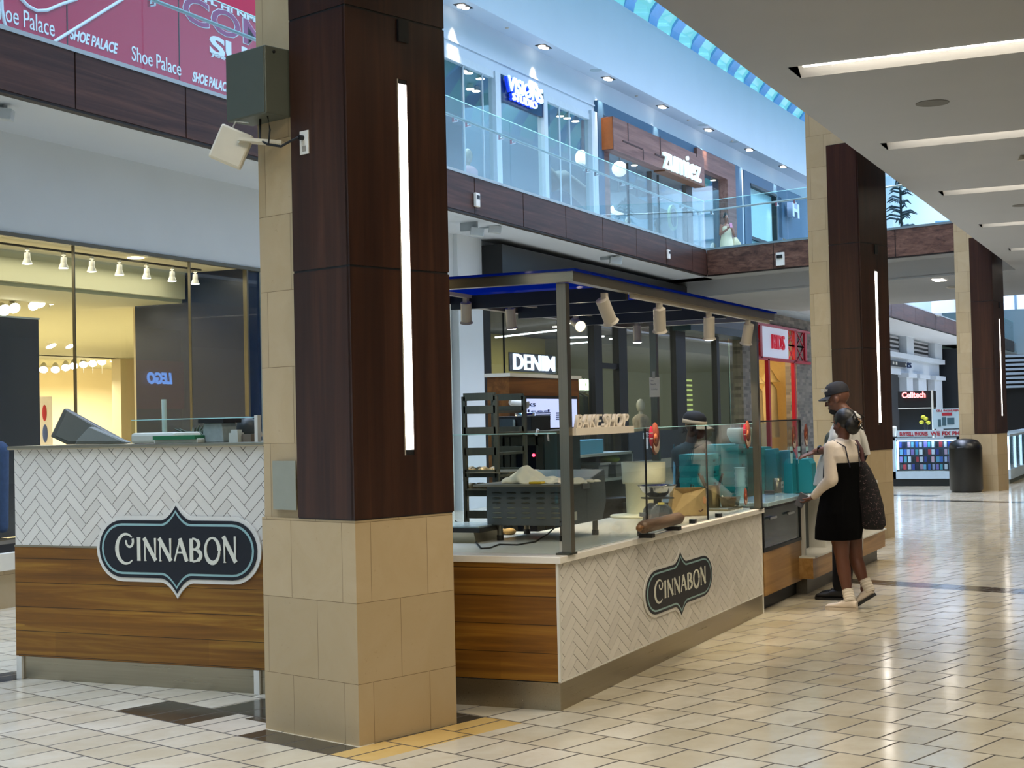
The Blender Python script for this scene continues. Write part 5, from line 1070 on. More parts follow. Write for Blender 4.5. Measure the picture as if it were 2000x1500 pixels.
# bags at the till
bm_ = mat('teal_bag_paper', '0f7f8c', .45)
for k, (u, w_, v0, hh_) in enumerate(((1500, .20, 972, 878), (1527, .22, 970, 881), (1563, .24, 972, 897))):
    x = 14.0+k*.15; c = ox(u, v0, x); zt = ox(u, hh_, x).z; zz0 = .905
    t = thing('teal_bag', ['tall teal paper bag nearest the far canopy post', 'tall teal paper bag in the middle behind the till', 'shorter teal paper bag nearest the pointing hand'][k], 'paper bag', (x, c.y, zz0), 0, 'teal paper bags behind the till')
    a_ = w_*.62; MB().prism([(-a_, 0), (a_, 0), (a_*.92, (zt-zz0)*.9), (a_*.8, zt-zz0), (-a_*.75, zt-zz0+.01), (-a_*.95, (zt-zz0)*.88)], -.09, .09, 'x').build('bag_body', bm_, t, True, bevel=.008)
    MB().box(-.096, -.09, -.01, .01, .02, (zt-zz0)*.85).build('crease', mat('teal_crease', '0a6470', .5), t, True)
# --- till section
SX0, SX1 = 12.36, 13.68; SY = 3.37
t = thing('display_cabinet_section', 'lower kiosk section with black glass display case over oak panel', 'counter', ((SX0+SX1)/2, 3.6, 0))
z1, z2, z3 = .13, .50, .87
MB().box(SX0, SX1, SY+.06, 3.74, .0, z1).build('dark_plinth', M['black'], t); MB().box(SX0, SX1, SY, 3.74, z1, z2).build('oak_front', M['maple'], t)
MB().box(SX0, SX1, SY+.03, 3.74, z2, z3).build('case_interior', M['dark'], t)
m = MB(); frame_box(m, SX0, SX1, z2, z3+.02, SY-.005, SY+.03, .03); m.build('black_frame', M['black'], t)
MB().box(SX0+.03, SX1-.03, SY+.005, SY+.012, z2+.03, z3-.01).build('case_glass', mat('dark_case_glass', '2c3a40', .06), t)
for u in (1505, 1540): a = oy(u-8, 955+(u-1505)*.0, SY-.02); x = oy(u, 960, SY).x; MB().bar((x-.13, SY-.02, z3-.09), (x+.1, SY-.02, z3-.09), .012, .02).build('handle', M['chrome'], t)
MB().box(SX0+.05, SX1-.05, SY+.015, SY+.10, z2+.05, z2+.06).build('inner_shelf', M['steel'], t)
a = oy(1486, 970, SY-.02)
tag(MB().box(SX0, SX1+.1, SY-.05, 3.74, z3+.02, z3+.055).build('till_countertop', mat('blue_grey_top', '9db4b6', .15), bevel=.004), 'grey blue till worktop the woman leans over', 'countertop')
ZT = z3+.055
c = oz(1517, 962, ZT); t = thing('labelled_canister', 'steel canister with a white label on the till worktop', 'canister', tuple(c)); hc = ox(1517, 934, c.x).z-ZT
MB().lathe([(.055, 0), (.055, hc), (.05, hc+.003), (0, hc)], tuple(c), 28).build('canister', pm, t); MB(Matrix.Translation(c)).obox((0, -.057, hc*.55), (.085, .003, .06)).build('label', M['plastic'], t)
text('TIPS', basis((c.x, c.y-.06, c.z+hc*.45), (1, 0, 0), (0, 0, 1), (0, -1, 0)), .03, M['black'], 'label_text', t, width=.05, height=.02, ext=.0005)
c = oz(1503, 966, ZT); tag(MB().obox((c.x, c.y-.0, ZT+.02), (.12, .09, .04), .2).build('card_reader', M['black'], bevel=.006), 'small black card reader beside the canister', 'card reader')
# low right section
QX1 = 17.03
t = thing('lower_serving_counter', 'low serving counter with oak ledge and glass bays behind the customers', 'counter', (15.3, 3.8, 0))
MB().box(SX1+.02, QX1, 3.33, 3.74, 0, .15).build('steel_plinth', mat('grey_plinth', '6f6a5e', .45, .3), t); MB().box(SX1-.1, QX1+.02, 3.24, 3.74, .15, .34).build('oak_ledge', M['maple'], t); MB().box(SX1-.1, QX1+.02, 3.22, 3.6, .34, .355).build('ledge_top', M['plastic'], t)
MB().box(SX1+.04, QX1, 3.50, 3.74, .355, .86).build('bay_back', mat('speckled_grey', '4c5252', .5, vary=.3, vscale=90), t)
for x in (SX1+.04, 14.55, 15.4, 16.2, 17.0): MB().box(x-.025, x+.025, 3.34, 3.5, .355, .86).build('bay_divider', M['plastic'], t)
MB().box(SX1+.02, QX1, 3.30, 3.745, .86, .90).build('white_top', M['plastic'], t)
MB().cyl(oy(1680, 1056, 3.18), oy(1680, 1056, 3.18)+Vector((0, .02, 0)), .155, n=28).build('white_disc', M['plastic'], t).hide_render = False
# --- glass guards
def guard(P0, P1, z0, z1, joints, label, clips=()):
    P0, P1 = Vector(P0), Vector(P1); d = (P1-P0).normalized(); n = Vector((-d.y, d.x, 0)); L = (P1-P0).length; e = [0]+joints+[L]
    t = thing('glass_guard', label, 'sneeze guard', (P0.x, P0.y, z0))
    for a, b in zip(e, e[1:]):
        V = [P0+d*s+n*k for s, k in ((a+.003, -.004), (b-.003, -.004), (b-.003, .004), (a+.003, .004))]; MB().prism([(v.x, v.y) for v in V], z0, z1).build('glass_panel', M['glass'], t)
        V = [P0+d*s+n*k for s, k in ((a+.003, -.005), (b-.003, -.005), (b-.003, .005), (a+.003, .005))]; MB().prism([(v.x, v.y) for v in V], z1, z1+.004).build('panel_edge', _M['glass_edge'], t)
        if a: p = P0+d*a; MB().box(p.x-.0035, p.x+.0035, p.y-.006, p.y+.006, z0, z1).build('joint_strip', M['black'], t)
    for s in clips: p = P0+d*s; MB().box(p.x-.02, p.x+.02, p.y-.015, p.y+.03, z0, z0+.03).build('black_clip', M['black'], t)
    return t
GZ = oy(1270, 836, 3.38).z
j1, j2 = oy(1261, 900, 3.38).x, oy(1380, 900, 3.38).x
guard((8.06, 3.38, 0), (12.14, 3.38, 0), H0+.001, GZ, [j1-8.06, j2-8.06], 'long front glass guard above the low bakery counter', [j1-8.06-.1, j1-8.06+.45, j2-8.06-.35, j2-8.06+.3])
guard((8.03, 4.45, 0), (8.03, 3.41, 0), H0+.001, ox(1000, 848, 8.03).z, [], 'end glass guard between the column and the near canopy post')
gz2 = oy(1540, 822, 3.50).z
guard((12.45, 3.52, 0), (14.35, 3.52, 0), ZT+.001, gz2, [], 'glass guard with cup pictures above the till worktop')
MB().box(12.45, 14.35, 3.508, 3.532, gz2, gz2+.012).box(14.34, 14.36, 3.508, 3.532, ZT, gz2).build('black_edge', M['black'], bpy.data.objects['glass_guard.002'])
# stickers on the glass
def roll_sticker(u, v, y, s, label, badge=True):
    p = oy(u, v, y); t = thing('roll_sticker', label, 'sticker', tuple(p)); br_ = mat('roll_brown', '6b2e1c', .5); fr = mat('icing', 'd9c2ae', .5); lb = mat('roll_light_brown', 'a05a38', .5)
    Mx = basis(p, (1, 0, 0), (0, 0, 1), (0, -1, 0)); d = lambda cx, cy, rx_, ry_, z, mt, nm: MB(Mx).lathe([(0, z), (1, z), (1, z+.0006), (0, z+.0006)], (0, 0, 0), 28, M=Matrix(((rx_, 0, 0, cx), (0, ry_, 0, cy), (0, 0, 1, 0), (0, 0, 0, 1)))).build(nm, mt, t)
    d(.02*s, 0, .07*s, .09*s, .001, br_, 'roll'); d(.04*s, -.03*s, .05*s, .05*s, .002, fr, 'icing'); d(.03*s, .01*s, .05*s, .055*s, .003, br_, 'roll'); d(.02*s, 0, .03*s, .03*s, .004, lb, 'swirl'); d(.02*s, 0, .015*s, .015*s, .005, br_, 'swirl')
    if badge: d(-.055*s, .015*s, .035*s, .055*s, .005, mat('badge_crimson', 'b01c3c', .5), 'red_badge'); MB(Mx).box(-.08*s, -.03*s, .03*s, .034*s, .006, .0066).box(-.08*s, -.03*s, .0, .004*s, .006, .0066).build('badge_text', M['plastic'], t)
roll_sticker(1277, 857, 3.37, 1.25, 'cinnamon roll sticker with red badge left of the glass joint'); roll_sticker(1458, 849, 3.37, 1.3, 'cinnamon roll sticker with red badge by the far canopy post')
roll_sticker(1455, 970, 3.37, .8, 'small cinnamon roll sticker low by the far canopy post', False)
roll_sticker(1549, 855, 3.50, 1.25, 'left of two rolls pictured on the till glass', False); roll_sticker(1573, 850, 3.50, 1.25, 'right of two rolls pictured on the till glass', False)
for k, u in enumerate((1546, 1561, 1577)):
    p = oy(u, 905, 3.505); q_ = oy(u, 872, 3.505); t = thing('cup_sticker', 'pale blue cup picture on the till glass, %s' % ['left', 'middle', 'right'][k], 'sticker', tuple(p), group='cup pictures on the till glass')
    MB().prism([(p.x-.035, p.z), (p.x+.035, p.z), (p.x+.055, q_.z), (p.x-.055, q_.z)], 3.503, 3.505, 'y').build('cup', mat('cup_blue', '9cc4c6', .5), t); MB().box(p.x-.042, p.x+.042, 3.501, 3.503, (p.z+q_.z)/2+.02, (p.z+q_.z)/2+.04).build('cup_print', M['dark'], t)
# note taped to the inner post
pp = ox(1280, 760, 12.22); a, b = ox(1268, 737, 12.19), ox(1289, 775, 12.19)
t = thing('handwritten_note', 'white handwritten note taped to the inner canopy post', 'note', tuple(pp)); MB().box(12.188, 12.19, b.y, a.y, b.z, a.z).build('paper', mat('note_paper', 'e8e2d4', .7), t); MB().box(12.186, 12.187, pp.y-.012, pp.y+.012, a.z-.01, a.z+.05).build('tape', mat('tape', 'b9b4aa', .4), t)
random.seed(5)
text('IN', fx((12.187, (a.y+b.y)/2+.02, a.z-.035)), .02, ink, 'writing', t, width=.02, height=.01, ext=.0003); text('hours', fx((12.187, (a.y+b.y)/2+.01, a.z-.065)), .02, ink, 'writing', t, width=.045, height=.012, ext=.0003); text('is today', fx((12.187, (a.y+b.y)/2, a.z-.11)), .02, ink, 'writing', t, width=.055, height=.014, ext=.0003)
# BAKE SHOP ledge
t = thing('bake_shop_sign', 'cream BAKE SHOP lettering standing on a ledge by the near canopy post', 'sign', tuple(oy(1118, 840, 3.40))); bc = mat('bake_letters', 'e2d8c8', .5)
a, b = oy(1098, 850, 3.36), oy(1219, 828, 3.36); z0_ = oy(1122, 850, 3.36).z; z1_ = oy(1122, 836, 3.36).z; xa = oy(1098, 840, 3.36).x
MB().box(8.06, b.x+.02, 3.30, 3.38, z0_-.0, z1_).build('ledge', bc, t); lt_ = oy(1130, 808, 3.34).z
text('BAKE SHOP', fy(((oy(1126, 830, 3.34).x+oy(1229, 830, 3.34).x)/2, 3.36, z1_-.004)), .1, bc, 'letters', t, width=oy(1229, 830, 3.34).x-oy(1126, 830, 3.34).x, height=lt_-z1_, ext=.010, bold=.008, shear=.3)
# round sign: CINNABON badges
def badge(name, Mx, w, label, s=1, hs=1, ds=1):
    """plaque outline: rounded bar with a pointed crest above and below; local x,y in plaque widths"""
    t = thing(name, label, 'sign', tuple(Mx.translation)); Mx = Mx @ Matrix.Diagonal((1, hs, ds, 1)); hw = w/2; r = hw*.33
    def outline(g):
        P = []; rr = r+g; xb = hw-r; n = 14
        def crest(sg):
            cx = .20*hw*1.0; pk = rr+.155*hw+g*.25; o = []
            for i in range(11): q = i/10; x = cx*(1-q) ; y = rr + (pk-rr)*(q**1.9); o.append((x*(1+g*2), y))
            L_ = [(-a, b) for a, b in o]; full = [(a, b) for a, b in o] + [(a, b) for a, b in reversed(L_)][1:]
            return full
        for i in range(n+1): a = -PI/2+PI*i/n; P.append((xb+rr*math.cos(a), rr*math.sin(a)))
        P += crest(1)
        for i in range(n+1): a = PI/2+PI*i/n; P.append((-xb+rr*math.cos(a), rr*math.sin(a)))
        P += [(-x, -y) for x, y in crest(1)]
        return P
    MB(Mx).prism(outline(.0), 0, .012).build('white_backplate', mat('plaque_white', 'dcd9d0', .4), t)
    MB(Mx).prism(outline(-.042*hw*1.0), .012, .018).build('navy_face', mat('plaque_navy', '060c1a', .5), t)
    MB(Mx).prism(outline(-.075*hw), .018, .0195).build('pale_line', mat('plaque_line', '8fb4b4', .4), t); MB(Mx).prism(outline(-.098*hw), .0195, .021).build('navy_field', mat('plaque_navy', '060c1a', .5), t)
    lm_ = mat('plaque_letters', 'd9d8c8', .4)
    # hand-drawn lettering: strokes as (points, start width, end width) on a 1-high letter box
    def arcp(cx, cy, rx_, ry_, a0, a1, n=14): return [(cx+rx_*math.cos(math.radians(a0+(a1-a0)*i/n)), cy+ry_*math.sin(math.radians(a0+(a1-a0)*i/n))) for i in range(n+1)]
    def NN(h=1): return [([(.04, 0), (.04, h)], .05, .07), ([(.0, h), (.52, 0)], .15, .15), ([(.50, h), (.50, 0)], .09, .05), ([(.0, 0), (.1, 0)], .04, .04)], .60
    GL = {'C': ([(arcp(.46, .5, .42, .66, 52, 180), .05, .17), (arcp(.46, .5, .42, .66, 180, 310), .17, .05), (arcp(.62, .84, .16, .25, 30, -190, 12), .10, .07)], .88),
          'I': ([([(.08, 0), (.08, 1)], .15, .15), ([(.0, 0), (.16, 0)], .04, .04), ([(.0, 1), (.16, 1)], .04, .04)], .24),
          'N': NN(), 'M': NN(1.12),
          'A': ([([(0, 0), (.27, 1)], .06, .08), ([(.25, 1), (.54, 0)], .15, .15), ([(.12, .38), (.42, .38)], .06, .06)], .60),
          'B': ([([(.07, 0), (.07, 1)], .15, .15), (arcp(.12, .76, .26, .24, 90, -90), .07, .07), (arcp(.12, .27, .34, .27, 90, -90), .08, .08), (arcp(.12, .76, .28, .24, 45, -45), .13, .13), (arcp(.12, .27, .36, .27, 50, -50), .14, .14)], .56),
          'O': ([(arcp(.34, .5, .30, .54, 90, 270), .07, .16), (arcp(.34, .5, .30, .54, 270, 360), .16, .08), (arcp(.34, .5, .30, .54, 0, 90), .16, .07), (arcp(.34, .5, .30, .54, 240, 300), .09, .09)], .74)}
    word = ['C', 'I', 'N', 'N', 'A', 'B', 'O', 'M']; tot = sum(GL[c][1] for c in word)+.08*7; sc = 1.46*hw*.5*2*.54/ tot*1.0; sc = (w*.74)/tot; hgt = .46*r*2*.74
    x = -w*.37; m = MB(Mx); zc = 0
    for k, c in enumerate(word):
        st_, adv = GL[c]
        for pts, w0, w1 in st_:
            zc += 1; n = len(pts); Lf, Rt = [], []
            for i, (a, b) in enumerate(pts):
                a2, b2 = pts[min(i+1, n-1)]; a1, b1 = pts[max(i-1, 0)]; dx, dy = a2-a1, (b2-b1); 
                X, Y = x+a*sc, (b-.5)*hgt; dx, dy = dx*sc, dy*hgt; l = math.hypot(dx, dy) or 1; wd = (w0+(w1-w0)*i/(n-1))*sc*.5; Lf.append((X-dy/l*wd, Y+dx/l*wd)); Rt.append((X+dy/l*wd, Y-dx/l*wd))
            for i in range(n-1): m.prism([Lf[i], Lf[i+1], Rt[i+1], Rt[i]], .021, .0235+.00012*zc)
        x += (adv+.08)*sc
    m.build('lettering', lm_, t)
    return t
p = ox(348, 1073, LX-.001); wl = ox(188, 1070, LX).y-ox(508, 1075, LX).y
badge('plaque', basis((LX-.0045, p.y, p.z), (0, -1, 0), (0, 0, 1), (-1, 0, 0)), wl, 'navy CINNABON plaque on the tall counter, half over the oak planks')
p = oy(1328, 1140, KY0); wr = oy(1396, 1120, KY0).x-oy(1261, 1150, KY0).x
badge('plaque', basis((p.x, KY0-.0005, p.z), (1, 0, 0), (0, 0, 1), (0, -1, 0)), wr, 'navy CINNABON plaque on the long herringbone tile front', 1, .66, .5)

# --- things on and behind the tall counter
TZ2 = 1.575
a = ox(212, 868, 7.95)
def crate(u0, v0, u1, v1, w_, x, col, label, ang):
    p, q_ = ox(u0, v0, x), ox(u1, v1, x); return p, q_
for k, (pts, x, col, lab) in enumerate(((((97, 853), (124, 797), (242, 862), (205, 875), (128, 868)), 8.06, '55564f', 'dark grey plastic tray leaning over the tall counter edge'), (((143, 869), (175, 833), (250, 864), (240, 869)), 7.99, '6c716c', 'lighter grey plastic tray in front of the dark one'))):
    V = [ox(u, min(v, 868), x) for u, v in pts]; t = thing('plastic_tray', lab, 'tray', (x, sum(v.y for v in V)/len(V), TZ2))
    MB().prism([(v.y, max(v.z, TZ2+.001)) for v in V], x, x+.05, 'x').build('shell', mat('lid_plastic_'+col, col, .45), t, bevel=.012); MB().prism([(v.y, max(v.z, TZ2+.001)) for v in [ox(u*1.0+(175-u)*.16, min(v, 866)+(840-v)*.12, x) for u, v in pts]], x-.006, x, 'x').build('inset_panel', mat('lid_inset_'+col, {'55564f': '62645c', '6c716c': '7c817c'}[col], .5), t, bevel=.004)
def tbox(u0, v0, u1, v1, x, dx, m_, name, label, cat, z0=None, bev=.006):
    p, q_ = ox(u0, v0, x), ox(u1, v1, x); return tag(MB().box(x, x+dx, q_.y, p.y, TZ2 if z0 is None else z0, p.z).build(name, m_, bevel=bev), label, cat)
tbox(254, 846, 341, 864, 7.98, .3, mat('pale_tub', 'b5bab0', .4), 'pale_tub', 'pale grey tub on the tall counter', 'container', bev=.02)
tbox(300, 858, 386, 863, 7.88, .08, mat('pale_tub', 'b5bab0', .4), 'pale_board', 'pale tray under the green board', 'tray')
p, q_ = ox(300, 852, 7.87), ox(382, 858, 7.87); tag(MB().box(7.86, 8.2, q_.y, p.y, q_.z+.001, p.z).build('green_board', mat('green_board', '1f6a44', .5)), 'green cutting board on the tall counter', 'cutting board')
t = thing('glass_guard', 'low glass guard along the back of the tall counter', 'sneeze guard', (8.45, 6, TZ2)); zg2 = ox(400, 818, 8.45).z
MB().box(8.446, 8.454, ox(505, 820, 8.45).y, ox(257, 820, 8.45).y, TZ2, zg2).build('glass_panel', M['glass'], t); MB().box(8.445, 8.455, ox(505, 820, 8.45).y, ox(257, 820, 8.45).y, zg2, zg2+.005).build('panel_edge', _M['glass_edge'], t)
p0, p1 = ox(503, 811, 7.92), ox(506, 862, 7.92); tag(MB().box(7.90, 7.94, p0.y-.012, p0.y+.012, TZ2, p0.z).build('white_post', M['plastic']), 'short white post at the column end of the tall counter', 'post')
c = ox(430, 862, 8.05); c.z = TZ2; t = thing('lidded_container', 'clear tapered container with black lid on the tall counter', 'container', tuple(c)); hh_ = ox(430, 826, 8.05).z-TZ2
MB().prism([(-.085, 0), (.085, 0), (.072, hh_), (-.072, hh_)], -.08, .08, 'x', Matrix.Translation(c)).build('body', mat('grey_clear', '8d9a98', .2, vary=.15, vscale=30), t, bevel=.006); MB().obox(c+Vector((0, 0, hh_+.013)), (.2, .2, .026)).build('lid', M['black'], t)
c = ox(462, 861, 8.0); tag(MB().obox((8.0, c.y, TZ2+.03), (.07, .07, .06)).obox((8.0, c.y, TZ2+.065), (.05, .05, .03)).build('small_tub_stack', mat('pale_tub', 'b5bab0', .4)), 'small stack of pale tubs beside the lidded container', 'container')
c = ox(489, 861, 8.05); tag(MB().obox((8.05, c.y, TZ2+.025), (.09, .07, .05)).build('napkin_box', mat('brown_box', '6b6152', .6)), 'little brown box next to the white post', 'box')
c = ox(378, 858, 8.6); t = thing('potted_herb', 'small dark leafy plant behind the green board', 'plant', (8.6, c.y, 0)); MB().cyl((8.6, c.y, 0), (8.6, c.y, 1.5), .03).lathe([(.07, 1.5), (.09, 1.6)], (8.6, c.y, 0)).build('stand_and_pot', M['dark'], t)
m = MB()
for k in range(40): a = random.uniform(0, 2*PI); r = random.uniform(.04, .16); m.tube([(8.6, c.y, 1.58), (8.6+r*.5*math.cos(a), c.y+r*.5*math.sin(a), 1.64), (8.6+r*math.cos(a), c.y+r*math.sin(a), 1.6+random.uniform(-.02, .1))], [.004, .012, .002], 5)
m.build('leaves', mat('dark_leaf', '2b3a22', .6, vary=.3, vscale=30), t)
p0, p1 = ox(320, 780, 8.7), ox(323, 850, 8.7); tag(MB().cyl((8.7, p0.y, p0.z), (8.7, p1.y-.01, 0), .018).build('white_pole', mat('pale_mint_pole', 'b9cfc4', .4)), 'thin pale pole rising behind the tall counter', 'pole')
# ------------------------------------------------------------------ people
def chain(mb, pts, rs, n=14):
    pts = [Vector(p) for p in pts]
    for i, (p, r) in enumerate(zip(pts, rs)):
        mb.sph(p, r, n, 8)
        if i: mb.cyl(pts[i-1], p, rs[i-1], r, n)
    return mb
def loft(mb, secs, n=24, cap=True):
    """secs: (centre, right vector, forward vector) with half-widths already in the vectors"""
    V = []
    for c, a, b in secs:
        c, a, b = Vector(c), Vector(a), Vector(b)
        for i in range(n): t = 2*PI*i/n; V.append(c + a*math.copysign(abs(math.cos(t))**.85, math.cos(t)) + b*math.copysign(abs(math.sin(t))**.85, math.sin(t)))
    F = [(j*n+i, j*n+(i+1) % n, (j+1)*n+(i+1) % n, (j+1)*n+i) for j in range(len(secs)-1) for i in range(n)]
    if cap: F += [tuple(range(n-1, -1, -1)), tuple(range((len(secs)-1)*n, len(secs)*n))]
    k = len(mb.v); mb.add(V, F, True); return mb
def fuse(o, vox=.007, it=4, fac=.5):
    r = o.modifiers.new('fuse', 'REMESH'); r.mode = 'VOXEL'; r.voxel_size = vox; r.use_smooth_shade = True
    s = o.modifiers.new('soften', 'SMOOTH'); s.factor = fac; s.iterations = it
    return o
def head_mesh(mb, c, f, l, u, s=1.0, beard=False):
    """c = centre of the head at eye height; f forward, l left, u up"""
    c, f, l, u = Vector(c), Vector(f), Vector(l), Vector(u); R = Matrix((l, f, u)).transposed().to_4x4()
    def E(p, r, n=20): mb.sph(c + l*p[0]*s + f*p[1]*s + u*p[2]*s, tuple(k*s for k in r), n, 12, R)
    E((0, -.018, .028), (.076, .092, .086)); E((0, .012, -.045), (.062, .075, .068)); E((0, .048, -.078), (.036, .030, .028)); E((0, .055, .018), (.058, .03, .03))
    for q in (-1, 1): E((q*.078, -.008, -.012), (.010, .020, .032), 12); E((q*.040, .055, -.030), (.024, .025, .022), 12)
    E((0, .090, -.018), (.013, .020, .024), 12); E((0, .104, -.030), (.016, .014, .012), 12); E((0, .082, -.060), (.026, .012, .007), 12); E((0, .082, -.071), (.022, .012, .007), 12)
    return mb
def eyes(c, f, l, u, s, parent):
    for q in (-1, 1):
        p = Vector(c)+Vector(l)*q*.031*s+Vector(f)*.077*s; MB().sph(p, .012*s, 12, 8).build('eye', mat('eye_white', 'c8c2ba', .2), parent); MB().sph(p+Vector(f)*.007*s, .006*s, 10, 6).build('iris', mat('iris_dark', '140c08', .2), parent)
        MB().obox(p+Vector(u)*.022*s+Vector(f)*.006*s, (.03*s, .03*s, .006*s), math.atan2(f[1], f[0])).build('eyebrow', mat('brow_hair', '120c0a', .8), parent)
def hand(mb, w, d, nrm, s=1.0, curl=.3, thumb=1, spread=.12):
    """w wrist, d pointing direction, nrm palm normal; four unequal fingers and a side thumb"""
    w, d, nrm = Vector(w), Vector(d).normalized(), Vector(nrm).normalized(); sd = d.cross(nrm).normalized()
    R = Matrix((sd, d, nrm)).transposed().to_4x4(); mb.sph(w+d*.048*s, (.040*s, .052*s, .015*s), 16, 10, R); chain(mb, [w-d*.02*s, w+d*.02*s], [.026*s, .024*s])
    for i, (o, L) in enumerate(((-.030, .062), (-.010, .074), (.010, .070), (.028, .054))):
        b = w+d*.088*s+sd*o*s; dd = (d+sd*(i-1.5)*spread-nrm*0).normalized(); p1 = b+dd*L*.42*s; d2 = (dd+nrm*curl).normalized(); p2 = p1+d2*L*.34*s; d3 = (d2+nrm*curl).normalized(); p3 = p2+d3*L*.26*s
        chain(mb, [b-dd*.02*s, p1, p2, p3], [.0098*s, .0092*s, .0085*s, .0072*s], 10)
    b = w+d*.025*s-sd*.030*s*thumb; t1 = b+(d*.55-sd*.8*thumb+nrm*.2).normalized()*.035*s; t2 = t1+(d*.85-sd*.35*thumb+nrm*.3).normalized()*.03*s; chain(mb, [b, t1, t2], [.013*s, .011*s, .009*s], 10)
    return mb
def shoe(parent, heel, toe, upv, m_, sole, name='shoe', w=.046, h=.075):
    heel, toe = Vector(heel), Vector(toe); d = (toe-heel); L = d.length; d.normalize(); u = Vector(upv).normalized(); sd = d.cross(u).normalized(); u = sd.cross(d)
    mb = MB(); S = []
    for t, ww, hh in ((0, .62, .8), (.08, .8, .95), (.25, .85, 1.0), (.45, .86, .85), (.62, 1.0, .62), (.8, 1.0, .50), (.93, .78, .40), (1.0, .4, .25)): S.append((heel+d*L*t+u*(.018+h*hh*.5), sd*w*ww, u*h*hh*.5))
    loft(mb, S); o = fuse(mb.build(name, m_, parent), .005, 5); mb = MB(); P = []
    for t, ww in ((0, .55), (.06, .8), (.3, .86), (.62, 1.05), (.85, 1.0), (.96, .7), (1.01, .3)): P.append((t, ww))
    pts = [heel+d*L*t+sd*w*ww*1.04 for t, ww in P]+[heel+d*L*t-sd*w*ww*1.04 for t, ww in reversed(P)]
    n = len(pts); V = pts+[p+u*.024 for p in pts]; mb.add(V, [tuple(range(n)), tuple(range(2*n-1, n-1, -1))]+[(i, (i+1) % n, n+(i+1) % n, n+i) for i in range(n)]); mb.build('sole', sole, o)
    mb = MB()
    for k in range(4): t = .42+k*.07; c = heel+d*L*t+u*(.02+h*(.86-(t-.42)*1.3)); mb.tube([c-sd*.024, c+u*.006, c+sd*.024], .003, 6)
    mb.build('laces', mat('lace_white', 'cfc9bd', .8) if 'white' in m_.name else mat('lace_black', '141414', .8), o)
    return o
# --- the woman
XW = 12.74
def w(u, v, dx=0): return ox(u, v, XW+dx)
FW = Vector((.36, .93, 0)).normalized(); LW = Vector((-FW.y, FW.x, 0)); UP = Vector((0, 0, 1))
skw = mat('skin_warm_brown', '5c3626', .5, vary=.04)  # darkened a little, backlit shade put into the skin colour
hc = w(1647, 826, .02); nb_ = w(1645, 866, .0)
Lsh, Rsh = w(1624, 876, -.10), w(1667, 874, .16)
Lel, Lwr = w(1624, 937, -.16), w(1589, 970, -.06); Lhd = (w(1572, 981, .0)-Lwr)
Rel, Rwr = w(1668, 940, .22), w(1640, 968, .30)
hipL, hipR = w(1638, 1010, -.07), w(1658, 1010, .09)
knL, anL = w(1645, 1092, -.06), w(1656, 1164, -.06); knR, anR = w(1672, 1092, .10), w(1689, 1142, .08)
b = MB()
loft(b, [(w(1645, 1035), LW*.155, FW*.12), (w(1644, 1005), LW*.185, FW*.135), (w(1643, 960), LW*.155, FW*.115), (w(1642, 925), LW*.15, FW*.11), (w(1643, 890), LW*.17, FW*.12), (w(1644, 872), LW*.15, FW*.085), (w(1645, 862), LW*.06, FW*.055)])
chain(b, [nb_-UP*.01, hc-UP*.07-FW*.01], [.052, .048]); chain(b, [Lsh, Lel, Lwr], [.052, .042, .028]); chain(b, [Rsh, Rel, Rwr], [.052, .042, .028]); chain(b, [nb_-UP*.02, Lsh], [.055, .05]); chain(b, [nb_-UP*.02, Rsh], [.055, .05])
chain(b, [hipL, (hipL+knL)/2, knL, knL.lerp(anL, .3), anL, anL-UP*.05], [.105, .085, .058, .060, .036, .04]); chain(b, [hipR, (hipR+knR)/2, knR, knR.lerp(anR, .3), anR, anR-UP*.04], [.105, .085, .058, .060, .036, .04])
HF = (FW*.8+Vector((.25, .3, -.15))).normalized(); HL = Vector((-HF.y, HF.x, 0)).normalized(); HU = HL.cross(HF)*-1 if (HL.cross(HF)).z < 0 else HL.cross(HF)
HU = HF.cross(HL); HU = HU if HU.z > 0 else -HU
head_mesh(b, hc-UP*.005, HF, HL, HU, .98)
hand(b, Lwr, Lhd, Vector((0, .2, 1)), .95, .55, 1); hand(b, Rwr, Vector((-.1, .9, .1)), Vector((0, 0, 1)), .95, .5, -1)
per = fuse(b.build('person', skw), .0075, 4)
tag(per, 'woman seen from behind in white long sleeved top and short black dress, phone in hand', 'person')
eyes(hc-UP*.005, HF, HL, HU, .98, per)
wt_ = mat('white_knit', 'cfc2b2', .9, vscale=40)
m = MB(); loft(m, [(w(1643, 960), LW*.16, FW*.12), (w(1642, 925), LW*.157, FW*.117), (w(1643, 890), LW*.180, FW*.128), (w(1644, 872), LW*.16, FW*.095), (w(1645, 859), LW*.075, FW*.068)])
chain(m, [Lsh, Lsh.lerp(Lel, .5), Lel, Lel.lerp(Lwr, .5), Lwr+(Lel-Lwr)*.06], [.067, .066, .062, .050, .036]); chain(m, [Rsh, Rsh.lerp(Rel, .5), Rel, Rwr+(Rel-Rwr)*.06], [.067, .062, .055, .036])
chain(m, [w(1645, 866), Lsh], [.06, .064]); chain(m, [w(1645, 866), Rsh], [.06, .064])
fuse(m.build('long_sleeved_top', wt_, per), .008, 5)
dr = mat('black_dress_cloth', '030304', .95, spec=.1)
m = MB(); loft(m, [(w(1637, 1053), LW*.20, FW*.185), (w(1639, 1030), LW*.215, FW*.185), (w(1641, 1000), LW*.215, FW*.17), (w(1642, 965), LW*.185, FW*.15), (w(1643, 935), LW*.172, FW*.135), (w(1644, 915), LW*.178, FW*.135), (w(1645, 903), LW*.176, FW*.132)])
fuse(m.build('black_dress', dr, per), .008, 6)
bk = -FW
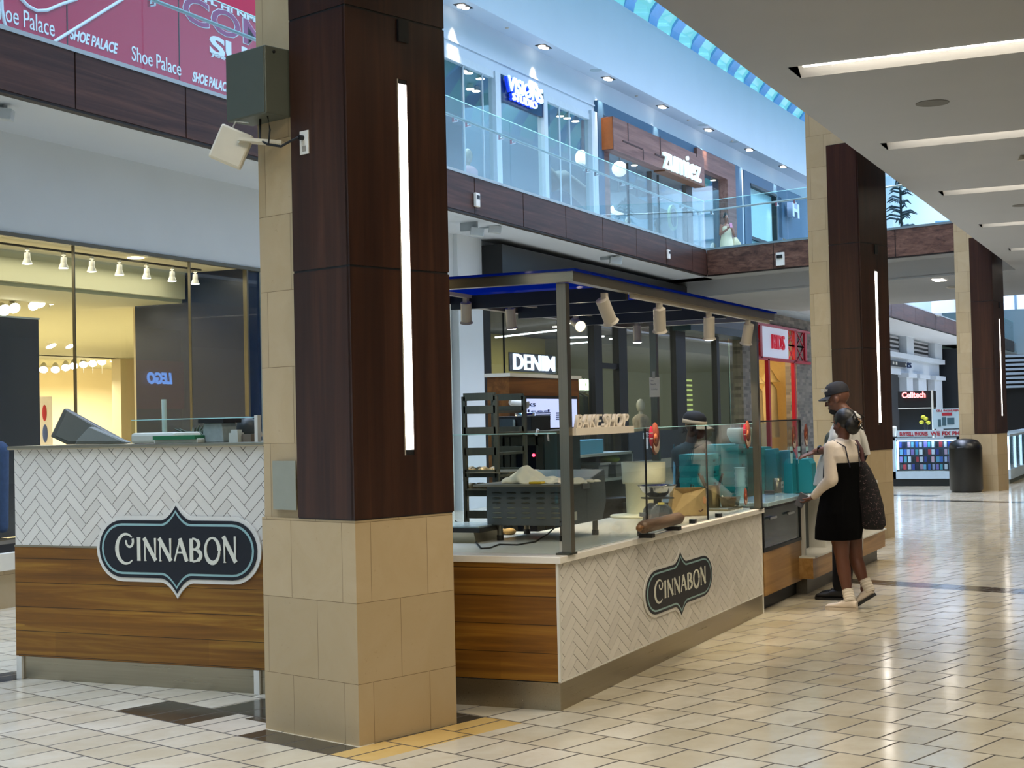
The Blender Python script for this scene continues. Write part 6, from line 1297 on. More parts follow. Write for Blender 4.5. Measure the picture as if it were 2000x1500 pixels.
for q, sh in ((1, Lsh), (-1, Rsh)):
    s0 = w(1645, 912)+LW*q*.075+bk*.125; s1 = w(1644, 872)+LW*q*.10+bk*.100; s2 = w(1645, 860)+LW*q*.105+FW*.01; s3 = w(1645, 912)+LW*q*.09+FW*.12
    MB().tube([s0, s1, s2, s3], .006, 8).build('dress_strap', mat('strap_navy', '1c1c2c', .8), per)
hr = mat('black_hair', '0b0908', .45, vary=.3, vscale=60)
m = MB(); Rm = Matrix((HL, HF, HU)).transposed().to_4x4()
m.sph(hc-HF*.03+HU*.032, (.088, .100, .094), 20, 12, Rm); m.sph(hc-HF*.095-HU*.030, (.070, .062, .085), 18, 12, Rm); m.sph(hc-HF*.115+HU*.0, (.05, .05, .05), 14, 10, Rm)
fuse(m.build('pinned_up_hair', hr, per), .007, 3)
m = MB()
random.seed(11)
for k in range(9): a = hc-HF*.14-HU*.02+HL*random.uniform(-.05, .04)+HU*random.uniform(-.06, .05); m.tube([a, a-HF*.03+HU*random.uniform(-.03, .04)+HL*random.uniform(-.03, .03), a-HF*.02+HU*random.uniform(-.05, .06)+HL*random.uniform(-.05, .05)], [.008, .006, .003], 6)
m.build('hair_strands', hr, per); MB().tube([hc-HF*.15+HU*.02, hc-HF*.175-HU*.01-HL*.02, hc-HF*.15-HU*.06], [.008, .010, .006], 8).build('hair_claw', mat('tortoise_clip', '8a6a48', .3, vary=.5, vscale=60), per)
wsh = mat('white_shoe_leather', 'cdbfae', .6); wsl = mat('white_sole', 'b8aa98', .6)
fd = Vector((.12, .99, 0)).normalized()
hl = oz(1673, 1194)+Vector((.03, 0, 0)); shoe(per, hl, hl+fd*.275, UP, wsh, wsl)
hl2 = w(1711, 1163, .06); tt = w(1675, 1181, .06); tt.z = .012; tt = hl2+(tt-hl2).normalized()*.24; shoe(per, hl2, tt, (0, .25, 1), wsh, mat('black_sole', '101010', .6))
sk = mat('white_sock', 'd0c6b6', .9)
m = MB(); 
for a_, t_ in ((anL, hl+fd*.06+UP*.07), (anR, hl2.lerp(tt, .25)+UP*.06)):
    c0_ = a_+UP*.045; d_ = (t_-c0_); m = MB()
    for k in range(9): m.tube([c0_+d_*(k/9), c0_+d_*((k+.9)/9)], [.047, .050], 16) if k % 2 else m.tube([c0_+d_*(k/9), c0_+d_*((k+1)/9)], [.050, .046], 16)
    m.build('ribbed_sock', sk, per)
pq = Lwr+Lhd.normalized()*.10+Vector((0, .02, .0)); t = thing('phone', 'grey phone held in the woman\'s left hand over the counter edge', 'phone', tuple(pq)); MB().obox(pq+Vector((0, .025, .01)), (.014, .075, .125), 0, .0, .5).build('phone_body', mat('phone_grey', '4c4e54', .25), t, bevel=.004)
# tote bag on the far shoulder
fl_ = bpy.data.materials.new('floral_black_cloth'); fl_.use_nodes = True; n = N(fl_); f_ = n.noise(n.coord((38,)*3), 1.6, 3, .6, 1.5)
n.ln(n.ramp(f_, (.58, '0b0809'), (.64, '4a2c30'), (.72, 'a89c90')), n.b.inputs['Base Color']); n.b.inputs['Roughness'].default_value = .9
t = thing('tote_bag', 'black floral tote bag hanging from the woman\'s shoulder', 'bag', tuple(w(1698, 1000, .05)))
m = MB(); loft(m, [(w(1706, 1034, .05), FW*.085, LW*.05), (w(1704, 1024, .05), FW*.125, LW*.07), (w(1700, 985, .05), FW*.115, LW*.075), (w(1695, 945, .05), FW*.085, LW*.06), (w(1689, 915, .05), FW*.05, LW*.04), (w(1685, 900, .05), FW*.02, LW*.02)])
fuse(m.build('bag_body', fl_, t), .008, 4)
MB().tube([w(1686, 905, .05), w(1683, 880, .08), w(1672, 862, .14), w(1662, 866, .12)], [.016, .018, .02, .014], 8).tube([w(1691, 925, .03), w(1685, 900, .05), w(1681, 885, .09)], [.02, .018, .016], 8).build('strap', mat('maroon_strap', '3c1512', .8), t)
# --- the man
XM = 13.42
def w(u, v, dx=0): return ox(u, v, XM+dx)
FM = Vector((.10, .99, 0)).normalized(); LM = Vector((-FM.y, FM.x, 0))
skm = mat('skin_tan', '6b4534', .5, vary=.04)
hc = w(1635, 779); nb_ = w(1655, 806)
Lsh, Rsh = w(1652, 822, -.17), w(1664, 820, .19)
Lel, Lwr = w(1638, 874, -.26), w(1594, 882, -.16); Ldir = w(1560, 894, -.16)-Lwr
Rel, Rwr = w(1662, 885, .24), w(1640, 930, .25)
b = MB()
loft(b, [(w(1650, 985), LM*.16, FM*.12), (w(1648, 945), LM*.175, FM*.14), (w(1646, 900), LM*.17, FM*.135), (w(1652, 850), LM*.195, FM*.125), (w(1656, 825), LM*.18, FM*.095), (w(1656, 810), LM*.07, FM*.06)])
chain(b, [nb_-UP*.02, hc-UP*.07-FM*.025], [.064, .058]); chain(b, [Lsh, Lel, Lwr], [.062, .046, .032]); chain(b, [Rsh, Rel, Rwr], [.062, .046, .032]); chain(b, [nb_-UP*.03, Lsh], [.065, .06]); chain(b, [nb_-UP*.03, Rsh], [.065, .06])
anL, anR = w(1641, 1148, -.09), w(1650, 1146, .12); knL, knR = w(1643, 1066, -.10), w(1650, 1066, .11); hipL, hipR = w(1650, 985, -.09), w(1652, 985, .09)
for h_, k_, a_ in ((hipL, knL, anL), (hipR, knR, anR)): chain(b, [h_, (h_+k_)/2, k_, k_.lerp(a_, .3), a_], [.11, .09, .064, .064, .042])
MF = (FM+Vector((-.08, 0, -.22))).normalized(); ML = Vector((-MF.y, MF.x, 0)).normalized(); MU_ = MF.cross(ML); MU_ = MU_ if MU_.z > 0 else -MU_
head_mesh(b, hc, MF, ML, MU_, 1.08); hand(b, Lwr, Ldir, Vector((.3, -.1, -1)), 1.08, .12, 1, .14); hand(b, Rwr, Vector((0, .7, -.5)), Vector((0, 0, -1)), 1.05, .4, -1)
per = fuse(b.build('person', skm), .0075, 4); tag(per, 'man in dark cap and loose white printed T-shirt pointing across the counter', 'person'); eyes(hc, MF, ML, MU_, 1.08, per)
ts = mat('white_tshirt', 'c4c2bc', .9)
m = MB(); loft(m, [(w(1640, 948), LM*.215, FM*.235), (w(1642, 905), LM*.215, FM*.20), (w(1650, 860), LM*.225, FM*.16), (w(1655, 828), LM*.20, FM*.115), (w(1656, 810), LM*.09, FM*.075)])
chain(m, [Lsh, Lsh.lerp(Lel, .7)], [.085, .095]); chain(m, [Rsh, Rsh.lerp(Rel, .8)], [.085, .10]); chain(m, [w(1656, 822), Lsh], [.075, .082]); chain(m, [w(1656, 822), Rsh], [.075, .082])
fuse(m.build('tshirt', ts, per), .009, 6)
m = MB(); p = w(1620, 868, -.2); m.sph(w(1618, 862, -.20), (.03, .09, .13), 14, 10); 
fr_ = w(1617, 862, 0); g = MB(); cc = w(1640, 865)+FM*.165-LM*0
MB().sph(w(1622, 862, -.13), (.05, .055, .085), 16, 12).build('shirt_print', mat('sketch_print', '3f4640', .9, vary=.7, vscale=40), per)
MB().tube([w(1688, 858, .0), w(1690, 885, .0), w(1688, 900, .02)], [.018, .03, .012], 10).build('navy_sleeve_stripe', mat('navy_cloth', '121826', .9), per)
MB().tube([w(1676, 830, -.02), w(1686, 858, -.02), w(1694, 888, .0)], [.03, .035, .03], 10).build('loose_sleeve', ts, per)
cpm = mat('charcoal_cap', '1d1c22', .8, vscale=50)
m = MB(); Rm = Matrix((ML, MF, MU_)).transposed().to_4x4(); n0 = len(m.v)
m.lathe([(.104, -.006), (.106, .02), (.098, .060), (.070, .092), (.03, .106), (0, .108)], tuple(hc-MF*.012+MU_*.048), 28, M=Rm @ Matrix.Diagonal((.90, 1.06, 1, 1))); m.build('cap_crown', cpm, per)
m = MB()
def brim(i, j): a = -1.15+2.3*i; r = .095+.085*j*math.cos(a*.62); return hc+MU_*(.048-.018*j-.022*abs(math.sin(a))*(.4+j))+MF*(r*math.cos(a)-.012)+ML*(r*.86*math.sin(a))
m.grid(brim, 20, 6); o = m.build('cap_brim', cpm, per); o.modifiers.new('thickness', 'SOLIDIFY').thickness = .005
a = hc+MF*.095-ML*.0+MU_*.09
text('DERBY', basis(hc+MU_*.088+MF*.052+ML*.082, (-MF*.75-ML*.5), MU_), .03, mat('cap_letters', 'b8b4ac', .7), 'cap_lettering', per, width=.085, height=.028, ext=.002, bold=.02) if False else None
cl = hc+MU_*.082+MF*.070+ML*.072; text('MIAMI'[::1] if False else 'SURF', basis(cl, (-MF*.0+(-ML)*.0+Vector((.0, -1, -.05))*.6+Vector((-.35, 0, 0))*0), MU_), .03, mat('cap_letters', 'b8b4ac', .7), 'cap_lettering', per, width=.07, height=.024, ext=.002, bold=.02)
MB().sph(hc+MF*.052-MU_*.105, (.05, .048, .03), 14, 10).build('beard', mat('dark_beard', '14100e', .9), per)
MB().cyl(Lwr-Ldir.normalized()*.03, Lwr-Ldir.normalized()*.058+UP*.002, .040, .042, 18).build('watch_strap', M['black'], per); MB().obox(Lwr-Ldir.normalized()*.045+Vector((-.042, 0, .0)), (.012, .042, .046)).build('watch_face', mat('watch_glass', '0a0a0c', .1), per)
tr_ = mat('black_trousers', '040405', .95); m = MB()
loft(m, [(w(1649, 1010), LM*.17, FM*.14), (w(1649, 940), LM*.19, FM*.15)])
for h_, k_, a_ in ((hipL, knL, anL), (hipR, knR, anR)): chain(m, [h_, (h_+k_)/2, k_, a_+UP*.03], [.118, .10, .082, .068])
fuse(m.build('black_trousers', tr_, per), .009, 5)
for a_, vy in ((anL, 1165), (anR, 1158)): h2 = Vector((a_.x, a_.y-.06, 0)); shoe(per, h2, h2+Vector((.0, .285, 0)), UP, mat('black_trainer', '08080a', .6), M['black'], 'shoe', .05, .085)
# --- employee behind the glass, facing right
XE = 14.25
def w(u, v, dx=0): return ox(u, v, XE+dx)
FE = Vector((-.15, -.985, 0)).normalized(); LE = Vector((-FE.y, FE.x, 0)); ske = mat('skin_dark_brown', '4a2c20', .55, vary=.04)
hc = w(1358, 835, 0); b = MB(); EF = (FE+Vector((0, 0, -.18))).normalized(); EL = Vector((-EF.y, EF.x, 0)).normalized(); EU = EF.cross(EL); EU = EU if EU.z > 0 else -EU
sh = w(1343, 885); loft(b, [(w(1350, 955), LE*.16, FE*.13), (w(1350, 935), LE*.175, FE*.14), (w(1346, 912), LE*.18, FE*.13), (w(1343, 885), LE*.19, FE*.11), (w(1346, 868), LE*.08, FE*.065)])
chain(b, [w(1346, 880), hc-EU*.07-EF*.02], [.06, .055]); lsh, rsh = sh+LE*.19, sh-LE*.19
e1 = lsh+FE*.10-UP*.24; e2 = rsh+FE*.10-UP*.24; w1_, w2_ = e1+FE*.22-UP*.02, e2+FE*.22-UP*.02
for q_, e_, w_2 in ((lsh, e1, w1_), (rsh, e2, w2_)): chain(b, [q_, e_, w_2], [.06, .045, .032])
hand(b, w1_, FE, (0, 0, -1), 1, .5, -1); hand(b, w2_, FE, (0, 0, -1), 1, .5, 1); z0f = .04
for q in (-1, 1): hp = Vector((w(1350, 955).x, w(1350, 955).y, .88))+LE*q*.09; chain(b, [hp, hp-UP*.42, hp-UP*.82], [.10, .062, .045])
head_mesh(b, hc, EF, EL, EU, 1.02); per = fuse(b.build('person', ske), .008, 4); tag(per, 'bakery employee in black cap with tan visor and dark jacket behind the glass', 'person'); eyes(hc, EF, EL, EU, 1.02, per)
m = MB(); jk = mat('dark_teal_jacket', '1c3034', .9)
loft(m, [(w(1350, 955), LE*.18, FE*.15), (w(1350, 930), LE*.20, FE*.165), (w(1346, 912), LE*.205, FE*.16), (w(1343, 886), LE*.215, FE*.135), (w(1346, 866), LE*.10, FE*.08)]); chain(m, [rsh, e2, w2_-FE*.03], [.082, .065, .045]); chain(m, [w(1345, 876), rsh], [.075, .08]); chain(m, [w(1345, 876), lsh], [.075, .08])
fuse(m.build('jacket', jk, per), .009, 5); m = MB(); chain(m, [lsh+LE*.01, e1, w1_-FE*.03], [.092, .075, .05]); fuse(m.build('grey_sleeve', mat('grey_sleeve_cloth', '2c2a2c', .9), per), .009, 4)
MB().tube([w(1316, 868, -.22), w(1318, 900, -.22), w(1317, 960, -.22)], [.012, .014, .012]).build('pale_blue_tie', mat('pale_blue_strap', '6fb0c8', .7), per)
m = MB(); 
for q in (-1, 1): hp = Vector((w(1350, 955).x, w(1350, 955).y, .88))+LE*q*.09; chain(m, [hp, hp-UP*.42, hp-UP*.80], [.11, .075, .06])
fuse(m.build('trousers', mat('dark_trousers', '15161a', .9), per), .009, 3)
for q in (-1, 1): h2 = Vector((w(1350, 955).x, w(1350, 955).y, 0))+LE*q*.09-FE*.06; shoe(per, h2, h2+FE*.28, UP, _M['black_trainer'], M['black'])
Rm = Matrix((EL, EF, EU)).transposed().to_4x4(); MB().lathe([(.104, 0), (.112, .03), (.108, .065), (.08, .10), (.035, .118), (0, .12)], tuple(hc-EF*.02+EU*.045), 28, M=Rm @ Matrix.Diagonal((.92, 1.1, 1, 1))).build('black_cap', mat('black_cap_cloth', '09090b', .8), per)
tn = mat('tan_visor', 'a8977a', .8); MB().lathe([(.107, -.012), (.116, -.010), (.115, .028), (.108, .030)], tuple(hc-EF*.015+EU*.045), 28, M=Rm @ Matrix.Diagonal((.93, 1.1, 1, 1))).build('visor_band', tn, per)
def brim2(i, j): a = -1.1+2.2*i; r = .11+.09*j*math.cos(a*.62); return hc+EU*(.045-.02*j-.02*abs(math.sin(a))*(.4+j))+EF*(r*math.cos(a)-.005)+EL*(r*.86*math.sin(a))
m = MB(); m.grid(brim2, 20, 6); o = m.build('visor_brim', tn, per); o.modifiers.new('thickness', 'SOLIDIFY').thickness = .006
MB().sph(hc+EF*.05-EU*.055, (.062, .062, .055), 16, 12).build('black_face_mask', M['black'], per)
# --- woman on the upper balcony
p0 = oz(1419, 484, 6.0); xu = 43.2
def w(u, v, dx=0): return ox(u, v, xu+dx)
FU = Vector((-.75, -.65, 0)).normalized(); LU = Vector((-FU.y, FU.x, 0)); hc = w(1418, 426); b = MB(); s = 1.0
zc = hc.z; base = Vector((hc.x, hc.y, 0)); P_ = lambda dz, f=0, l=0: Vector((hc.x, hc.y, zc+dz))+FU*f+LU*l
fz0 = 5.87-zc
loft(b, [(P_(-.92), LU*.15, FU*.12), (P_(-.75), LU*.17, FU*.13), (P_(-.55), LU*.14, FU*.11), (P_(-.35), LU*.16, FU*.12), (P_(-.24), LU*.16, FU*.09), (P_(-.18), LU*.06, FU*.05)])
chain(b, [P_(-.2), P_(-.08)], [.05, .05])
for q in (-1, 1): chain(b, [P_(-.24, 0, q*.17), P_(-.50, .05, q*.22), P_(-.36, .24, q*.07)], [.05, .042, .03]); hand(b, P_(-.36, .24, q*.07), (FU*.4-LU*q*.5+UP*.6), -FU, .95, .5, q); chain(b, [P_(-.85, 0, q*.09), P_(fz0*.62, 0, q*.09), P_(fz0+.05, 0, q*.09)], [.10, .06, .04])
head_mesh(b, hc, FU, LU, UP, 1.0); per = fuse(b.build('person', mat('skin_medium_brown', '8a5a44', .5)), .009, 3); tag(per, 'woman in cream outfit looking at a phone behind the upper glass balustrade', 'person'); eyes(hc, FU, LU, UP, 1, per)
m = MB(); loft(m, [(P_(fz0+.35), LU*.22, FU*.2), (P_(-.75), LU*.2, FU*.17), (P_(-.55), LU*.16, FU*.13), (P_(-.35), LU*.175, FU*.135), (P_(-.25), LU*.15, FU*.10)]); fuse(m.build('cream_dress', mat('cream_cloth', 'cfc4a4', .9), per), .012, 3)
m = MB(); m.sph(hc+UP*.035-FU*.025, (.09, .09, .09)); m.sph(hc+UP*.13-FU*.04, .05); fuse(m.build('hair_in_bun', hr, per), .01, 3)
for q in (-1, 1): h2 = P_(fz0, -.06, q*.09); shoe(per, h2, h2+FU*.25, UP, wsh, wsl)
t = thing('phone', 'pink phone held by the woman on the upper balcony', 'phone', tuple(P_(-.28, .33))); MB().obox(P_(-.26, .34), (.012, .08, .15), math.atan2(FU.y, FU.x), -.3).build('phone_body', mat('pink_phone', 'c07a94', .3), t)
t = thing('shoulder_bag', 'cream tasselled bag at the side of the woman on the upper balcony', 'bag', tuple(P_(-.75, 0, .3))); m = MB(); loft(m, [(P_(-.95, 0, .33), LU*.12, FU*.06), (P_(-.75, 0, .32), LU*.14, FU*.07), (P_(-.58, 0, .28), LU*.05, FU*.04)]); m.build('bag_body', mat('cream_weave', 'c8bd9a', .9, vary=.3, vscale=30), t); MB().tube([P_(-.6, 0, .27), P_(-.4, 0, .2), P_(-.2, 0, .14)], .012).build('strap', mat('brown_strap', '5c4028', .8), t)

# --- employee stooping behind the tall counter, mostly hidden
XK = 9.3
def w(u, v, dx=0): return ox(u, v, XK+dx)
hc = w(474, 846); FK = Vector((-.3, .95, 0)).normalized(); LK = Vector((-FK.y, FK.x, 0)); b = MB(); P_ = lambda dz, f=0, l=0: Vector((hc.x, hc.y, hc.z+dz))+FK*f+LK*l
loft(b, [(P_(-.95), LK*.15, FK*.12), (P_(-.75), LK*.17, FK*.13), (P_(-.5), LK*.16, FK*.12), (P_(-.30), LK*.18, FK*.12), (P_(-.22), LK*.17, FK*.09), (P_(-.17), LK*.06, FK*.05)]); chain(b, [P_(-.2), P_(-.08)], [.055, .05])
for q in (-1, 1): chain(b, [P_(-.24, 0, q*.18), P_(-.5, .08, q*.22), P_(-.52, .3, q*.12)], [.055, .045, .03]); hand(b, P_(-.52, .3, q*.12), FK, (0, 0, -1), 1, .5, -q); zf = -hc.z; chain(b, [P_(-.9, 0, q*.09), P_(-.9+(zf+.9)*.5, .02, q*.09), P_(zf+.06, 0, q*.09)], [.1, .065, .045])
head_mesh(b, hc, FK, LK, UP, 1.0); per = fuse(b.build('person', mat('skin_brown', '7a4c38', .5)), .009, 3); tag(per, 'employee whose head just shows behind the tall counter beside the lidded container', 'person'); eyes(hc, FK, LK, UP, 1, per)
m = MB(); loft(m, [(P_(-.95), LK*.17, FK*.14), (P_(-.5), LK*.18, FK*.14), (P_(-.3), LK*.2, FK*.14), (P_(-.21), LK*.18, FK*.1)]); fuse(m.build('dark_shirt', jk, per), .01, 3)
m = MB(); m.sph(hc+UP*.04-FK*.03, (.088, .09, .088)); fuse(m.build('short_hair', hr, per), .01, 2); MB().tube([hc-FK*.09+UP*.06, hc-FK*.12-UP*.02, hc-FK*.10-UP*.12], [.03, .035, .03], 10).build('white_hood', mat('white_cotton', 'cfc8b8', .9), per)
for q in (-1, 1): h2 = P_(-hc.z, -.06, q*.09); shoe(per, h2, h2+FK*.27, UP, _M['black_trainer'], M['black'])
p = oy(-14, 900, 12.15)
t = thing('display_plinth', 'black plinth under the denim clad figure at the left edge', 'plinth', (p.x, 12.15, 0)); MB().box(p.x-.6, p.x+.6, 11.8, 12.5, 0, .16).build('plinth_body', M['black'], t)
t = thing('mannequin', 'figure in blue jeans and trainers standing at the left picture edge', 'mannequin', (p.x, 12.15, .16)); v = lambda a, b_, d=0: oy(a, b_, 12.15+d)
m = MB(); chain(m, [v(-2, 880), v(2, 950), v(5, 1030)], [.11, .085, .065]); chain(m, [v(-22, 880, .1), v(-24, 950, .1), v(-26, 1030, .1)], [.11, .085, .065]); chain(m, [v(-2, 880), v(-22, 880, .1)], [.11, .11]); fuse(m.build('jeans', mat('dark_jeans', '31486a', .85, vary=.2, vscale=20), t), .01, 4)
m = MB(); chain(m, [v(-22, 868, .05), v(-50, 815, .05), v(-70, 780, .05)], [.12, .15, .13]); fuse(m.build('amber_top', mat('amber_top', 'b47a2c', .8), t), .012, 4); m = MB(); m.sph(v(-84, 735), (.09, .1, .12)); m.build('head', mat('mannequin_c8c2b4', 'c8c2b4', .4), t)
for a, d in ((8, 0), (-26, .1)): h2 = v(a-4, 1052, d+.1); h2.z = .165; shoe(t, h2, h2+Vector((.08, -.28, 0)), UP, mat('white_black_trainer', 'b8b4ac', .6), wsl)
# ------------------------------------------------------------------ fixtures on the big column (measured on its faces)
C1v = Vector((P1[0], P1[1], 0))
def pf(q, p, z): return C1v+QD*q+PD*p+UP*z
MP = basis(C1v, QD, PD, UP)
t = thing('electrical_box', 'grey metal electrical box on the left side of the nearest column', 'electrical box', tuple(pf(-.1, .66, 3.37)))
MB(MP).box(-.16, .02, .47, .81, 3.36, 3.73).build('box_body', mat('box_grey_green', '585c50', .5, .2), t, bevel=.006); MB(MP).box(-.166, -.16, .475, .805, 3.365, 3.725).build('cover', mat('cover_grey_green', '4c5249', .5, .2), t, bevel=.003); MB(MP).cyl((-.10, .47, 3.70), (-.10, .462, 3.70), .008).build('screw', M['black'], t)
t = thing('wireless_access_point', 'white tilted access point box on a bracket arm beside the column', 'access point', tuple(pf(-.15, .9, 3.2)))
pc = onp(452, 287, C1v-QD*.16, QD); lc = MP.inverted() @ pc
MB(MP).obox(lc, (.055, .19, .20), .75, 0, .42).build('housing', mat('ap_cream', 'cfc8b4', .5), t, bevel=.012); MB(MP).bar((-.14, .70, 3.25), (-.14, lc.y-.05, 3.24), .03, .02).bar((0, .52, 3.22), (-.14, .72, 3.25), .10, .018).build('bracket', mat('ap_cream', 'cfc8b4', .5), t); MB(MP).tube([(-.14, lc.y+.02, lc.z+.10), (-.15, lc.y-.03, lc.z+.14), (-.13, lc.y-.12, lc.z+.12)], .004).build('cable_loop', M['plastic'], t)
t = thing('outlet_plate', 'white outlet plate with a black plug on the dark wood of the column', 'outlet', tuple(pf(-.02, .33, 3.2))); MB(MP).box(-.012, -.0065, .300, .370, 3.135, 3.262).build('plate', M['plastic'], t); MB(MP).cyl((-.04, .345, 3.225), (-.012, .345, 3.225), .014).build('plug', M['black'], t); MB(MP).box(-.0135, -.012, .32, .35, 3.15, 3.18).build('socket', mat('socket_grey', '8f8a80', .5), t)
tag(MB(MP).tube([(-.04, .345, 3.225), (-.07, .40, 3.20), (-.06, .47, 3.19), (-.09, .55, 3.21), (-.10, .60, 3.24), (-.08, .62, 3.36)], .007).tube([(-.10, .53, 3.36), (-.11, .50, 3.28), (-.09, .54, 3.21)], .005).build('black_cable', M['rubber']), 'black cable looping from the outlet to the grey electrical box', 'cable')
tag(MB(MP).box(-.006, 0, .468, .663, 1.215, 1.482).build('access_plate', mat('grey_plate', '8a8d80', .5)), 'plain grey metal plate set in the stone beside the dark wood', 'plate')
# fascia cameras, sensors, lights
def cam_box(p, label, s=1.0):
    t = thing('mall_camera', label, 'camera', tuple(p)); p = Vector(p); g_ = mat('camera_grey', '9aa3a8', .5)
    MB().box(p.x-.03*s, p.x+.03*s, p.y-.02, p.y+.25*s, p.z+.02, p.z+.16*s).build('mount', g_, t); MB().obox(p+Vector((-.05*s, -.04*s, -.02*s)), (.15*s, .20*s, .12*s), .5, 0, .15).build('housing', mat('camera_white', 'b9c0c2', .4), t, bevel=.01)
    return t
for u, v, y, s, l in ((8, 222, 11.6, 1.25, 'grey camera box under the left balcony at the picture edge'), (930, 452, 11.5, 1.5, 'left of two cameras under the balcony by the column'), (965, 447, 11.5, 1.4, 'right of two cameras under the balcony by the column'), (1200, 508, 11.45, 1.6, 'camera under the balcony above the canopy'), (1822, 608, 10.4, 3.2, 'distant camera under the far balcony edge')): cam_box(oy(u, v, y), l, s*.8)
def sensor(p, label, s=.1, n=(0, -1, 0)):
    t = thing('door_sensor', label, 'sensor', tuple(p)); MB().box(p.x-s*.5, p.x+s*.5, p.y-.06, p.y-.01, p.z-s*.75, p.z+s*.75).build('case', M['plastic'], t, bevel=.008); MB().box(p.x-s*.35, p.x+s*.35, p.y-.065, p.y-.06, p.z+s*.1, p.z+s*.5).build('window', M['black'], t)
sensor(oy(928, 391, FASC_Y), 'small pale square sensor on the walnut balcony edge', .16); sensor(oy(1303, 497, FASC_Y), 'tiny pale sensor on the walnut balcony edge over the canopy', .14)
nx = nx.to_3d(); p = onp(1525, 506, (A[0], A[1], 0), nx); t = thing('door_sensor', 'white and black sensor on the bridge edge', 'sensor', tuple(p)); MB(basis(p, (Bd.x, Bd.y, 0), UP)).box(-.11, .11, -.16, .16, -.05, .05).build('case', M['plastic'], t); MB(basis(p-nx*.06 if True else p, (Bd.x, Bd.y, 0), UP)).box(-.08, .08, .02, .1, -.01, .01).build('window', M['black'], t)
for u, v, z, r, l in ((1821, 201, C1, .16, 'round grey speaker in the near ceiling'), (1996, 401, C1, .14, 'round grey speaker far along the ceiling'), ): p = oz(u, v, z); tag(MB().cyl(p, p-Vector((0, 0, .006)), r, n=28).build('ceiling_speaker', mat('dark_grille', '6a6862', .8)), l, 'speaker')
p = oz(1996, 303, C1); tag(MB().cyl(p, p-Vector((0, 0, .06)), .02, .05, 12).build('sprinkler_head', M['track']), 'sprinkler head in the near ceiling at the right edge', 'sprinkler')
for u, v, l in ((1130, 0, ''),): pass
p = oz(1863, 560, 4.775); tag(MB().cyl(p, p-Vector((0, 0, .05)), .2, .12, 16).build('smoke_detector', M['track']), 'grey smoke detector under the bridge', 'detector')
p = oz(1452, 572, 5.19); tag(MB().sph(p, (.2, .2, .1)).build('dome_camera', mat('dome_grey', '6b7072', .3)), 'small dome camera above the brick shop', 'camera')

# ------------------------------------------------------------------ shoe store banner on the upper floor, left
def ban_mat():
    m = bpy.data.materials.new('magenta_banner'); m.use_nodes = True; n = N(m); tc = n.nd.new('ShaderNodeTexCoord'); sx = n.nd.new('ShaderNodeSeparateXYZ'); n.ln(tc.outputs['Object'], sx.inputs[0])
    f = n.math('MULTIPLY_ADD', sx.outputs[0], .16, -2.0); n.ln(n.ramp(f, (0, 'b81c44'), (.45, 'c23468'), (1, 'b850a0')), n.b.inputs['Base Color']); n.b.inputs['Roughness'].default_value = .35; return m
BY = 13.0
a, b = oy(-60, 60, BY), oy(700, 60, BY); zb0 = 5.86
t = thing('storefront_banner', 'magenta shoe store hoarding with white lettering behind the left balustrade', 'banner', (a.x, BY, zb0))
MB().box(10.0, b.x+1.0, BY, BY+.06, zb0, 9.6).build('board', ban_mat(), t)
wl_ = mat('banner_white', 'd5dbe0', .5, emit='c8d0d8', es=.12)  # slight glow added to brighten the lettering
def bt(s_, u0, v0, u1, v1, h, shear=0, bold=0, mt=None, xs=None):
    """baseline from (u0,v0) to (u1,v1) in the picture; h letter height in metres"""
    p, q_ = oy(u0, v0, BY-.01), oy(u1, v1, BY-.01); z = (p.z+q_.z)/2; return text(s_, fy(((p.x+q_.x)/2, BY-.004, z)), .3, mt or wl_, 'lettering', t, width=q_.x-p.x, height=h, ext=.003, bold=bold, shear=shear)
def zh(u, v0, v1): return oy(u, v1, BY).z-oy(u, v0, BY).z
bt('Shoe Palace', -14, 38, 107, 68, zh(60, 56, 22)); bt('SHOE PALACE', 137, 76, 231, 107, zh(180, 90, 68), .3, .03); bt('Shoe Palace', 258, 118, 354, 148, zh(300, 132, 104)); bt('SHOE PALACE', 376, 160, 449, 181, zh(410, 170, 150), .3, .03); bt('Shoe Palace', 468, 189, 560, 212, zh(500, 198, 172))
bt('SUMMER', 410, 112, 640, 180, zh(440, 116, 78), 0, .035); bt('JOIN THE SHOE PALACE CREW', 413, 120, 620, 175, zh(440, 122, 113), 0, .02); bt('FL HI NM NV', 400, 15, 540, 50, zh(440, 20, 8), 0, .04)
# outlined COOL-style capitals: a white letter with a slightly smaller banner-coloured one in front
cm_ = mat('banner_magenta_inner', '96336a', .35)
p, q_ = oy(368, 60, BY), oy(560, 110, BY); zc_ = (oy(368, 55, BY).z+oy(480, 78, BY).z)/2
text('COMING', fy(((p.x+q_.x)/2+.5, BY-.004, zc_)), .3, wl_, 'outline_lettering', t, width=(q_.x-p.x)*1.5, height=zh(400, 60, 6), ext=.002, bold=.03)
text('COMING', fy(((p.x+q_.x)/2+.5, BY-.010, zc_+.012)), .3, cm_, 'outline_infill', t, width=(q_.x-p.x)*1.49, height=zh(400, 60, 6)-.024, ext=.002, bold=.012)
def sw(pts, r=.022): MB().tube([oy(u, v, BY-.01) for u, v in pts], r, 6).build('swoosh_line', wl_, t)
sw([(103, 83), (240, -2)]); sw([(3, -10), (4, 20), (8, 42), (14, 58)]); sw([(38, -5), (55, 12), (72, 21), (92, 20), (120, 8), (150, -2)])
for u in (131, 349): x = oy(u, 60, BY).x; MB().box(x-.01, x+.01, BY-.006, BY, zb0, 9.6).build('panel_joint', M['black'], t)

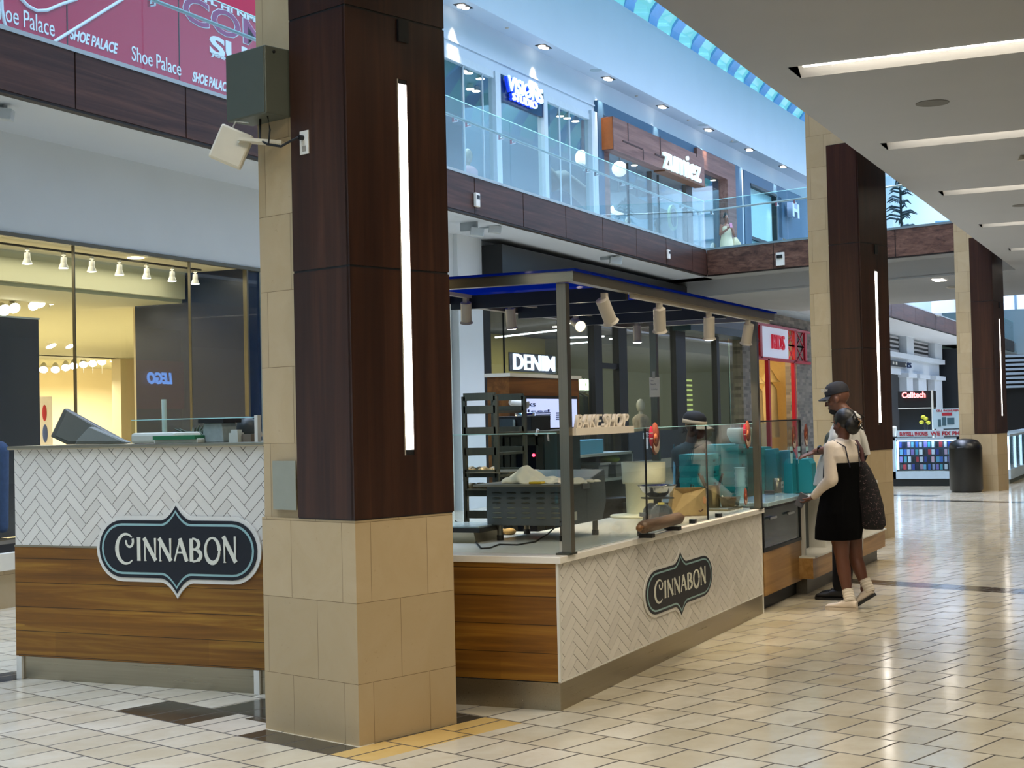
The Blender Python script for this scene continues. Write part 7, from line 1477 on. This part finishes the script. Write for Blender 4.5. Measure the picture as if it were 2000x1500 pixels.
# ------------------------------------------------------------------ phone repair kiosk, bin, right-hand kiosk
kx = 33.6; ya, yb = ox(1742, 900, kx).y, 4.72
t = thing('phone_kiosk', 'white framed phone repair kiosk with lit case of colourful phone covers', 'kiosk', (kx+1, 5.4, 0))
Z = lambda v: ox(1800, v, kx).z
MB().box(kx+.08, kx+2.2, yb, ya+.9, 0, Z(935)).build('dark_base', M['dark'], t)
fm = mat('kiosk_white', 'b4c8d6', .4); m = MB(); z0, z1 = Z(935), Z(855); m.box(kx, kx+.1, yb, ya, z0, z0+.16).box(kx, kx+.1, yb, ya, z1-.05, z1).box(kx, kx+.1, ya-.08, ya, z0, z1).box(kx, kx+.1, yb, yb+.06, z0, z1); m.build('white_frame', fm, t)
MB().box(kx+.4, kx+.45, yb, ya, z0+.16, z1-.05).build('case_back', mat('case_back', '28303c', .5), t); MB().box(kx+.02, kx+.03, yb+.06, ya-.08, z0+.16, z1-.05).build('case_glass', M['glass'], t); MB().box(kx+.05, kx+.08, ya-.14, ya-.1, z0+.2, z1-.08).box(kx+.08, kx+.4, yb+.1, ya-.1, z1-.075, z1-.06).build('case_light', emis('case_glow', 'b8dcff', 5), t)
MB().box(kx+.0, kx+.05, ya+.06, ya+.5, z0, z1).build('side_case', mat('side_case_blue', '5f7c9c', .4), t)
cols = ['2a3f9e', 'b8c4e8', 'c23a48', '6db4d8', 'e4e8f2', '1c2440', '8f7cc8', 'd8dcea', '3a6ac2', '20242c', 'cfa8c0', '4ca4b8']
random.seed(21); ON = 'first second third fourth fifth sixth seventh eighth ninth tenth eleventh twelfth thirteenth fourteenth fifteenth sixteenth seventeenth'.split()
cn = dict(zip(cols, ['deep blue', 'pale lilac', 'red', 'sky blue', 'white', 'navy', 'purple', 'silver', 'royal blue', 'black', 'pink', 'turquoise']))
for r in range(4):
    zt = z1-.09-r*.165
    for c in range(17):
        y = ya-.16-c*.088
        if y < yb+.1: break
        tt_ = tag(MB().obox((kx+.2+random.uniform(-.05, .1), y, zt-.065), (.015, .066*random.uniform(.8, 1.1), .125*random.uniform(.85, 1.05)), 0).build('phone_case', mat('phone_case_'+cols[(c*5+r*3) % 12], cols[(c*5+r*3) % 12], .3)), '%s phone case, %s from left, %s row of lit kiosk case' % (cn[cols[(c*5+r*3) % 12]], ON[c], ['top', 'second', 'third', 'bottom'][r]), 'phone case', 'phone cases in the lit kiosk case')
MB().box(kx-.02, kx+.02, yb, ox(1752, 840, kx).y, Z(853), Z(840)).build('banner_strip', mat('banner_strip', 'b7cbd4', .5), t); rd = mat('banner_red', 'a81c30', .5)
a, b = ox(1757, 849, kx-.03), ox(1812, 848, kx-.03); text('BUY/SELL PHONES', fx((kx-.022, (a.y+b.y)/2, Z(851))), .1, rd, 'lettering', t, width=a.y-b.y, height=Z(843)-Z(851), ext=.004, bold=.03)
a, b = ox(1817, 848, kx-.03), ox(1905, 846, kx-.03); text('WE FIX PHONES', fx((kx-.022, (a.y+b.y)/2, Z(851))), .1, rd, 'lettering', t, width=a.y-b.y, height=Z(843)-Z(851), ext=.004, bold=.03)
yb1 = ox(1812, 800, kx).y; ya1 = ox(1748, 800, kx).y
MB().box(kx+.5, kx+1.1, yb1, ya1, Z(855), Z(797)).build('dark_tower', M['black'], t); MB().box(kx+.4, kx+1.2, yb1, ya1, Z(796), Z(763)).build('sign_box', M['black'], t); MB().box(kx+.38, kx+1.2, yb1, ya1, Z(798), Z(796)).box(kx+.38, kx+.44, yb1-.06, yb1-.02, Z(855), Z(762)).build('silver_trim', M['plastic'], t)
a, b = ox(1762, 776, kx+.38), ox(1808, 774, kx+.38); glr = emis('red_letter_glow', 'ff4a3c', 2.2); text('Celltech', fx((kx+.38, (a.y+b.y)/2, ox(1790, 777, kx+.38).z)), .1, glr, 'lettering', t, width=a.y-b.y, height=ox(1790, 765, kx+.38).z-ox(1790, 777, kx+.38).z, ext=.02, bold=.03)
MB().box(kx-.01, kx+.01, ox(1868+15, 820, kx).y, ox(1822, 820, kx).y, Z(838), Z(799)).build('phone_poster', mat('poster_pale', 'b4ccd6', .5), t)
a, b = ox(1829, 803, kx), ox(1880, 803, kx); text('CELL PHONE REPAIR', fx((kx-.012, (a.y+b.y)/2, Z(805))), .1, rd, 'lettering', t, width=a.y-b.y, height=Z(801)-Z(805), ext=.002, bold=.03)
for u0, u1, v0, v1 in ((1832, 1838, 820, 834), (1840, 1848, 816, 832), (1850, 1864, 817, 830), (1840, 1860, 807, 813)): MB().box(kx-.016, kx-.01, ox(u1, 820, kx).y, ox(u0, 820, kx).y, Z(v1), Z(v0)).build('printed_phone', mat('printed_teal', '3c5c68', .5) if v0 > 810 else rd, t)
p = ox(1808, 820, kx+.2); t = thing('yellow_flowers', 'yellow flowers in a vase on the phone kiosk', 'flowers', (p.x, p.y, Z(840)))
MB().lathe([(.03, Z(840)), (.05, Z(832)), (.03, Z(826))], (p.x, p.y, 0), 12).build('vase', M['dark'], t)
for dy, v in ((.0, 818), (.09, 825), (-.05, 826), (.05, 815)): q_ = Vector((p.x, p.y+dy, Z(v))); MB().tube([(p.x, p.y, Z(828)), q_], .006, 5).build('stem', mat('leaf_green', '3c5c34', .7), t); MB().sph(q_, (.04, .055, .045), 10, 6).build('blossom', mat('flower_yellow', 'd8d23c', .6), t)
# white goods on the kiosk
for k, u in enumerate((1730, 1747)): p = ox(u, 850, kx+.2); tag(MB().lathe([(.04, Z(852)), (.06, Z(836)), (.05, Z(832)), (0, Z(831))], (p.x, p.y, 0), 14).build('white_jar', M['plastic']), ['white jar at the left end of the phone kiosk', 'white jar right beside the black kiosk tower'][k], 'jar')
# bin
c = oz(1890, 960); t = thing('domed_bin', 'tall black domed litter bin in front of the third column', 'bin', (c.x-.15, c.y, 0)); R_ = (ox(1858, 900, c.x).y-ox(1923, 900, c.x).y)/2; hb = ox(1890, 856, c.x).z; cx, cy = c.x-.15, c.y
MB().lathe([(R_*.9, 0), (R_*.93, .03), (R_, .06), (R_, hb*.80)], (cx, cy, 0), 32).build('drum', mat('bin_black', '050506', .35), t); MB().lathe([(R_*1.01, hb*.80), (R_*1.01, hb*.82), (R_*.93, hb*.90), (R_*.72, hb*.965), (R_*.4, hb*.99), (0, hb)], (cx, cy, 0), 32).build('domed_lid', mat('bin_black', '050506', .35), t); MB().tube([(cx-R_*1.0, cy+R_*.35, hb*.83), (cx-R_*1.05, cy, hb*.83), (cx-R_*1.0, cy-R_*.0, hb*.83)], .008).build('edge_highlight', M['dark'], t)  # thin rim tube stands in for a highlight on the bin edge
# kiosk at the right edge
a = oz(1974, 944); t = thing('lit_display_kiosk', 'white display kiosk with lit glass cases at the right edge', 'kiosk', (a.x+3, a.y, 0))
yk = a.y; k0 = a.x-.2; h0 = ox(1974, 925, a.x).z; h1 = ox(1974, 848, a.x).z
MB().box(k0, k0+9, yk, yk+.6, 0, h0-.12).build('grey_base', mat('base_grey_green', '56605a', .6), t); MB().box(k0, k0+9, yk-.03, yk+.6, h0-.12, h0+.1).box(k0, k0+9, yk-.03, yk+.6, h1-.05, h1).build('white_frame', fm, t); MB().box(k0, k0+9, yk+.5, yk+.6, h0+.1, h1-.05).build('case_back', mat('case_back_pale', '8fb0b4', .5), t)
for k in range(7): MB().box(k0+.15+k*1.3, k0+.22+k*1.3, yk, yk+.05, h0+.1, h1-.05).build('light_tube', emis('case_glow', 'b8dcff', 5), t)
MB().box(k0, k0+9, yk-.02, yk-.01, h0+.1, h1-.05).build('case_glass', M['glass'], t)
# louvred black shopfront and wares behind it, right edge
b = ox(1975, 700, 47); t = thing('striped_shopfront', 'black shopfront with white horizontal stripes at the right edge', 'shopfront', (47, b.y, 0))
zs = [ox(1985, v, 47).z for v in (695, 755)]; MB().box(47.1, 47.3, 2.0, b.y+.6, 0, 3.3).build('black_front', M['black'], t)
for k in range(8): z = zs[0]-(zs[0]-zs[1])*k/7; MB().box(47.0, 47.1, 2.0, b.y+.3, z-.035, z+.035).build('white_stripe', mat('stripe_white', '9fb0bc', .5), t)
# shop sign on the opposite side: seen mirrored in the dark glass
vx = ray(312, 740); Yv = 2*WALL_Y+3.0; Px = vx.x*(Yv/vx.y); Pz = EYE+vx.z*(Yv/vx.y)
t = thing('toy_shop_sign', 'LEGO sign on a maroon panel, seen mirrored in the dark shop glass', 'sign', (Px, -3.0, Pz))
wd = .95; lm2 = basis((Px, -3.02+.06, Pz-.16), (-1, 0, 0), (0, 0, 1), (0, 1, 0))
MB().box(Px-1.3, Px+1.3, -3.14, -3.04, Pz-.9, Pz+.55).build('maroon_panel', mat('maroon_panel', '7a1a26', .5, emit='7a1a26', es=.5), t); MB().box(Px-1.3, Px+1.3, -3.3, -3.14, 0, C1-.02).build('support_wall', M['dark'], t)
text('LEGO', lm2, .3, emis('blue_white_glow', '5a9cff', 9), 'lettering', t, width=wd*1.25, height=.36, ext=.01, bold=.05, shear=.15)
